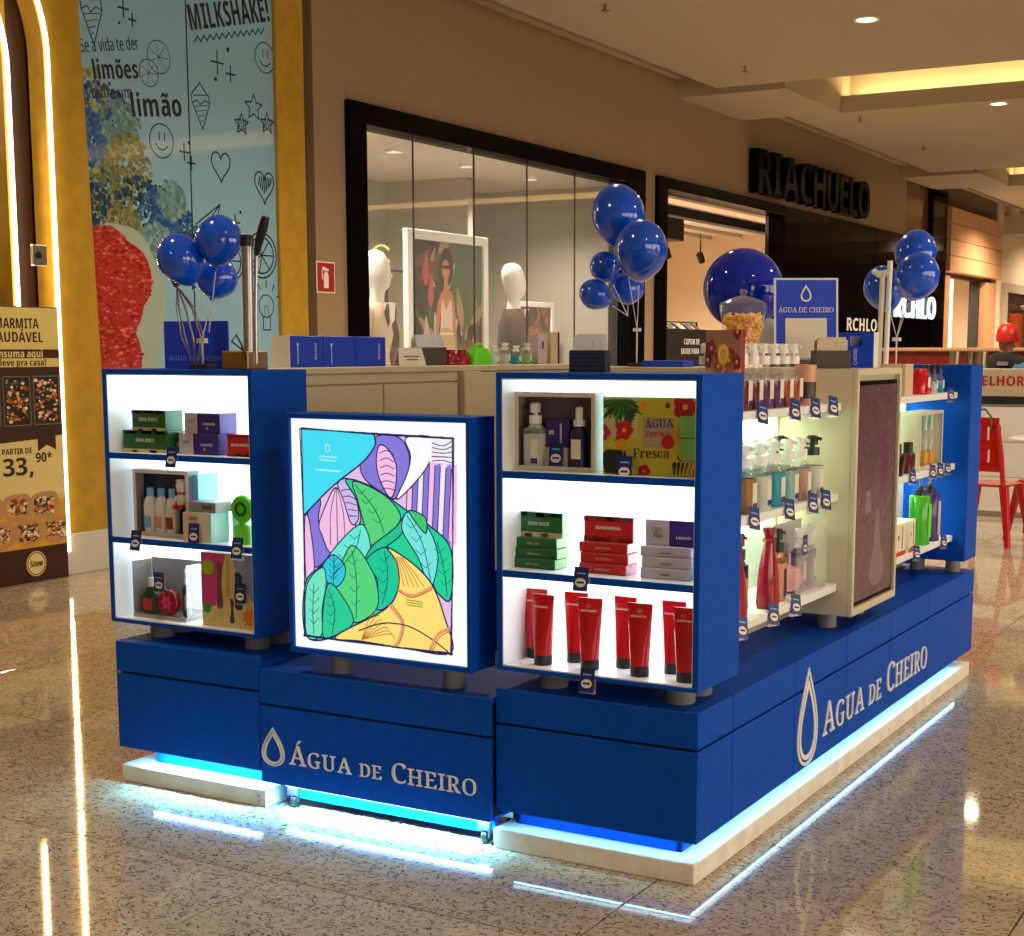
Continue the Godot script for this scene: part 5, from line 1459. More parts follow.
# ---------------------------------------------------------------- long side: shelves, cabinet, end tower
func build_side_shelving():
	var names := ["top", "middle", "bottom"]
	var ys := [1.285, 0.975, 0.66]
	var bays := [[-0.287, -1.318, "first"], [-1.848, -2.905, "second"]]
	for b in bays.size():
		var rear := thing("shelf_back", "pale rear panel of the %s open shelf bay" % bays[b][2], "panel", Vector3(-0.28, 0, bays[b][0]))
		bx("board", "white_laminate", rear, Vector3(-0.012, T0, bays[b][1] - bays[b][0]), Vector3(0, 1.255, 0), 0.001)
		for s in 3:
			var sh := thing("wall_shelf", "white %s shelf board of the %s open bay on the kiosk's side" % [names[s], bays[b][2]], "shelf", Vector3(-0.28, ys[s], bays[b][0]))
			bx("board", "white_laminate", sh, Vector3(0.0, -0.026, bays[b][1] - bays[b][0]), Vector3(0.224, 0.0, 0), 0.0015)
			if s < 2:
				var mid: float = (bays[b][1] - bays[b][0]) / 2
				bx("lamp_strip", "lamp_shelf_green", sh, Vector3(0.012, -0.034, mid * 2 + 0.04), Vector3(0.026, -0.027, -0.04), 0.001)
				area(sh, Vector3(0.02, -0.038, mid), Vector3(-PI / 2, PI / 2, 0), Vector2(absf(mid) * 2 - 0.1, 0.014), Color(0.88, 1.0, 0.82), 0.25)
	var c := thing("screen_cabinet", "tall cream cabinet with dark framed display standing between the side shelves", "cabinet", Vector3(0, 0, -1.32))
	bx("body", "cream_laminate", c, Vector3(-0.28, 0.546, -0.525), Vector3(-0.02, 1.40, 0), 0.002)
	for a in [[0.546, 0.572, -0.525, 0.0], [1.376, 1.40, -0.525, 0.0], [0.572, 1.376, -0.02, 0.0], [0.572, 1.376, -0.525, -0.505]]: bx("front_frame", "cream_laminate", c, Vector3(-0.019, a[0], a[2]), Vector3(0.0, a[1], a[3]), 0.0015)
	bx("display_frame", "black_frame", c, Vector3(-0.019, 0.573, -0.504), Vector3(-0.011, 1.358, -0.021), 0.002)
	var im := paper(220, 360, rgb8(98, 70, 86))
	var r := RandomNumberGenerator.new(); r.seed = 17
	for i in 1500: disc(im, Vector2(r.randf() * 220, r.randf() * 360), 1.0 + r.randf() * 2.5, rgb8(84, 60, 74).lerp(rgb8(116, 86, 98), r.randf()))
	stroke(im, circle_pts(Vector2(166, 56), 15, 24, 1.5), 3, rgb8(128, 48, 96), true)
	fill(im, [Vector2(138, 84), Vector2(176, 80), Vector2(184, 190), Vector2(146, 196)], rgb8(104, 44, 88))
	for k in 3: im.fill_rect(Rect2i(36, 110 + k * 14, 90 - k * 16, 5), rgb8(96, 76, 66))
	fill(im, [Vector2(60, 178), Vector2(84, 176), Vector2(90, 214), Vector2(58, 216)], rgb8(132, 112, 124))
	fill(im, smooth([Vector2(120, 220), Vector2(138, 216), Vector2(146, 262), Vector2(172, 318), Vector2(150, 344), Vector2(104, 340), Vector2(90, 316), Vector2(116, 264)], true, 5), rgb8(122, 102, 112))
	stroke(im, smooth([Vector2(120, 240), Vector2(112, 290), Vector2(126, 330)], false, 5), 4, rgb8(142, 122, 132))
	quad("display_print", printed("display_print", im, 0.16), c, Vector3(-0.0095, 0.9655, -0.2625), Vector2(0.455, 0.755), Vector3(0, PI / 2, 0))
	for z in [-0.1, -0.42]: part("foot", lathe([[0.0, B2], [0.033, B2], [0.033, 0.546], [0.0, 0.546]], 24), "foot_grey", c, Vector3(-0.12, 0, z))
	var e := thing("end_tower", "plain blue end panel tower at the kiosk's far right corner", "display unit", Vector3(0, 0, -2.91))
	bx("body", "kiosk_blue", e, Vector3(-0.30, T0, -0.2), Vector3(0, 1.402, 0), 0.002)
	bx("inner_face", "kiosk_blue", e, Vector3(-0.29, T0 + 0.002, 0), Vector3(-0.004, 1.395, 0.004), 0.001)
	for x in [-0.07, -0.23]: part("foot", lathe([[0.0, B2], [0.033, B2], [0.033, T0], [0.0, T0]], 24), "foot_grey", e, Vector3(x, 0, -0.08))
	bx("shelf_rest", "kiosk_blue", e, Vector3(-0.29, 0.52, -0.001), Vector3(-0.24, T0, 0.02), 0.001)

func build_inner_counters():
	var c := thing("inner_counter", "cream cupboard run with doors facing inside the kiosk, left side", "counter", Vector3(-1.86, 0, 0))
	bx("body", "cream_laminate", c, Vector3(-0.27, B2, -2.82), Vector3(-0.02, 1.375, -0.287), 0)
	bx("lower_body", "cream_laminate", c, Vector3(-0.02 - 0.0, 0.0, -2.82), Vector3(0.0 - 0.002, B2, -0.3), 0)
	bx("worktop", "cream_laminate", c, Vector3(-0.272, 1.375, -2.83), Vector3(0.012, 1.40, -0.287), 0.003)
	var zs := [-0.30, -0.63, -1.17, -1.71]
	for k in 3: bx("door", "cream_laminate", c, Vector3(-0.018, 0.1, zs[k + 1] + 0.004), Vector3(0, 1.33, zs[k] - 0.004), 0.002)
	bx("top_rail", "cream_laminate", c, Vector3(-0.018, 1.336, -1.71), Vector3(-0.002, 1.374, -0.30), 0.001)
	bx("corner_post", "cream_laminate", c, Vector3(-0.018, 0.05, -1.84), Vector3(0.03, 1.374, -1.714), 0.002)
	bx("door", "cream_laminate", c, Vector3(-0.018, 0.1, -2.8), Vector3(0, 1.37, -1.85), 0.002)
	var b := thing("rear_counter", "cream worktop run closing the kiosk's far end", "counter", Vector3(-1.84, 0, -3.09))
	bx("body", "cream_laminate", b, Vector3(0, 0.0, 0), Vector3(1.52, 1.36, 0.27), 0.002)
	bx("worktop", "cream_laminate", b, Vector3(-0.01, 1.36, -0.01), Vector3(1.53, 1.385, 0.29), 0.003)
	var s := thing("service_counter", "cream service worktop behind the kiosk's open side shelves", "counter", Vector3(-0.72, 0, -2.79))
	bx("body", "cream_laminate", s, Vector3(0, 0.0, 0), Vector3(0.41, 1.26, 2.3), 0.002)
	bx("worktop", "cream_laminate", s, Vector3(-0.01, 1.26, 0), Vector3(0.425, 1.283, 2.31), 0.003)

# ---------------------------------------------------------------- goods
# a printed carton standing on its base; bands [x0, y0, x1, y1, ink] and texts [words, x, y, cap height, ink] lie on the front, in parts of its width and height
func carton(called: String, label: String, at: Vector3, size: Vector3, m: String, bands := [], texts := [], turn := 0.0, group := "", side := "") -> Node3D:
	var c := thing(called, label, "box", at, turn, group)
	bx("carton", m, c, Vector3(-size.x / 2, 0, -size.z / 2), Vector3(size.x / 2, size.y, size.z / 2), 0.002)
	var f := size.z / 2
	for b in bands: bx("printed_band", b[4], c, Vector3((b[0] - 0.5) * size.x, b[1] * size.y, f), Vector3((b[2] - 0.5) * size.x, b[3] * size.y, f + 0.0008), 0)
	for t in texts: letters("lettering", t[0], t[5] if t.size() > 5 else sans, t[3], t[4], c, Vector3((t[1] - 0.5) * size.x, t[2] * size.y, f + 0.0012), Vector3.ZERO, 0.0008)
	if side != "": bx("printed_side", side, c, Vector3(size.x / 2, size.y * 0.04, -size.z * 0.47), Vector3(size.x / 2 + 0.0008, size.y * 0.96, size.z * 0.47), 0)
	return c

# a carton face that carries a painted picture
func picture_carton(called: String, label: String, at: Vector3, size: Vector3, m: String, im: Image, key: String, turn := 0.0) -> Node3D:
	var c := carton(called, label, at, size, m, [], [], turn)
	quad("printed_front", printed(key, im, 0.35), c, Vector3(0, size.y / 2, size.z / 2 + 0.0008), Vector2(size.x - 0.003, size.y - 0.003))
	return c

func price_tag(label: String, at: Vector3, turn := 0.0, tilt := -0.2, roll := 0.0, group := "blue price tags on the shelf edges", scale := 0.84):
	var t := thing("price_tag", label, "price tag", at, turn, group)
	t.rotation = Vector3(0, turn, 0)
	t.scale = Vector3.ONE * scale
	var c := bx("card", "tag_blue", t, Vector3(-0.027, 0, -0.0008), Vector3(0.027, 0.08, 0.0008), 0.0006)
	c.rotation = Vector3(tilt, 0, roll)
	c.position = Vector3(0, 0.0, 0.008)
	part("badge", lathe([[0.0, 0.0], [0.02, 0.0], [0.02, 0.0006], [0.0, 0.0008]], 22), "tag_white", c, Vector3(0, -0.012, 0.0009), Vector3(PI / 2, 0, 0)).scale = Vector3(1, 1, 0.75)
	bx("badge_line", "tag_blue", c, Vector3(-0.013, -0.015, 0.0016), Vector3(0.013, -0.008, 0.002), 0)
	bx("headline", "light_blue", c, Vector3(-0.016, 0.016, 0.0009), Vector3(0.016, 0.021, 0.0013), 0)
	bx("clip", "acrylic", t, Vector3(-0.03, -0.046, 0.0), Vector3(0.03, -0.036, 0.012), 0.001)
	bx("clip", "acrylic", t, Vector3(-0.03, -0.046, 0.0), Vector3(0.03, 0.006, 0.002), 0.001)

# bottle with a pump: liquid below, clear shoulder above, paper label on the front (+z)
func pump_bottle(label: String, at: Vector3, liquid: String, cap := "white_plastic", h := 0.2, w := 0.032, turn := 0.0, group := "", paper := "paper_white", level := 0.62):
	var b := thing("pump_bottle", label, "bottle", at, turn, group)
	var body := h * 0.68
	var e := 4.0
	part("liquid", loft([[0.0, w * 0.92, w * 0.62, 0, 0, e], [0.004, w, w * 0.7, 0, 0, e], [body * level, w, w * 0.7, 0, 0, e]], 24), liquid, b)
	part("shoulder", loft([[body * level, w, w * 0.7, 0, 0, e], [body * 0.78, w, w * 0.7, 0, 0, e], [body * 0.92, w * 0.7, w * 0.52, 0, 0, 3.0], [body, w * 0.4, w * 0.4, 0, 0, 2.0]], 24), "clear_bottle" if level < 0.8 else liquid, b)
	part("collar", lathe([[0.0, body], [w * 0.56, body], [w * 0.56, body + h * 0.13], [0.0, body + h * 0.13]], 18), cap, b)
	part("pump_stem", lathe([[0.0, body + h * 0.10], [w * 0.2, body + h * 0.10], [w * 0.2, body + h * 0.2], [0.0, body + h * 0.2]], 12), cap, b)
	part("pump_head", loft([[body + h * 0.17, w * 0.42, w * 0.42, 0, 0, 3], [body + h * 0.3, w * 0.42, w * 0.42, 0, 0, 3], [h, w * 0.3, w * 0.3, 0, 0, 3]], 14), cap, b)
	part("nozzle", tube([Vector3(0, body + h * 0.27, 0), Vector3(0, body + h * 0.27, w * 0.55), Vector3(0, body + h * 0.26, w * 0.7)], w * 0.13, 8), cap, b)
	bx("front_label", paper, b, Vector3(-w * 0.12, body * 0.1, w * 0.69), Vector3(w * 0.62, body * 0.66, w * 0.72), 0.0005)
	bx("label_band", "soap_purple", b, Vector3(-w * 0.08, body * 0.1, w * 0.721), Vector3(w * 0.58, body * 0.22, w * 0.735), 0)
	bx("side_label", paper, b, Vector3(w * 0.985, body * 0.1, -w * 0.3), Vector3(w * 1.015, body * 0.6, w * 0.3), 0.0005)
	return b

func cream_tube(label: String, at: Vector3, h := 0.2, turn := 0.0):
	var t := thing("cream_tube", label, "tube", at, turn, "red cream tubes on the lowest shelf")
	part("cap", lathe([[0.0, 0.0], [0.026, 0.0], [0.027, 0.003], [0.027, 0.03], [0.0, 0.03]], 22), "cap_black", t)
	part("body", loft([[0.03, 0.0265, 0.0265], [0.08, 0.030, 0.026], [0.14, 0.034, 0.018], [h - 0.02, 0.037, 0.006], [h - 0.012, 0.0375, 0.0022], [h, 0.0375, 0.0018]], 26), "tube_red", t)
	bx("crimp_line", "soap_red_dark", t, Vector3(-0.036, h - 0.016, 0.002), Vector3(0.036, h - 0.0145, 0.0035), 0)
	letters("lettering", "MANDARINA", sans, 0.006, "white_ink", t, Vector3(0, h - 0.035, 0.0125), Vector3(-0.2, 0, 0), 0.0006)

func stock_left_tower():
	var a := 1.1218
	var b := 0.8373
	var c := 0.5605
	var g := [[0, 0, 1, 0.16, "leaf_cream"], [0.0, 0.84, 1, 1, "soap_green_dark"], [0.08, 0.85, 0.3, 0.97, "leaf_cream"], [0.42, 0.86, 0.64, 1.0, "soap_red_dark"], [0.72, 0.86, 0.92, 0.98, "leaf_cream"], [0.2, 0.0, 0.32, 0.1, "soap_green_dark"], [0.6, 0.0, 0.75, 0.12, "soap_green_dark"]]
	var gt := [["ERVA DOCE", 0.5, 0.56, 0.012, "white_ink"]]
	carton("soap_box", "wide green soap box with leaf print, lower in the left tower", Vector3(-2.05, a, -0.11), Vector3(0.20, 0.073, 0.09), "soap_green", g, gt, 0, "green soap boxes, left tower")
	carton("soap_box", "green soap box with leaf print lying on the wide green one", Vector3(-2.035, a + 0.073, -0.11), Vector3(0.15, 0.068, 0.085), "soap_green", g, gt, 0, "green soap boxes, left tower")
	carton("soap_box", "small green soap box half hidden beside the purple ones", Vector3(-1.93, a, -0.15), Vector3(0.06, 0.068, 0.08), "soap_green", [[0.1, 0.3, 0.9, 0.5, "leaf_cream"]], [], 0.1)
	var p := [[0, 0, 0.36, 1, "soap_lilac"], [0.62, 0.2, 0.66, 0.34, "soap_lilac"]]
	var pt := [["Lavanda", 0.7, 0.5, 0.010, "white_ink"], ["LILY", 0.18, 0.6, 0.010, "soap_purple"]]
	carton("soap_box", "lower of two lilac and purple soap boxes, left tower", Vector3(-1.813, a, -0.11), Vector3(0.17, 0.069, 0.09), "soap_purple", p, pt, 0, "purple soap boxes, left tower")
	carton("soap_box", "upper of two lilac and purple soap boxes, left tower", Vector3(-1.803, a + 0.069, -0.115), Vector3(0.15, 0.067, 0.085), "soap_purple", p, pt, 0, "purple soap boxes, left tower")
	carton("soap_box", "single red soap box at the left tower's right side", Vector3(-1.628, a, -0.11), Vector3(0.13, 0.072, 0.09), "soap_red", [[0, 0, 1, 0.15, "soap_red_dark"], [0, 0.84, 1, 1, "soap_red_dark"], [0.3, 0.0, 0.45, 0.12, "leaf_cream"], [0.6, 0.0, 0.7, 0.12, "soap_green"]], [["MANDARINA", 0.45, 0.52, 0.010, "white_ink"]])
	price_tag("blue price tag on the left tower's top shelf edge", Vector3(-1.873, a - 0.005, -0.006))
	# gift box with baby bottles and a toy bear
	var gb := open_gift_box("gift_box", "open grey gift box holding three baby bottles and bear", Vector3(-2.017, b, -0.12), Vector3(0.25, 0.225, 0.05), "gift_grey", "gift_navy")
	for k in 3:
		var bt := thing("baby_bottle", "white baby bottle with blue cap in gift box, %s" % ["left", "middle", "right of three"][k], "bottle", Vector3(-2.083 + k * 0.05, b + 0.006, -0.115), 0, "bottles in the baby gift box")
		part("body", loft([[0, 0.022, 0.018, 0, 0, 3], [0.1, 0.024, 0.019, 0, 0, 3], [0.12, 0.02, 0.016, 0, 0, 2], [0.128, 0.01, 0.01, 0, 0, 2]], 18), "toy_white", bt)
		part("cap", lathe([[0.0, 0.128], [0.013, 0.128], [0.013, 0.155], [0.0, 0.157]], 16), "light_blue", bt)
		bx("band_label", ["light_blue", "peach", "amber"][k], bt, Vector3(-0.014, 0.02, 0.019), Vector3(0.014, 0.06, 0.021), 0)
	var bear := thing("toy_bear", "small white plush bear with red scarf in the gift box", "toy", Vector3(-1.935, b + 0.1, -0.11))
	part("body", loft([[0.0, 0.016, 0.014], [0.02, 0.021, 0.018], [0.04, 0.016, 0.015], [0.05, 0.014, 0.014], [0.062, 0.021, 0.019], [0.08, 0.021, 0.019], [0.094, 0.012, 0.012], [0.097, 0.003, 0.003]], 16), "toy_white", bear)
	for s in [-1.0, 1.0]:
		part("ear", lathe([[0.0, 0.0], [0.008, 0.002], [0.008, 0.008], [0.0, 0.011]], 12), "toy_white", bear, Vector3(s * 0.016, 0.085, 0))
		part("arm", tube([Vector3(s * 0.016, 0.038, 0.004), Vector3(s * 0.026, 0.02, 0.012)], [0.008, 0.007], 8), "toy_white", bear)
		part("foot", tube([Vector3(s * 0.01, 0.004, 0.008), Vector3(s * 0.014, 0.004, 0.026)], [0.008, 0.009], 8), "toy_red", bear)
	part("scarf", lathe([[0.014, 0.046], [0.019, 0.05], [0.014, 0.055]], 16), "toy_red", bear)
	carton("slim_box", "thin light blue box standing beside the baby gift box", Vector3(-1.868, b, -0.15), Vector3(0.025, 0.215, 0.10), "light_blue")
	carton("soap_box", "cream baby soap box under the grey one, left tower", Vector3(-1.80, b, -0.075), Vector3(0.12, 0.098, 0.09), "mint", [[0, 0, 0.9, 1, "baby_cream"]], [["BABY", 0.4, 0.8, 0.012, "gift_grey_dark"]])
	carton("soap_box", "small grey baby soap box on top of the cream one", Vector3(-1.79, b + 0.098, -0.085), Vector3(0.115, 0.034, 0.08), "gift_grey", [], [["BABY", 0.7, 0.5, 0.014, "black_ink"]])
	carton("slim_box", "pale mint box behind the green round brush", Vector3(-1.71, b, -0.16), Vector3(0.05, 0.125, 0.07), "mint")
	var lb := thing("round_brush", "bright lime green round toy brush on a square stand", "brush", Vector3(-1.64, b, -0.07))
	part("stand", loft([[0, 0.026, 0.018, 0, 0, 5], [0.06, 0.026, 0.018, 0, 0, 5], [0.066, 0.012, 0.01, 0, 0, 3], [0.085, 0.01, 0.008, 0, 0, 3]], 18), "lime", lb)
	part("disc", lathe([[0.0, 0.0], [0.042, 0.0], [0.046, 0.006], [0.042, 0.014], [0.0, 0.016]], 26), "lime", lb, Vector3(0, 0.115, -0.007), Vector3(PI / 2, 0, 0))
	part("flower_relief", ring_plate(circle_pts(Vector2.ZERO, 0.024, 20), circle_pts(Vector2.ZERO, 0.015, 20), 0.003), "soap_green", lb, Vector3(0, 0.115, 0.008))
	tag(part(numbered("round_brush"), lathe([[0.0, 0.0], [0.03, 0.0], [0.034, 0.006], [0.03, 0.014], [0.0, 0.016]], 22), "toy_red", self, Vector3(-1.578, b + 0.105, -0.09), Vector3(PI / 2, 0, 0)), "red round toy brush peeking at the left tower's side", "brush")
	carton("slim_box", "slim dark box supporting the red round brush", Vector3(-1.578, b, -0.097), Vector3(0.03, 0.074, 0.04), "toy_red")
	price_tag("blue price tag below the open baby gift box", Vector3(-2.045, b - 0.005, -0.006))
	price_tag("blue price tag on the cream baby soap box", Vector3(-1.805, b + 0.03, -0.026), 0, -0.1)
	price_tag("blue price tag in front of the lime brush", Vector3(-1.605, b - 0.002, -0.006))
	# lowest shelf: clear pack with soaps, coloured kit
	var cp := thing("clear_gift_pack", "clear cornered gift pack with green and red soaps, lowest left shelf", "gift pack", Vector3(-2.0, c, -0.10))
	bx("card_back", "gift_grey", cp, Vector3(-0.12, 0.0, -0.05), Vector3(0.12, 0.195, -0.046), 0.001)
	bx("card_base", "gift_grey", cp, Vector3(-0.12, 0, -0.046), Vector3(0.12, 0.012, 0.05), 0.001)
	bx("card_side", "gift_grey", cp, Vector3(-0.122, 0.012, -0.046), Vector3(-0.119, 0.19, 0.045), 0.0005); bx("clear_side", "acrylic", cp, Vector3(0.119, 0.012, -0.046), Vector3(0.122, 0.19, 0.045), 0.0005)
	var gb2 := thing("squat_bottle", "squat dark green bottle in the clear gift pack", "bottle", Vector3(-2.065, c + 0.013, -0.09))
	part("body", loft([[0, 0.034, 0.024, 0, 0, 3], [0.06, 0.036, 0.025, 0, 0, 3], [0.085, 0.02, 0.018, 0, 0, 2], [0.09, 0.012, 0.012, 0, 0, 2]], 20), "soap_green_dark", gb2)
	part("cap", lathe([[0.0, 0.09], [0.014, 0.09], [0.013, 0.12], [0.0, 0.122]], 14), "white_plastic", gb2)
	bx("front_label", "soap_red", gb2, Vector3(-0.02, 0.012, 0.024), Vector3(0.02, 0.05, 0.0265), 0)
	var rs := thing("round_soap", "round crimson soap tin with flower relief in gift pack", "soap", Vector3(-1.975, c + 0.058, -0.075))
	part("disc", lathe([[0.0, -0.012], [0.042, -0.012], [0.046, 0.0], [0.042, 0.012], [0.0, 0.014]], 28), "crimson", rs, Vector3.ZERO, Vector3(PI / 2, 0, 0))
	for k in 6: part("petal", loft([[0, 0.006, 0.003], [0.011, 0.008, 0.003], [0.022, 0.002, 0.002]], 10), "magenta", rs, Vector3(cos(k * TAU / 6) * 0.004, sin(k * TAU / 6) * 0.004, 0.015), Vector3(0, 0, k * TAU / 6 - PI / 2))
	pump_bottle("slim dark green pump bottle at the gift pack's right", Vector3(-1.91, c + 0.013, -0.09), "soap_green_dark", "white_plastic", 0.16, 0.014, 0, "", "leaf_cream", 0.9)
	price_tag("blue price tag standing in the clear gift pack", Vector3(-2.005, c + 0.125, -0.066), 0, 0.0)
	var im := paper(240, 250, rgb8(206, 190, 130))
	var r := RandomNumberGenerator.new(); r.seed = 41
	fill(im, [Vector2(0, 0), Vector2(110, 0), Vector2(60, 180), Vector2(0, 190)], rgb8(200, 60, 130))
	fill(im, smooth([Vector2(140, 0), Vector2(240, 0), Vector2(240, 150), Vector2(190, 120)], true, 4), rgb8(140, 150, 190))
	disc(im, Vector2(30, 50), 26, rgb8(150, 190, 40)); disc(im, Vector2(24, 190), 18, rgb8(60, 150, 60))
	for k in 9: fill(im, [Vector2(210, 210), Vector2(210, 210) + Vector2.from_angle(k * 0.7) * 46, Vector2(210, 210) + Vector2.from_angle(k * 0.7 + 0.35) * 24], rgb8(214, 110, 30))
	disc(im, Vector2(210, 210), 26, rgb8(214, 120, 40))
	for s in [[70, 30, 24, 150, [120, 60, 90]], [112, 20, 14, 120, [190, 160, 60]], [150, 60, 30, 120, [30, 40, 90]], [126, 150, 16, 80, [60, 60, 60]]]:
		fill(im, smooth([Vector2(s[0], s[1]), Vector2(s[0] + s[2], s[1] + 10), Vector2(s[0] + s[2] * 0.8, s[1] + s[3] * 0.5), Vector2(s[0] + s[2], s[1] + s[3]), Vector2(s[0] - 4, s[1] + s[3]), Vector2(s[0] + 2, s[1] + s[3] * 0.5)], true, 4), rgb8(s[4][0], s[4][1], s[4][2]))
	for i in 40: disc(im, Vector2(r.randf() * 240, 200 + r.randf() * 50), 2, rgb8(120, 90, 90))
	picture_carton("kit_box", "colourful kids' kit box with brush shapes, lowest left shelf", Vector3(-1.685, c, -0.075), Vector3(0.235, 0.245, 0.06), "baby_cream", im, "kids_kit_print")
	price_tag("blue price tag leaning on the colourful kids' kit", Vector3(-1.63, c + 0.12, -0.043), 0, -0.04)

func open_gift_box(called: String, label: String, at: Vector3, s: Vector3, rim: String, inside: String) -> Node3D:
	var g := thing(called, label, "gift box", at)
	bx("back_board", inside, g, Vector3(-s.x / 2, 0, -s.z / 2), Vector3(s.x / 2, s.y, -s.z / 2 + 0.004), 0.001)
	for x in [-1.0, 1.0]:
		bx("side_wall", rim, g, Vector3(x * s.x / 2, 0, -s.z / 2 + 0.004), Vector3(x * (s.x / 2 - 0.005), s.y, s.z / 2), 0.001)
		bx("rim_strip", "baby_cream", g, Vector3(x * s.x / 2, 0, s.z / 2), Vector3(x * (s.x / 2 - 0.013), s.y, s.z / 2 + 0.003), 0.001)
	bx("top_wall", rim, g, Vector3(-s.x / 2 + 0.0055, s.y - 0.005, -s.z / 2 + 0.004), Vector3(s.x / 2 - 0.0055, s.y, s.z / 2), 0.001)
	bx("bottom_wall", rim, g, Vector3(-s.x / 2 + 0.0055, 0, -s.z / 2 + 0.004), Vector3(s.x / 2 - 0.0055, 0.005, s.z / 2), 0.001)
	for y in [0.0, s.y - 0.013]: bx("rim_strip", "baby_cream", g, Vector3(-s.x / 2 + 0.0135, y, s.z / 2), Vector3(s.x / 2 - 0.0135, y + 0.013, s.z / 2 + 0.003), 0.001)
	return g

func stock_right_tower():
	var a := 1.1218
	var b := 0.8373
	var c := 0.5605
	open_gift_box("gift_box", "open grey gift box with lavender bottle and spray, right tower", Vector3(-0.484, a, -0.10), Vector3(0.262, 0.222, 0.06), "gift_grey", "gift_grey_dark")
	pump_bottle("clear lotion bottle with white pump in the right gift box", Vector3(-0.56, a + 0.006, -0.095), "clear_grey", "white_plastic", 0.185, 0.033, 0, "", "paper_white", 0.9)
	var sp := thing("spray_bottle", "dark spray bottle with white cap in the right gift box", "bottle", Vector3(-0.415, a + 0.006, -0.09))
	part("body", loft([[0, 0.022, 0.02, 0, 0, 4], [0.105, 0.022, 0.02, 0, 0, 4], [0.118, 0.012, 0.012, 0, 0, 2], [0.122, 0.012, 0.012, 0, 0, 2]], 20), "gift_navy", sp)
	part("collar", lathe([[0.0, 0.122], [0.017, 0.122], [0.017, 0.14], [0.0, 0.14]], 16), "white_plastic", sp)
	part("spray_head", lathe([[0.0, 0.14], [0.011, 0.14], [0.011, 0.172], [0.008, 0.176], [0.0, 0.176]], 16), "white_plastic", sp)
	bx("front_label", "paper_white", sp, Vector3(-0.015, 0.03, 0.02), Vector3(0.015, 0.085, 0.0215), 0)
	carton("soap_box", "upright purple soap box in the right gift box", Vector3(-0.488, a + 0.066, -0.108), Vector3(0.075, 0.08, 0.03), "soap_purple", [[0.62, 0.15, 0.7, 0.85, "soap_lilac"], [0.14, 0.45, 0.35, 0.6, "soap_lilac"]])
	carton("soap_box", "lilac soap box below the purple one in gift box", Vector3(-0.488, a + 0.006, -0.104), Vector3(0.075, 0.06, 0.04), "soap_lilac")
	price_tag("blue price tag inside the right tower's grey gift box", Vector3(-0.482, a + 0.046, -0.082), 0, -0.08)
	# tropical soap carton
	var im := paper(300, 216, rgb8(196, 186, 60))
	var r := RandomNumberGenerator.new(); r.seed = 77
	im.fill_rect(Rect2i(0, 0, 108, 110), rgb8(190, 190, 130))
	for k in 15:
		var d := Vector2.from_angle(0.15 + k * 0.2) * (56 + (k % 3) * 12)
		var o := Vector2(54, 6)
		fill(im, smooth([o, o + d * 0.5 + d.orthogonal() * 0.09, o + d, o + d * 0.5 - d.orthogonal() * 0.09], true, 3), rgb8(20, 70, 40) if k % 2 else rgb8(60, 120, 50))
	for k in 9:
		var o := Vector2(112 - k * 4, 30 + k * 9)
		fill(im, smooth([o, o + Vector2(-26, 4), o + Vector2(-44, 22), o + Vector2(-20, 12)], true, 3), rgb8(22, 74, 44))
	var flower := func(at: Vector2, s: float, col: Color):
		for k in 5: disc(im, at + Vector2.from_angle(k * TAU / 5) * s * 0.6, s * 0.5, col)
		disc(im, at, s * 0.25, rgb8(230, 170, 40))
	flower.call(Vector2(66, 92), 26, rgb8(200, 26, 40)); flower.call(Vector2(250, 24), 34, rgb8(190, 22, 40)); flower.call(Vector2(0, 100), 22, rgb8(190, 30, 110))
	flower.call(Vector2(56, 132), 16, rgb8(226, 150, 30)); flower.call(Vector2(238, 100), 18, rgb8(226, 140, 30)); disc(im, Vector2(124, 24), 13, rgb8(226, 150, 30)); disc(im, Vector2(198, 20), 8, rgb8(150, 30, 40))
	flower.call(Vector2(128, 206), 18, rgb8(180, 24, 40)); disc(im, Vector2(238, 164), 10, rgb8(150, 40, 30)); flower.call(Vector2(290, 206), 16, rgb8(200, 30, 40))
	for k in 5: fill(im, smooth([Vector2(8 + k * 14, 216), Vector2(0 + k * 16, 160), Vector2(30 + k * 10, 150), Vector2(30 + k * 12, 200)], true, 3), rgb8(14, 44, 40))
	for k in 5: fill(im, smooth([Vector2(220 + k * 10, 216), Vector2(214 + k * 14, 182), Vector2(226 + k * 12, 180)], true, 3), rgb8(14, 40, 40))
	im.fill_rect(Rect2i(124, 54, 92, 84), rgb8(150, 160, 120))
	im.fill_rect(Rect2i(128, 58, 84, 76), rgb8(176, 160, 140))
	disc(im, Vector2(200, 122), 20, rgb8(190, 30, 40))
	var fb := picture_carton("gift_carton", "yellow tropical print soap carton lettered Fresca, right tower", Vector3(-0.178, a, -0.10), Vector3(0.30, 0.213, 0.07), "candle_green", im, "tropical_print")
	letters("lettering", "Fresca", serif, 0.026, "black_ink", fb, Vector3(0.0, 0.06, 0.037), Vector3(0, 0, 0.03), 0.0008)
	letters("lettering", "ÁGUA", serif, 0.022, "soap_purple", fb, Vector3(0.022, 0.142, 0.037), Vector3(0, 0, 0.05), 0.0008)
	letters("lettering", "Fresca", serif, 0.018, "soap_red", fb, Vector3(0.02, 0.115, 0.037), Vector3(0, 0, 0.05), 0.0008)
	for k in 2: part("soap_bar", loft([[0.0, 0.03, 0.012, 0, 0, 3], [0.012, 0.033, 0.015, 0, 0, 3], [0.045, 0.033, 0.015, 0, 0, 3], [0.057, 0.03, 0.012, 0, 0, 3]], 20), "candle_green", fb, Vector3(0.118, 0.047 + k * 0.06, 0.038))
	price_tag("blue price tag in front of the yellow tropical carton", Vector3(-0.245, a + 0.02, -0.042), 0, -0.12)
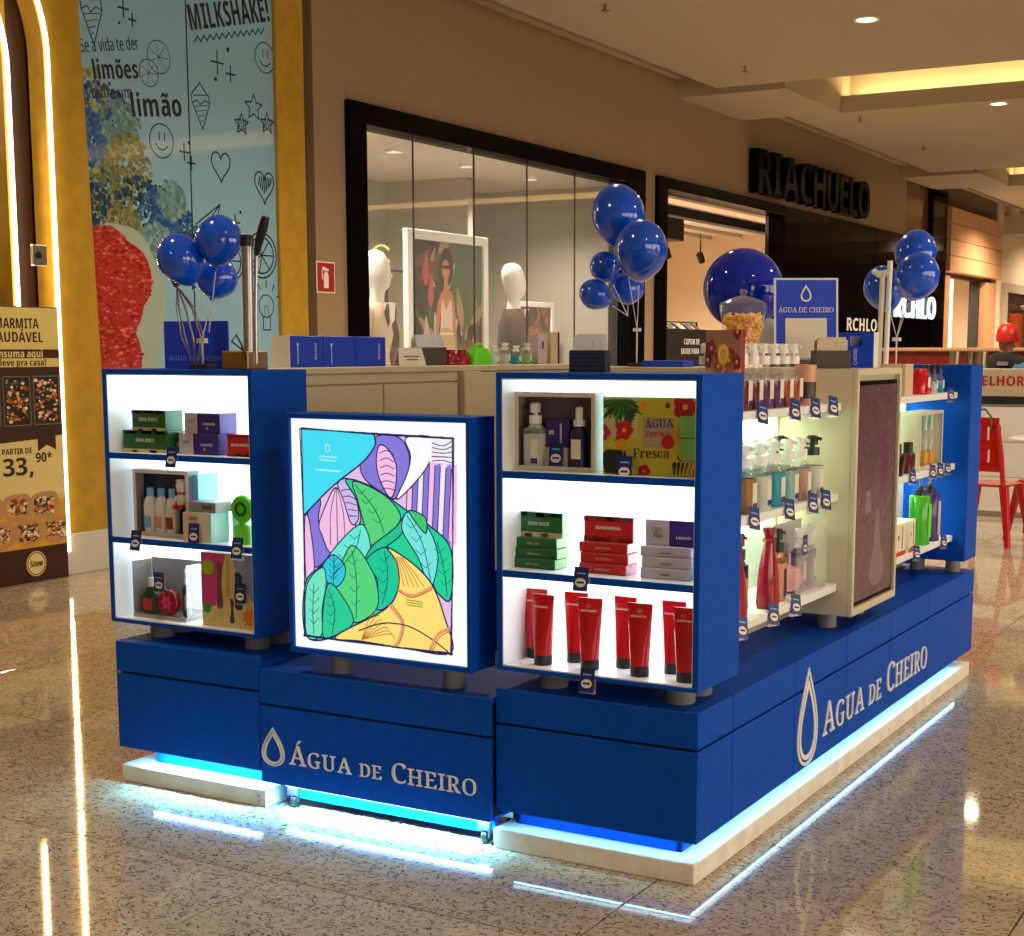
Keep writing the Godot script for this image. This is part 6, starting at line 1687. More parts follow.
	# soap stacks
	var kinds := [["green", "soap_green", "soap_green_dark", "ERVA DOCE", -0.556, "candle_green"], ["red", "soap_red", "soap_red_dark", "MANDARINA", -0.330, "rose"], ["lilac", "soap_lilac", "soap_purple", "Lavanda", -0.137, "violet"]]
	for k in kinds:
		var y := b
		for s in 3:
			carton("soap_box", "%s soap box lying flat, %s of the %s stack, right tower" % [k[0], ["bottom", "second", "third"][s], k[0]], Vector3(k[4] + 0.004 - s * 0.004 + (0.004 if s == 1 else 0.0), y, -0.10 - s * 0.008), Vector3(0.15, 0.029, 0.075), k[1], [], [["%s" % k[3], 0.5, 0.45, 0.006, "leaf_cream" if k[0] != "lilac" else "gift_grey_dark"]], 0.03 * (s - 1), "%s soap stack, right tower" % k[0], k[5])
			y += 0.029
		var bands := [[0, 0, 1, 0.2, "leaf_cream" if k[0] == "green" else k[2]], [0, 0.8, 1, 1, k[2]], [0.1, 0.84, 0.25, 1, "leaf_cream"], [0.45, 0.82, 0.62, 1, "soap_red" if k[0] == "green" else "amber"], [0.75, 0.84, 0.95, 1, "leaf_cream"], [0.2, 0, 0.36, 0.16, "soap_green_dark"], [0.55, 0.02, 0.7, 0.18, "leaf_cream"]]
		var texts := [[k[3], 0.5, 0.55, 0.010, "white_ink"]]
		if k[0] == "lilac":
			bands = [[0.48, 0, 1, 1, "soap_purple"]]
			texts = [["LILY", 0.24, 0.62, 0.012, "gift_grey_dark"], ["Flor", 0.26, 0.4, 0.012, "gift_grey_dark"], ["Lavanda", 0.76, 0.36, 0.009, "white_ink"]]
		carton("soap_box", "%s soap box standing on top of the %s stack, right tower" % [k[0], k[0]], Vector3(k[4] + 0.002, y, -0.12), Vector3(0.155, 0.072, 0.035), k[1], bands, texts, 0, "%s soap stack, right tower" % k[0], k[5])
	price_tag("blue price tag before the red soap stack", Vector3(-0.352, b - 0.005, 0.009))
	# red tubes
	var xs := [[-0.585, -0.14], [-0.515, -0.06], [-0.45, -0.14], [-0.367, -0.07], [-0.29, -0.14], [-0.205, -0.06], [-0.138, -0.14], [-0.062, -0.055]]
	for k in 8: cream_tube("red cream tube with black cap, %s of the %s pair from left" % [["rear", "front"][k % 2], ["first", "second", "third", "fourth"][k / 2]], Vector3(xs[k][0], c, xs[k][1]), 0.205, [0.1, -0.06, 0.08, 0.12, -0.1, 0.05, 0.0, 0.1][k])
	price_tag("blue price tag before the red cream tubes", Vector3(-0.33, c - 0.012, 0.012))

func stock_side_bays():
	var ys := [1.285, 0.975, 0.66]
	var T := PI / 2
	# first bay, top shelf: two rows of pump bottles
	var wet := ["wine", "wine", "plum", "plum", "amber", "amber"]
	var words := ["wine red", "second wine red", "plum", "second plum", "amber", "second amber"]
	for k in 6:
		pump_bottle("%s lotion bottle with white pump, front of the top side shelf" % words[k], Vector3(-0.105, ys[0], -0.52 - k * 0.088), wet[k], "white_plastic", 0.198, 0.041, T, "lotion bottles on the top side shelf", "paper_white", 0.6)
		pump_bottle("%s lotion bottle with white pump, rear of the top side shelf" % words[5 - k], Vector3(-0.205, ys[0], -0.50 - k * 0.088), wet[5 - k], "white_plastic", 0.198, 0.041, T, "lotion bottles on the top side shelf", "paper_white", 0.6)
	var pot := thing("cosmetic_pot", "peach bottle with dark base at the top shelf's end", "bottle", Vector3(-0.11, ys[0], -1.10))
	part("base_pot", lathe([[0.0, 0.0], [0.036, 0.0], [0.036, 0.02], [0.0, 0.02]], 20), "peach", pot)
	part("body", lathe([[0.0, 0.02], [0.035, 0.02], [0.036, 0.075], [0.0, 0.075]], 20), "dark_brown", pot)
	part("cap", lathe([[0.0, 0.075], [0.036, 0.075], [0.036, 0.13], [0.0, 0.132]], 20), "peach", pot)
	# first bay, middle shelf
	var mid := [["honey", "white_plastic", "honey coloured"], ["clear_grey", "white_plastic", "clear"], ["turquoise", "white_plastic", "turquoise"], ["pale_blue", "white_plastic", "pale blue"], ["pale_rose", "white_plastic", "pale rose"], ["clear_grey", "black_plastic", "clear black capped"]]
	for k in 6:
		pump_bottle("%s pump bottle, front of the middle side shelf" % mid[k][2], Vector3(-0.105, ys[1], -0.56 - k * 0.122), mid[k][0], mid[k][1], 0.205, 0.046, T, "pump bottles on the middle side shelf", "paper_white", 0.75)
		pump_bottle("%s pump bottle, rear of the middle side shelf" % mid[k][2], Vector3(-0.2, ys[1], -0.50 - k * 0.122), mid[k][0], mid[k][1], 0.205, 0.046, T, "pump bottles on the middle side shelf", "paper_white", 0.75)
	# first bay, bottom shelf
	for k in 2:
		var bag := thing("pouch", "%s soft crimson refill pouch on the bottom side shelf" % ["narrow", "tall"][k], "pouch", Vector3(-0.09, ys[2], [-0.47, -0.745][k]), T)
		part("bag", loft([[0.0, 0.04, 0.03, 0, 0, 3], [0.02, 0.05, 0.032, 0, 0, 3], [0.12, 0.043, 0.026, 0, 0, 3], [0.2, 0.026, 0.016, 0, 0, 2], [0.215, 0.02, 0.012, 0, 0, 2]], 22), "crimson", bag)
		part("knot", loft([[0.213, 0.014, 0.01], [0.225, 0.018, 0.014], [0.25, 0.03, 0.02], [0.255, 0.028, 0.018]], 16), "crimson", bag)
		part("ribbon_band", lathe([[0.019, 0.208], [0.022, 0.214], [0.019, 0.22]], 18), "soap_red_dark", bag)
	pump_bottle("brown bottle with black pump behind the narrow pouch", Vector3(-0.12, ys[2], -0.58), "dark_brown", "black_plastic", 0.25, 0.03, T, "", "peach", 0.9)
	pump_bottle("peach and black pump bottle beside the tall pouch", Vector3(-0.11, ys[2], -0.88), "peach", "black_plastic", 0.235, 0.034, T, "", "dark_brown", 0.9)
	var pk := thing("clear_gift_pack", "clear pack of violet pump bottles, bottom side shelf", "gift pack", Vector3(-0.12, ys[2], -1.09), T)
	bx("window", "acrylic", pk, Vector3(-0.125, 0.002, 0.042), Vector3(0.17, 0.235, 0.044), 0)
	bx("card_back", "soap_lilac", pk, Vector3(-0.125, 0, -0.05), Vector3(0.17, 0.23, -0.047), 0.001)
	bx("card_base", "soap_lilac", pk, Vector3(-0.125, 0, -0.047), Vector3(0.17, 0.008, 0.042), 0.001)
	pump_bottle("left violet pump bottle inside the clear pack", Vector3(-0.12, ys[2] + 0.008, -1.1), "violet_glass", "white_plastic", 0.205, 0.032, T, "bottles in the clear violet pack", "paper_white", 0.9)
	pump_bottle("right violet pump bottle inside the clear pack", Vector3(-0.12, ys[2] + 0.008, -1.2), "violet_glass", "white_plastic", 0.205, 0.032, T, "bottles in the clear violet pack", "paper_white", 0.9)
	var pf := thing("bath_puff", "soft pink bath puff inside the clear pack", "sponge", Vector3(-0.115, ys[2] + 0.008, -1.005), T)
	part("puff", lathe([[0.0, 0.0], [0.03, 0.012], [0.042, 0.045], [0.032, 0.08], [0.0, 0.095]], 16), "pink_soft", pf)
	part("cord", tube([Vector3(0, 0.09, 0), Vector3(0.006, 0.11, 0), Vector3(0, 0.13, 0)], 0.003, 6), "pink_soft", pf)
	price_tag("blue price card hanging inside the clear violet pack", Vector3(-0.07, ys[2] + 0.17, -1.005), T, 0.0)
	# price tags on the shelf edges of the first bay
	var k := 0
	for e in [[0, [-0.55, -0.83, -1.02, -1.2]], [1, [-0.50, -0.80, -1.02, -1.15]], [2, [-0.42, -0.68, -0.88]]]:
		var n := 0
		for z in e[1]:
			price_tag("slanted blue price tag, %s on the first bay's %s shelf edge" % [["nearest", "second", "third", "fourth"][n], ["top", "middle", "bottom"][e[0]]], Vector3(-0.05, ys[e[0]] - 0.006, z), T - 0.35, -0.3, -0.22)
			n += 1
	# second bay, top
	carton("perfume_box", "plain cream box at the left of the far top shelf", Vector3(-0.13, ys[0], -2.22), Vector3(0.16, 0.125, 0.09), "box_cream", [[0.0, 0.0, 0.25, 1.0, "cream_dark"]], [], T)
	var rb := thing("foil_bag", "glossy red foil gift bag on the far top shelf", "bag", Vector3(-0.10, ys[0], -2.46), T)
	part("bag", loft([[0, 0.06, 0.035, 0, 0, 4], [0.05, 0.07, 0.04, 0, 0, 3], [0.09, 0.045, 0.025, 0, 0, 2.5], [0.105, 0.06, 0.02, 0, 0, 2]], 22), "tube_red", rb)
	bx("white_mark", "white_ink", rb, Vector3(-0.03, 0.03, 0.04), Vector3(0.0, 0.07, 0.042), 0)
	for q in 3: pump_bottle("dark capped cologne bottle %s on the far top shelf" % ["beside the red bag", "in the middle", "nearest the blue tower"][q], Vector3(-0.11, ys[0], -2.58 - q * 0.1), ["pale_blue", "clear_grey", "turquoise"][q], "black_plastic", 0.12, 0.03, T, "", "paper_white", 0.5)
	# second bay, middle
	var gw := open_gift_box("gift_box", "white gift box with two clear cologne bottles, far middle shelf", Vector3(-0.14, ys[1], -2.62), Vector3(0.36, 0.235, 0.1), "paper_white", "mint")
	gw.rotation.y = T
	for q in 2:
		var cb := thing("cologne_bottle", "clear cologne bottle with amber base in gift box, %s" % ["left", "right"][q], "bottle", Vector3(-0.125, ys[1] + 0.006, -2.64 - q * 0.09), T, "cologne bottles in the white gift box")
		part("liquid", loft([[0, 0.03, 0.02, 0, 0, 3], [0.06, 0.03, 0.02, 0, 0, 3]], 18), ["gold_liquid", "gold_liquid"][q], cb)
		part("glass", loft([[0.06, 0.03, 0.02, 0, 0, 3], [0.12, 0.028, 0.019, 0, 0, 3], [0.15, 0.012, 0.012, 0, 0, 2]], 18), "clear_bottle", cb)
		part("neck", lathe([[0.012, 0.15], [0.012, 0.19], [0.015, 0.19], [0.015, 0.215], [0.0, 0.216]], 14), "mint", cb)
	var im := paper(120, 160, rgb8(210, 220, 200))
	im.fill_rect(Rect2i(0, 0, 120, 14), rgb8(20, 40, 90))
	fill(im, smooth([Vector2(30, 100), Vector2(50, 70), Vector2(70, 80), Vector2(74, 50), Vector2(84, 90), Vector2(62, 120)], true, 4), rgb8(120, 96, 70))
	disc(im, Vector2(110, 80), 22, rgb8(16, 44, 100), 1.8)
	picture_carton("perfume_box", "white perfume box with brown leaf print, far middle shelf", Vector3(-0.2, ys[1], -2.27), Vector3(0.22, 0.24, 0.06), "paper_white", im, "leaf_box_print", T)
	for q in 2:
		var pb := thing("perfume_bottle", "%s perfume bottle with black cap, far middle shelf" % ["black", "dark red"][q], "bottle", Vector3(-0.09, ys[1], -2.12 - q * 0.16), T)
		part("body", loft([[0, 0.04, 0.022, 0, 0, 5], [0.075, 0.042, 0.023, 0, 0, 5], [0.085, 0.02, 0.015, 0, 0, 3]], 20), ["perfume_black", "perfume_red"][q], pb)
		part("cap", loft([[0.085, 0.022, 0.016, 0, 0, 5], [0.125, 0.022, 0.016, 0, 0, 5]], 16), "black_plastic", pb)
	# second bay, bottom
	for q in 2:
		carton("perfume_box", "white and red patterned box, %s on the far bottom shelf" % ["left", "right"][q], Vector3(-0.105, ys[2], -2.13 - q * 0.16), Vector3(0.13, 0.125, 0.08), "paper_white", [[0, 0, 1, 0.14, "soap_red"], [0.6, 0.2, 0.72, 0.9, "rose"], [0.2, 0.5, 0.32, 0.66, "gift_navy"]], [], T + 0.1 * q, "patterned boxes, far bottom shelf", "paper_white")
		var bb := thing("deodorant_can", "blue bottle in dark frame above the patterned boxes, %s" % ["left", "right"][q], "bottle", Vector3(-0.215, ys[2], -2.3 - q * 0.14), T)
		part("body", loft([[0, 0.04, 0.025, 0, 0, 4], [0.2, 0.04, 0.025, 0, 0, 4], [0.208, 0.036, 0.02, 0, 0, 4]], 18), "box_blue", bb)
		part("cap", loft([[0.208, 0.038, 0.024, 0, 0, 4], [0.235, 0.038, 0.024, 0, 0, 4]], 18), "gift_navy", bb)
	for q in 2:
		var gb := thing("tall_bottle", ["tall bright green spray bottle on the far bottom shelf", "tall violet spray bottle beside the green one"][q], "bottle", Vector3(-0.10 + q * 0.0, ys[2], -2.52 - q * 0.15), T)
		part("body", lathe([[0.0, 0.0], [0.042, 0.0], [0.044, 0.004], [0.044, 0.2], [0.04, 0.206], [0.0, 0.206]], 24), ["green_glass", "violet"][q], gb)
		part("cap", lathe([[0.0, 0.206], [0.024, 0.206], [0.024, 0.225], [0.012, 0.228], [0.012, 0.245], [0.0, 0.245]], 18), "black_plastic", gb)
		part("hang_loop", tube([Vector3(-0.014, 0.24, 0), Vector3(-0.014, 0.275, 0), Vector3(0.014, 0.275, 0), Vector3(0.014, 0.24, 0)], 0.003, 6), "gift_grey", gb)
		bx("front_label", ["lime", "soap_lilac"][q], gb, Vector3(-0.02, 0.03, 0.0425), Vector3(0.02, 0.17, 0.0445), 0)
	for e in [[0, [-2.75]], [1, [-2.2, -2.5, -2.62, -2.74]], [2, [-2.3, -2.72]]]:
		var n := 0
		for z in e[1]:
			price_tag("small clear clip price tag, %s on the second bay's %s shelf edge" % [["nearest", "second", "third", "fourth"][n], ["top", "middle", "bottom"][e[0]]], Vector3(-0.05, ys[e[0]] - 0.006, z), T - 0.35, -0.3, -0.22, "price tags on the far shelf edges", 0.72)
			n += 1

func basket(label: String, at: Vector3, m: String, w: float, h: float, paper: String, turn := 0.0):
	var b := thing("envelope_basket", label, "basket", at, turn)
	for s in [-1.0, 1.0]:
		bx("side", m, b, Vector3(s * w * 0.5, 0, -w * 0.35), Vector3(s * (w * 0.5 - 0.004), h, w * 0.35), 0.001)
		bx("wall", m, b, Vector3(-w * 0.5 + 0.0045, 0, s * w * 0.35), Vector3(w * 0.5 - 0.0045, h, s * (w * 0.35 - 0.004)), 0.001)
	bx("base", m, b, Vector3(-w * 0.49, 0, -w * 0.34), Vector3(w * 0.49, 0.004, w * 0.34), 0)
	for s in 5: bx("weave_band", m, b, Vector3(-w * 0.505, h * (0.12 + s * 0.18), -w * 0.36), Vector3(w * 0.505, h * (0.12 + s * 0.18) + h * 0.07, w * 0.36), 0.001)
	for k in 7:
		var e := thing("envelope", "paper scent strip in the %s" % label, "paper strip", at + Basis(Vector3.UP, turn) * Vector3(0, 0.005, -w * 0.26 + k * w * 0.085), turn, "strips in the " + label)
		bx("sheet", paper, e, Vector3(-w * 0.42 + (k % 3) * 0.004, 0, -0.0006), Vector3(w * 0.42 - (k % 2) * 0.005, h * 1.5 + (k % 3) * 0.005, 0.0006), 0)
		bx("fold", "gift_grey", e, Vector3(-w * 0.1 + (k % 4) * 0.012, h * 1.02, 0.0007), Vector3(-w * 0.09 + (k % 4) * 0.012, h * 1.42, 0.001), 0)

func stock_counter_tops():
	var Y := 1.40
	basket("dark navy basket on the right tower's top", Vector3(-0.44, Y, -0.2), "basket_navy", 0.105, 0.062, "envelope", 0.25)
	basket("grey basket on top of the cream cabinet", Vector3(-0.14, Y, -1.44), "basket_grey", 0.125, 0.062, "envelope_cream", 0.5)
	basket("brown basket on the inner cream counter", Vector3(-1.97, Y, -1.64), "basket_grey", 0.14, 0.075, "envelope", 0.9)
	# blue cartons lying on the inner counter
	var T := PI / 2
	for k in 3:
		carton("blue_carton", "glossy blue carton, %s of three standing on the inner counter" % ["left", "middle", "right"][k], Vector3(-1.95, Y, -0.76 - k * 0.2), Vector3(0.195, 0.115, 0.08), "card_blue", [[0.22, 0.1, 0.235, 0.75, "white_ink"], [0.2, 0.7, 0.255, 0.76, "white_ink"]] if k < 2 else [], [], T, "blue cartons on the inner counter")
	for k in 2: letters("lettering", "BALSAM", sans, 0.012, "white_ink", get_node(["blue_carton", "blue_carton_002"][k]), Vector3(0.05, 0.058, 0.0412), Vector3(0, 0, PI / 2), 0.0006)
	bx("end_flap", "paper_white", get_node("blue_carton"), Vector3(-0.106, 0, -0.04), Vector3(-0.098, 0.115, 0.041), 0.001)
	var s := thing("table_sign", "small white card sign on the inner counter", "sign", Vector3(-1.95, Y, -1.48), T - 0.3)
	part("card", plate(PackedVector2Array([Vector2(-0.07, 0), Vector2(0.07, 0), Vector2(0.06, 0.075), Vector2(-0.06, 0.075)]), 0.003), "paper_white", s, Vector3(0, 0, 0.02), Vector3(-0.25, 0, 0))
	part("card_back", plate(PackedVector2Array([Vector2(-0.07, 0), Vector2(0.07, 0), Vector2(0.06, 0.075), Vector2(-0.06, 0.075)]), 0.003), "paper_white", s, Vector3(0, 0, -0.02), Vector3(0.25, 0, 0))
	bx("text_line", "gift_grey_dark", s, Vector3(-0.04, 0.035, 0.0145), Vector3(0.04, 0.04, 0.0155), 0); bx("text_line", "gift_grey_dark", s, Vector3(-0.03, 0.022, 0.018), Vector3(0.03, 0.027, 0.0195), 0)
	for k in 2:
		tag(part(numbered("red_gift_pouch"), loft([[0, 0.045, 0.03, 0, 0, 3], [0.03, 0.05, 0.034, 0, 0, 2.5], [0.055, 0.02, 0.015], [0.065, 0.03, 0.02]], 18), "crimson", self, Vector3(-1.95, Y, -1.79 - k * 0.09), Vector3(0, T, 0)), "dark red little pouch on the inner counter, %s" % ["left", "right"][k], "pouch", "red pouches on the inner counter")
	var gp := thing("green_pack", "bright lime green pack on the inner counter", "pack", Vector3(-1.94, Y, -2.0), T)
	part("pack", loft([[0, 0.075, 0.03, 0, 0, 4], [0.05, 0.08, 0.034, 0, 0, 3], [0.075, 0.05, 0.02, 0, 0, 3]], 22), "lime", gp)
	part("handle", tube([Vector3(-0.03, 0.07, 0), Vector3(-0.02, 0.09, 0), Vector3(0.02, 0.09, 0), Vector3(0.03, 0.07, 0)], 0.006, 8), "lime", gp)
	for k in 4: pump_bottle("%s sample pump bottle on the inner counter" % ["pale green", "clear", "blue", "second clear"][k], Vector3(-1.96, Y, -2.16 - k * 0.1), ["mint", "clear_grey", "turquoise", "candle_green"][k], "white_plastic", 0.085 + 0.012 * (k % 2), 0.028, T, "", "paper_white", 0.7)
	carton("perfume_box", "tall pale perfume box with purple mark, inner counter", Vector3(-1.96, Y, -2.56), Vector3(0.085, 0.14, 0.06), "soap_lilac", [[0.4, 0.5, 0.6, 0.75, "soap_purple"]], [], T)
	carton("perfume_box", "tall brown edged perfume box, inner counter", Vector3(-1.96, Y, -2.68), Vector3(0.085, 0.15, 0.06), "box_cream", [[0.8, 0, 1, 1, "plum"]], [], T)
	# floral box and flat blue box behind the right tower
	var im := paper(120, 150, rgb8(150, 110, 90))
	var r := RandomNumberGenerator.new(); r.seed = 13
	for i in 26:
		var at := Vector2(r.randf() * 120, r.randf() * 150)
		var c := [rgb8(120, 40, 50), rgb8(196, 130, 110), rgb8(90, 30, 60), rgb8(150, 80, 40)][i % 4] as Color
		for k in 5: disc(im, at + Vector2.from_angle(k * TAU / 5 + i) * 9, 7, c)
		disc(im, at, 4, rgb8(226, 180, 60))
	disc(im, Vector2(60, 44), 20, rgb8(216, 160, 40)); stroke(im, circle_pts(Vector2(60, 44), 14), 3, rgb8(240, 210, 120), true)
	picture_carton("floral_box", "dark floral printed box standing behind the right tower", Vector3(-0.115, 1.285, -0.425), Vector3(0.105, 0.235, 0.06), "soap_red_dark", im, "floral_print", 0.2)
	carton("flat_box", "flat dark blue box lying on the rear counter", Vector3(-1.45, 1.385, -2.93), Vector3(0.22, 0.03, 0.12), "card_blue")
	# blue and white display box on the cabinet
	var db := carton("display_box", "blue and white upright box on top of cream cabinet", Vector3(-0.13, Y, -1.72), Vector3(0.13, 0.128, 0.10), "white_laminate", [[0.0, 0.0, 1.0, 1.0, "card_blue"], [0.34, 0.62, 0.68, 0.88, "paper_white"]], [], 0.12)
	letters("lettering", "CHEIRO", sans, 0.012, "white_ink", db, Vector3(0.0, 0.04, 0.052), Vector3(0, 0, PI / 2), 0.0006)
	# sign on an easel, its code square left blank
	var q := thing("counter_sign", "tilted blue sign with white drop and blank white square", "sign", Vector3(-0.29, 1.258, -1.6), 0.5)
	var tilt := Vector3(-0.16, 0, 0)
	var board := bx("board", "card_blue", q, Vector3(-0.11, 0.17, -0.003), Vector3(0.11, 0.46, 0.003), 0.001)
	board.rotation = tilt
	part("rim", ring_plate([Vector2(-0.116, -0.151), Vector2(0.116, -0.151), Vector2(0.116, 0.151), Vector2(-0.116, 0.151)], [Vector2(-0.109, -0.144), Vector2(0.109, -0.144), Vector2(0.109, 0.144), Vector2(-0.109, 0.144)], 0.009), "white_plastic", board, Vector3(0, 0, -0.004))
	bx("blank_square", "paper_white", board, Vector3(-0.075, -0.142, 0.0032), Vector3(0.075, 0.005, 0.0042), 0.0005)
	var dr := []
	for p in drop_outline(0.04, 0.062): dr.append(p)
	var di := []
	for p in dr: di.append(Vector2(p.x * 0.72, 0.022 + (p.y - 0.022) * 0.74))
	part("drop_emblem", ring_plate(dr, di, 0.001), "white_ink", board, Vector3(0, 0.065, 0.0035))
	letters("lettering", "ÁGUA DE CHEIRO", serif, 0.018, "white_ink", board, Vector3(0, 0.035, 0.0038), Vector3.ZERO, 0.0008, 0, 0.95)
	bx("easel_leg", "steel", q, Vector3(0.03, 0.1422, -0.05), Vector3(0.04, 0.2, -0.03), 0.001); bx("easel_leg", "steel", q, Vector3(0.075, 0.1422, -0.05), Vector3(0.085, 0.2, -0.03), 0.001)
	bx("easel_bar", "steel", q, Vector3(-0.08, 0.16, -0.05), Vector3(0.08, 0.172, 0.03), 0.001)
	# glass jar of snacks
	var j := thing("snack_jar", "lidded clear glass jar full of yellow puffed snacks", "jar", Vector3(-0.43, 1.283, -1.34))
	part("jar_foot", lathe([[0.0, 0.0], [0.05, 0.0], [0.052, 0.006], [0.012, 0.02], [0.012, 0.14], [0.05, 0.165]], 26), "clear_bottle", j)
	part("jar_glass", lathe([[0.05, 0.165], [0.056, 0.17], [0.078, 0.30], [0.082, 0.33]], 30), "clear_bottle", j)
	part("lid", lathe([[0.084, 0.33], [0.08, 0.345], [0.05, 0.36], [0.016, 0.368], [0.008, 0.372], [0.014, 0.384], [0.01, 0.392], [0.0, 0.394]], 28), "clear_bottle", j)
	var st := SurfaceTool.new()
	st.begin(Mesh.PRIMITIVE_TRIANGLES)
	r.seed = 8
	for i in 300:
		var y := r.randf_range(0.175, 0.305)
		var rad := lerpf(0.046, 0.066, (y - 0.175) / 0.11) * sqrt(r.randf())
		var a := r.randf() * TAU
		var at := Vector3(cos(a) * rad, y, sin(a) * rad)
		var d := Vector3(r.randf_range(-1, 1), r.randf_range(-1, 1), r.randf_range(-1, 1)).normalized() * 0.012
		var b := d.cross(Vector3.UP).normalized() * 0.005
		tube([at - d, at - d * 0.4 + b, at + d * 0.4 + b, at + d], [0.003, 0.0065, 0.0065, 0.003], 6, st)
	st.generate_normals()
	var sn := part("snacks", st.commit(), "snack_yellow", j)
	sn.set_meta("kind", "stuff")
	# blue card and steel dispenser on the left tower
	var bs := thing("blue_card_sign", "shiny blue card sign standing on the left tower", "sign", Vector3(-1.97, Y, -0.24), 0.12)
	bx("card", "card_blue", bs, Vector3(-0.13, 0, -0.004), Vector3(0.13, 0.16, 0.004), 0.001)
	letters("lettering", "ÁGUA DE CHEIRO", serif, 0.016, "light_blue", bs, Vector3(0.0, 0.035, 0.005), Vector3.ZERO, 0.0006, 0, 1.2)
	bx("support", "card_blue", bs, Vector3(-0.03, 0, -0.05), Vector3(0.03, 0.09, -0.0045), 0.001)
	var d := thing("steel_post", "upright steel post with black lever on stone block, left tower", "stand", Vector3(-1.655, Y, -0.12))
	bx("block", "brass_steel", d, Vector3(-0.055, 0, -0.05), Vector3(0.055, 0.06, 0.05), 0.004)
	part("post", tube([Vector3(0.018, 0.06, 0), Vector3(0.02, 0.40, 0)], 0.017, 16), "steel", d)
	part("cap", lathe([[0.0, 0.39], [0.022, 0.39], [0.022, 0.425], [0.0, 0.428]], 18), "black_plastic", d, Vector3(0.02, 0, 0))
	part("lever", tube([Vector3(0.066, 0.36, 0.01), Vector3(0.078, 0.40, 0.01), Vector3(0.094, 0.44, 0.01), Vector3(0.108, 0.478, 0.01)], [0.008, 0.013, 0.016, 0.013], 12), "black_plastic", d)
	part("rod", tube([Vector3(0.056, 0.02, 0.01), Vector3(0.058, 0.2, 0.01), Vector3(0.066, 0.37, 0.01)], 0.006, 8), "steel", d)
	part("cable", tube([Vector3(0.02, 0.06, 0.03), Vector3(-0.01, 0.09, 0.05), Vector3(0.01, 0.11, 0.05), Vector3(0.03, 0.08, 0.05), Vector3(0.05, 0.03, 0.053)], 0.003, 6), "black_plastic", d)
	var wh := thing("wire_whisk", "dark handled wire whisk leaning on the left tower", "whisk", Vector3(-1.93, Y, -0.16))
	part("handle", tube([Vector3(-0.105, 0.365, 0), Vector3(-0.045, 0.275, 0)], [0.008, 0.011], 10), "black_plastic", wh)
	for k in 4:
		var a := k * PI / 4
		var o := Vector3(cos(a), 0, sin(a)) * 0.03
		part("wire", tube([Vector3(-0.045, 0.275, 0), Vector3(-0.01, 0.2, 0) + o, Vector3(0.02, 0.1, 0) + o * 1.2, Vector3(0.03, 0.0, 0), Vector3(0.02, 0.1, 0) - o * 1.2, Vector3(-0.01, 0.2, 0) - o, Vector3(-0.045, 0.275, 0)], 0.0022, 6), "steel", wh)

# ---------------------------------------------------------------- balloons
func balloon(label: String, at: Vector3, r: float, m: String, tie: Vector3, group: String, stretch := 1.18):
	# at: centre of the round part; the neck points to tie
	var b := thing("balloon", label, "balloon", at, 0, group)
	var prof := []
	for k in 19:
		var t := PI * k / 18
		var y := -cos(t) * r * stretch
		var taper := 1.0 - 0.30 * pow(maxf(0.0, -y / (r * stretch)), 1.5)
		prof.append([maxf(sin(t) * r * taper, 0.0), y])
	prof[0][0] = 0.0
	var down := (tie - at).normalized()
	var body := part("skin", lathe(prof, 32), m, b)
	var knot := part("knot", lathe([[0.0, -r * stretch - 0.014], [0.009, -r * stretch - 0.012], [0.003, -r * stretch], [0.006, -r * stretch + 0.006]], 12), m, b)
	var axis := Vector3.DOWN.cross(down)
	if axis.length() > 1e-4:
		for o in [body, knot]: o.rotation = Basis(axis.normalized(), Vector3.DOWN.angle_to(down)).get_euler()
	part("string", tube([down * (r * stretch + 0.01), (tie - at)], 0.0018, 6), "ribbon", b)

func balloon_stand(label: String, at: Vector3, tie: float):
	var s := thing("balloon_stand", label, "stand", at)
	bx("weight", "dark_brown", s, Vector3(-0.04, 0, -0.025), Vector3(0.04, 0.018, 0.025), 0.002)
	part("stick", tube([Vector3(0, 0.018, 0), Vector3(0, tie, 0)], 0.0035, 8), "ribbon", s)
	part("clip", loft([[tie - 0.01, 0.02, 0.01, 0, 0, 4], [tie + 0.006, 0.02, 0.01, 0, 0, 4]], 14), "white_plastic", s)

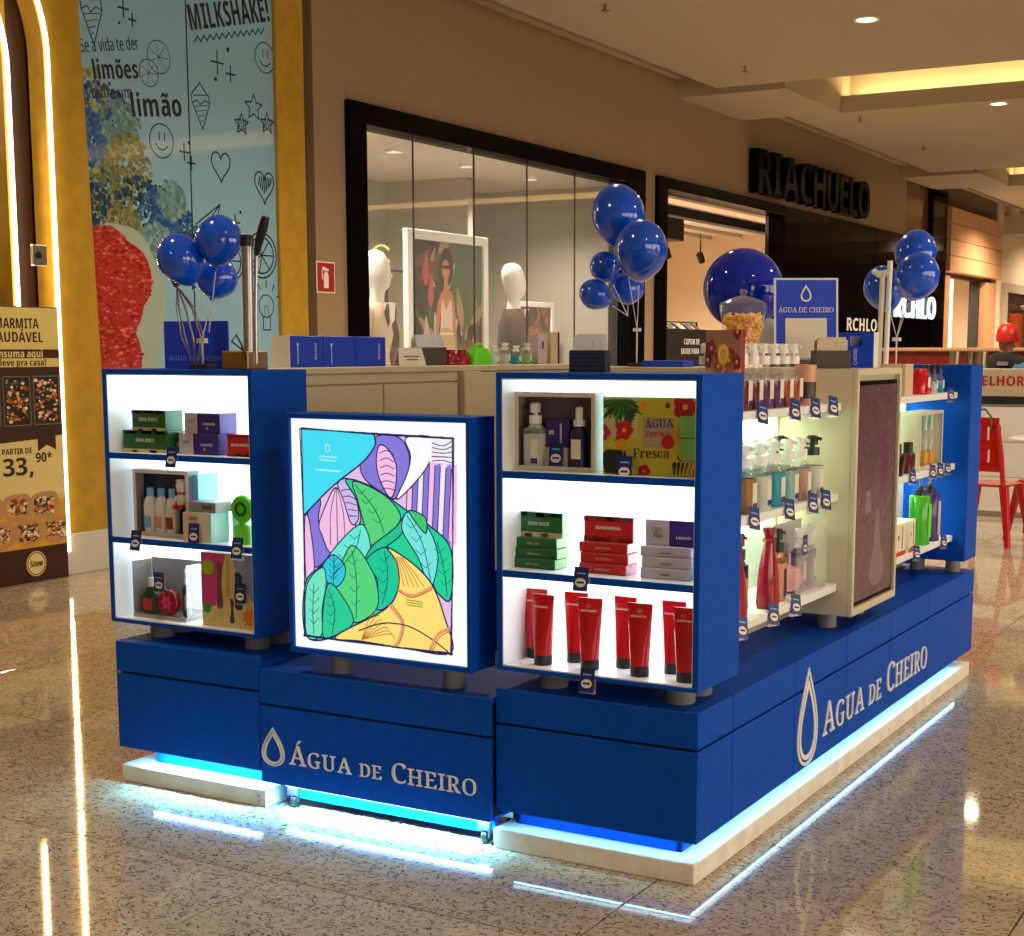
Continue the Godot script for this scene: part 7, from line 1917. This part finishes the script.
func build_balloons():
	var a := Vector3(-1.862, 1.40, -0.15)
	balloon_stand("white balloon stick on the left tower's top", a, 0.095)
	var ta := a + Vector3(0, 0.1, 0)
	balloon("left of three blue balloons above the left tower", Vector3(-1.915, 1.755, -0.12), 0.076, "balloon_blue", ta + Vector3(0.03, 0.06, 0), "balloons above the left tower")
	balloon("top right of three blue balloons above the left tower", Vector3(-1.795, 1.815, -0.17), 0.076, "balloon_blue", ta + Vector3(0.03, 0.02, 0), "balloons above the left tower", 1.12)
	balloon("lowest of three blue balloons above the left tower", Vector3(-1.915, 1.70, -0.29), 0.07, "balloon_blue", ta, "balloons above the left tower", 1.05)
	var c := Vector3(-1.63, 1.385, -2.96)
	balloon_stand("white balloon stick on the rear counter", c, 0.18)
	var tc := c + Vector3(0, 0.185, 0)
	for q in [["topmost large blue balloon of the middle cluster", Vector3(-1.735, 2.105, -2.96), 0.132, 1.2], ["second large blue balloon of the middle cluster", Vector3(-1.54, 1.925, -2.81), 0.126, 1.22], ["small blue balloon at the middle cluster's left", Vector3(-1.80, 1.865, -2.95), 0.076, 1.05], ["lowest small blue balloon of the middle cluster", Vector3(-1.805, 1.73, -2.86), 0.074, 1.12], ["small blue balloon tucked inside the middle cluster", Vector3(-1.73, 1.765, -3.06), 0.082, 1.05]]:
		balloon(q[0], q[1], q[2], "balloon_blue", tc if q[2] > 0.1 else tc + Vector3(-0.05, 0.06, 0.0), "balloons of the middle cluster", q[3])
	var e := Vector3(-0.36, 1.385, -3.0)
	balloon_stand("white balloon stick at the kiosk's far right corner", e, 0.13)
	var te := e + Vector3(0, 0.135, 0)
	for q in [["upper blue balloon of the far right cluster", Vector3(-0.295, 1.885, -3.02), 0.092], ["front blue balloon of the far right cluster", Vector3(-0.235, 1.775, -2.84), 0.096], ["left blue balloon of the far right cluster", Vector3(-0.425, 1.735, -3.0), 0.09]]:
		balloon(q[0], q[1], q[2], "balloon_blue", te, "balloons of the far right cluster", 1.18)
	# white tube frame in front of that cluster
	var f := thing("display_hanger", "white two tube display arm with hooked top beside balloons", "stand", Vector3(-0.30, 1.385, -2.60))
	part("tube", tube([Vector3(-0.018, 0, 0), Vector3(-0.012, 0.40, 0)], 0.011, 10), "paper_white", f)
	part("tube", tube([Vector3(0.012, 0, 0), Vector3(0.018, 0.45, 0)], 0.011, 10), "white_plastic", f)
	part("hook", tube([Vector3(0.018, 0.40, 0), Vector3(-0.03, 0.395, 0.0), Vector3(-0.05, 0.41, 0.01)], [0.016, 0.014, 0.012], 10), "paper_white", f)
	bx("foot_plate", "white_plastic", f, Vector3(-0.05, -0.1, -0.03), Vector3(0.05, 0.0, 0.03), 0.003)
	# large glossy balloon behind the jar
	var big := Vector3(-0.60, 1.695, -1.76)
	var b := thing("round_balloon", "large round glossy dark blue balloon behind the snack jar", "balloon", big)
	var prof := []
	for k in 33: prof.append([0.152 * sin(PI * k / 32), -0.153 * cos(PI * k / 32)])
	part("skin", lathe(prof, 48), "balloon_navy", b)
	part("holder_cup", lathe([[0.0, -0.18], [0.02, -0.175], [0.036, -0.143], [0.032, -0.141], [0.0, -0.16]], 18), "white_plastic", b)
	part("holder_stick", tube([Vector3(0, -0.412, 0), Vector3(0, -0.17, 0)], 0.005, 8), "white_plastic", b)
	var w := thing("small_white_balloon", "small white balloon half hidden under the large blue one", "balloon", Vector3(-0.47, 1.52, -1.70))
	part("skin", lathe([[0.0, -0.062], [0.03, -0.054], [0.05, -0.03], [0.056, 0.0], [0.048, 0.034], [0.028, 0.056], [0.0, 0.064]], 26), "balloon_white", w)
	part("holder_stick", tube([Vector3(0, -0.237, 0), Vector3(0, -0.06, 0)], 0.004, 8), "white_plastic", w)
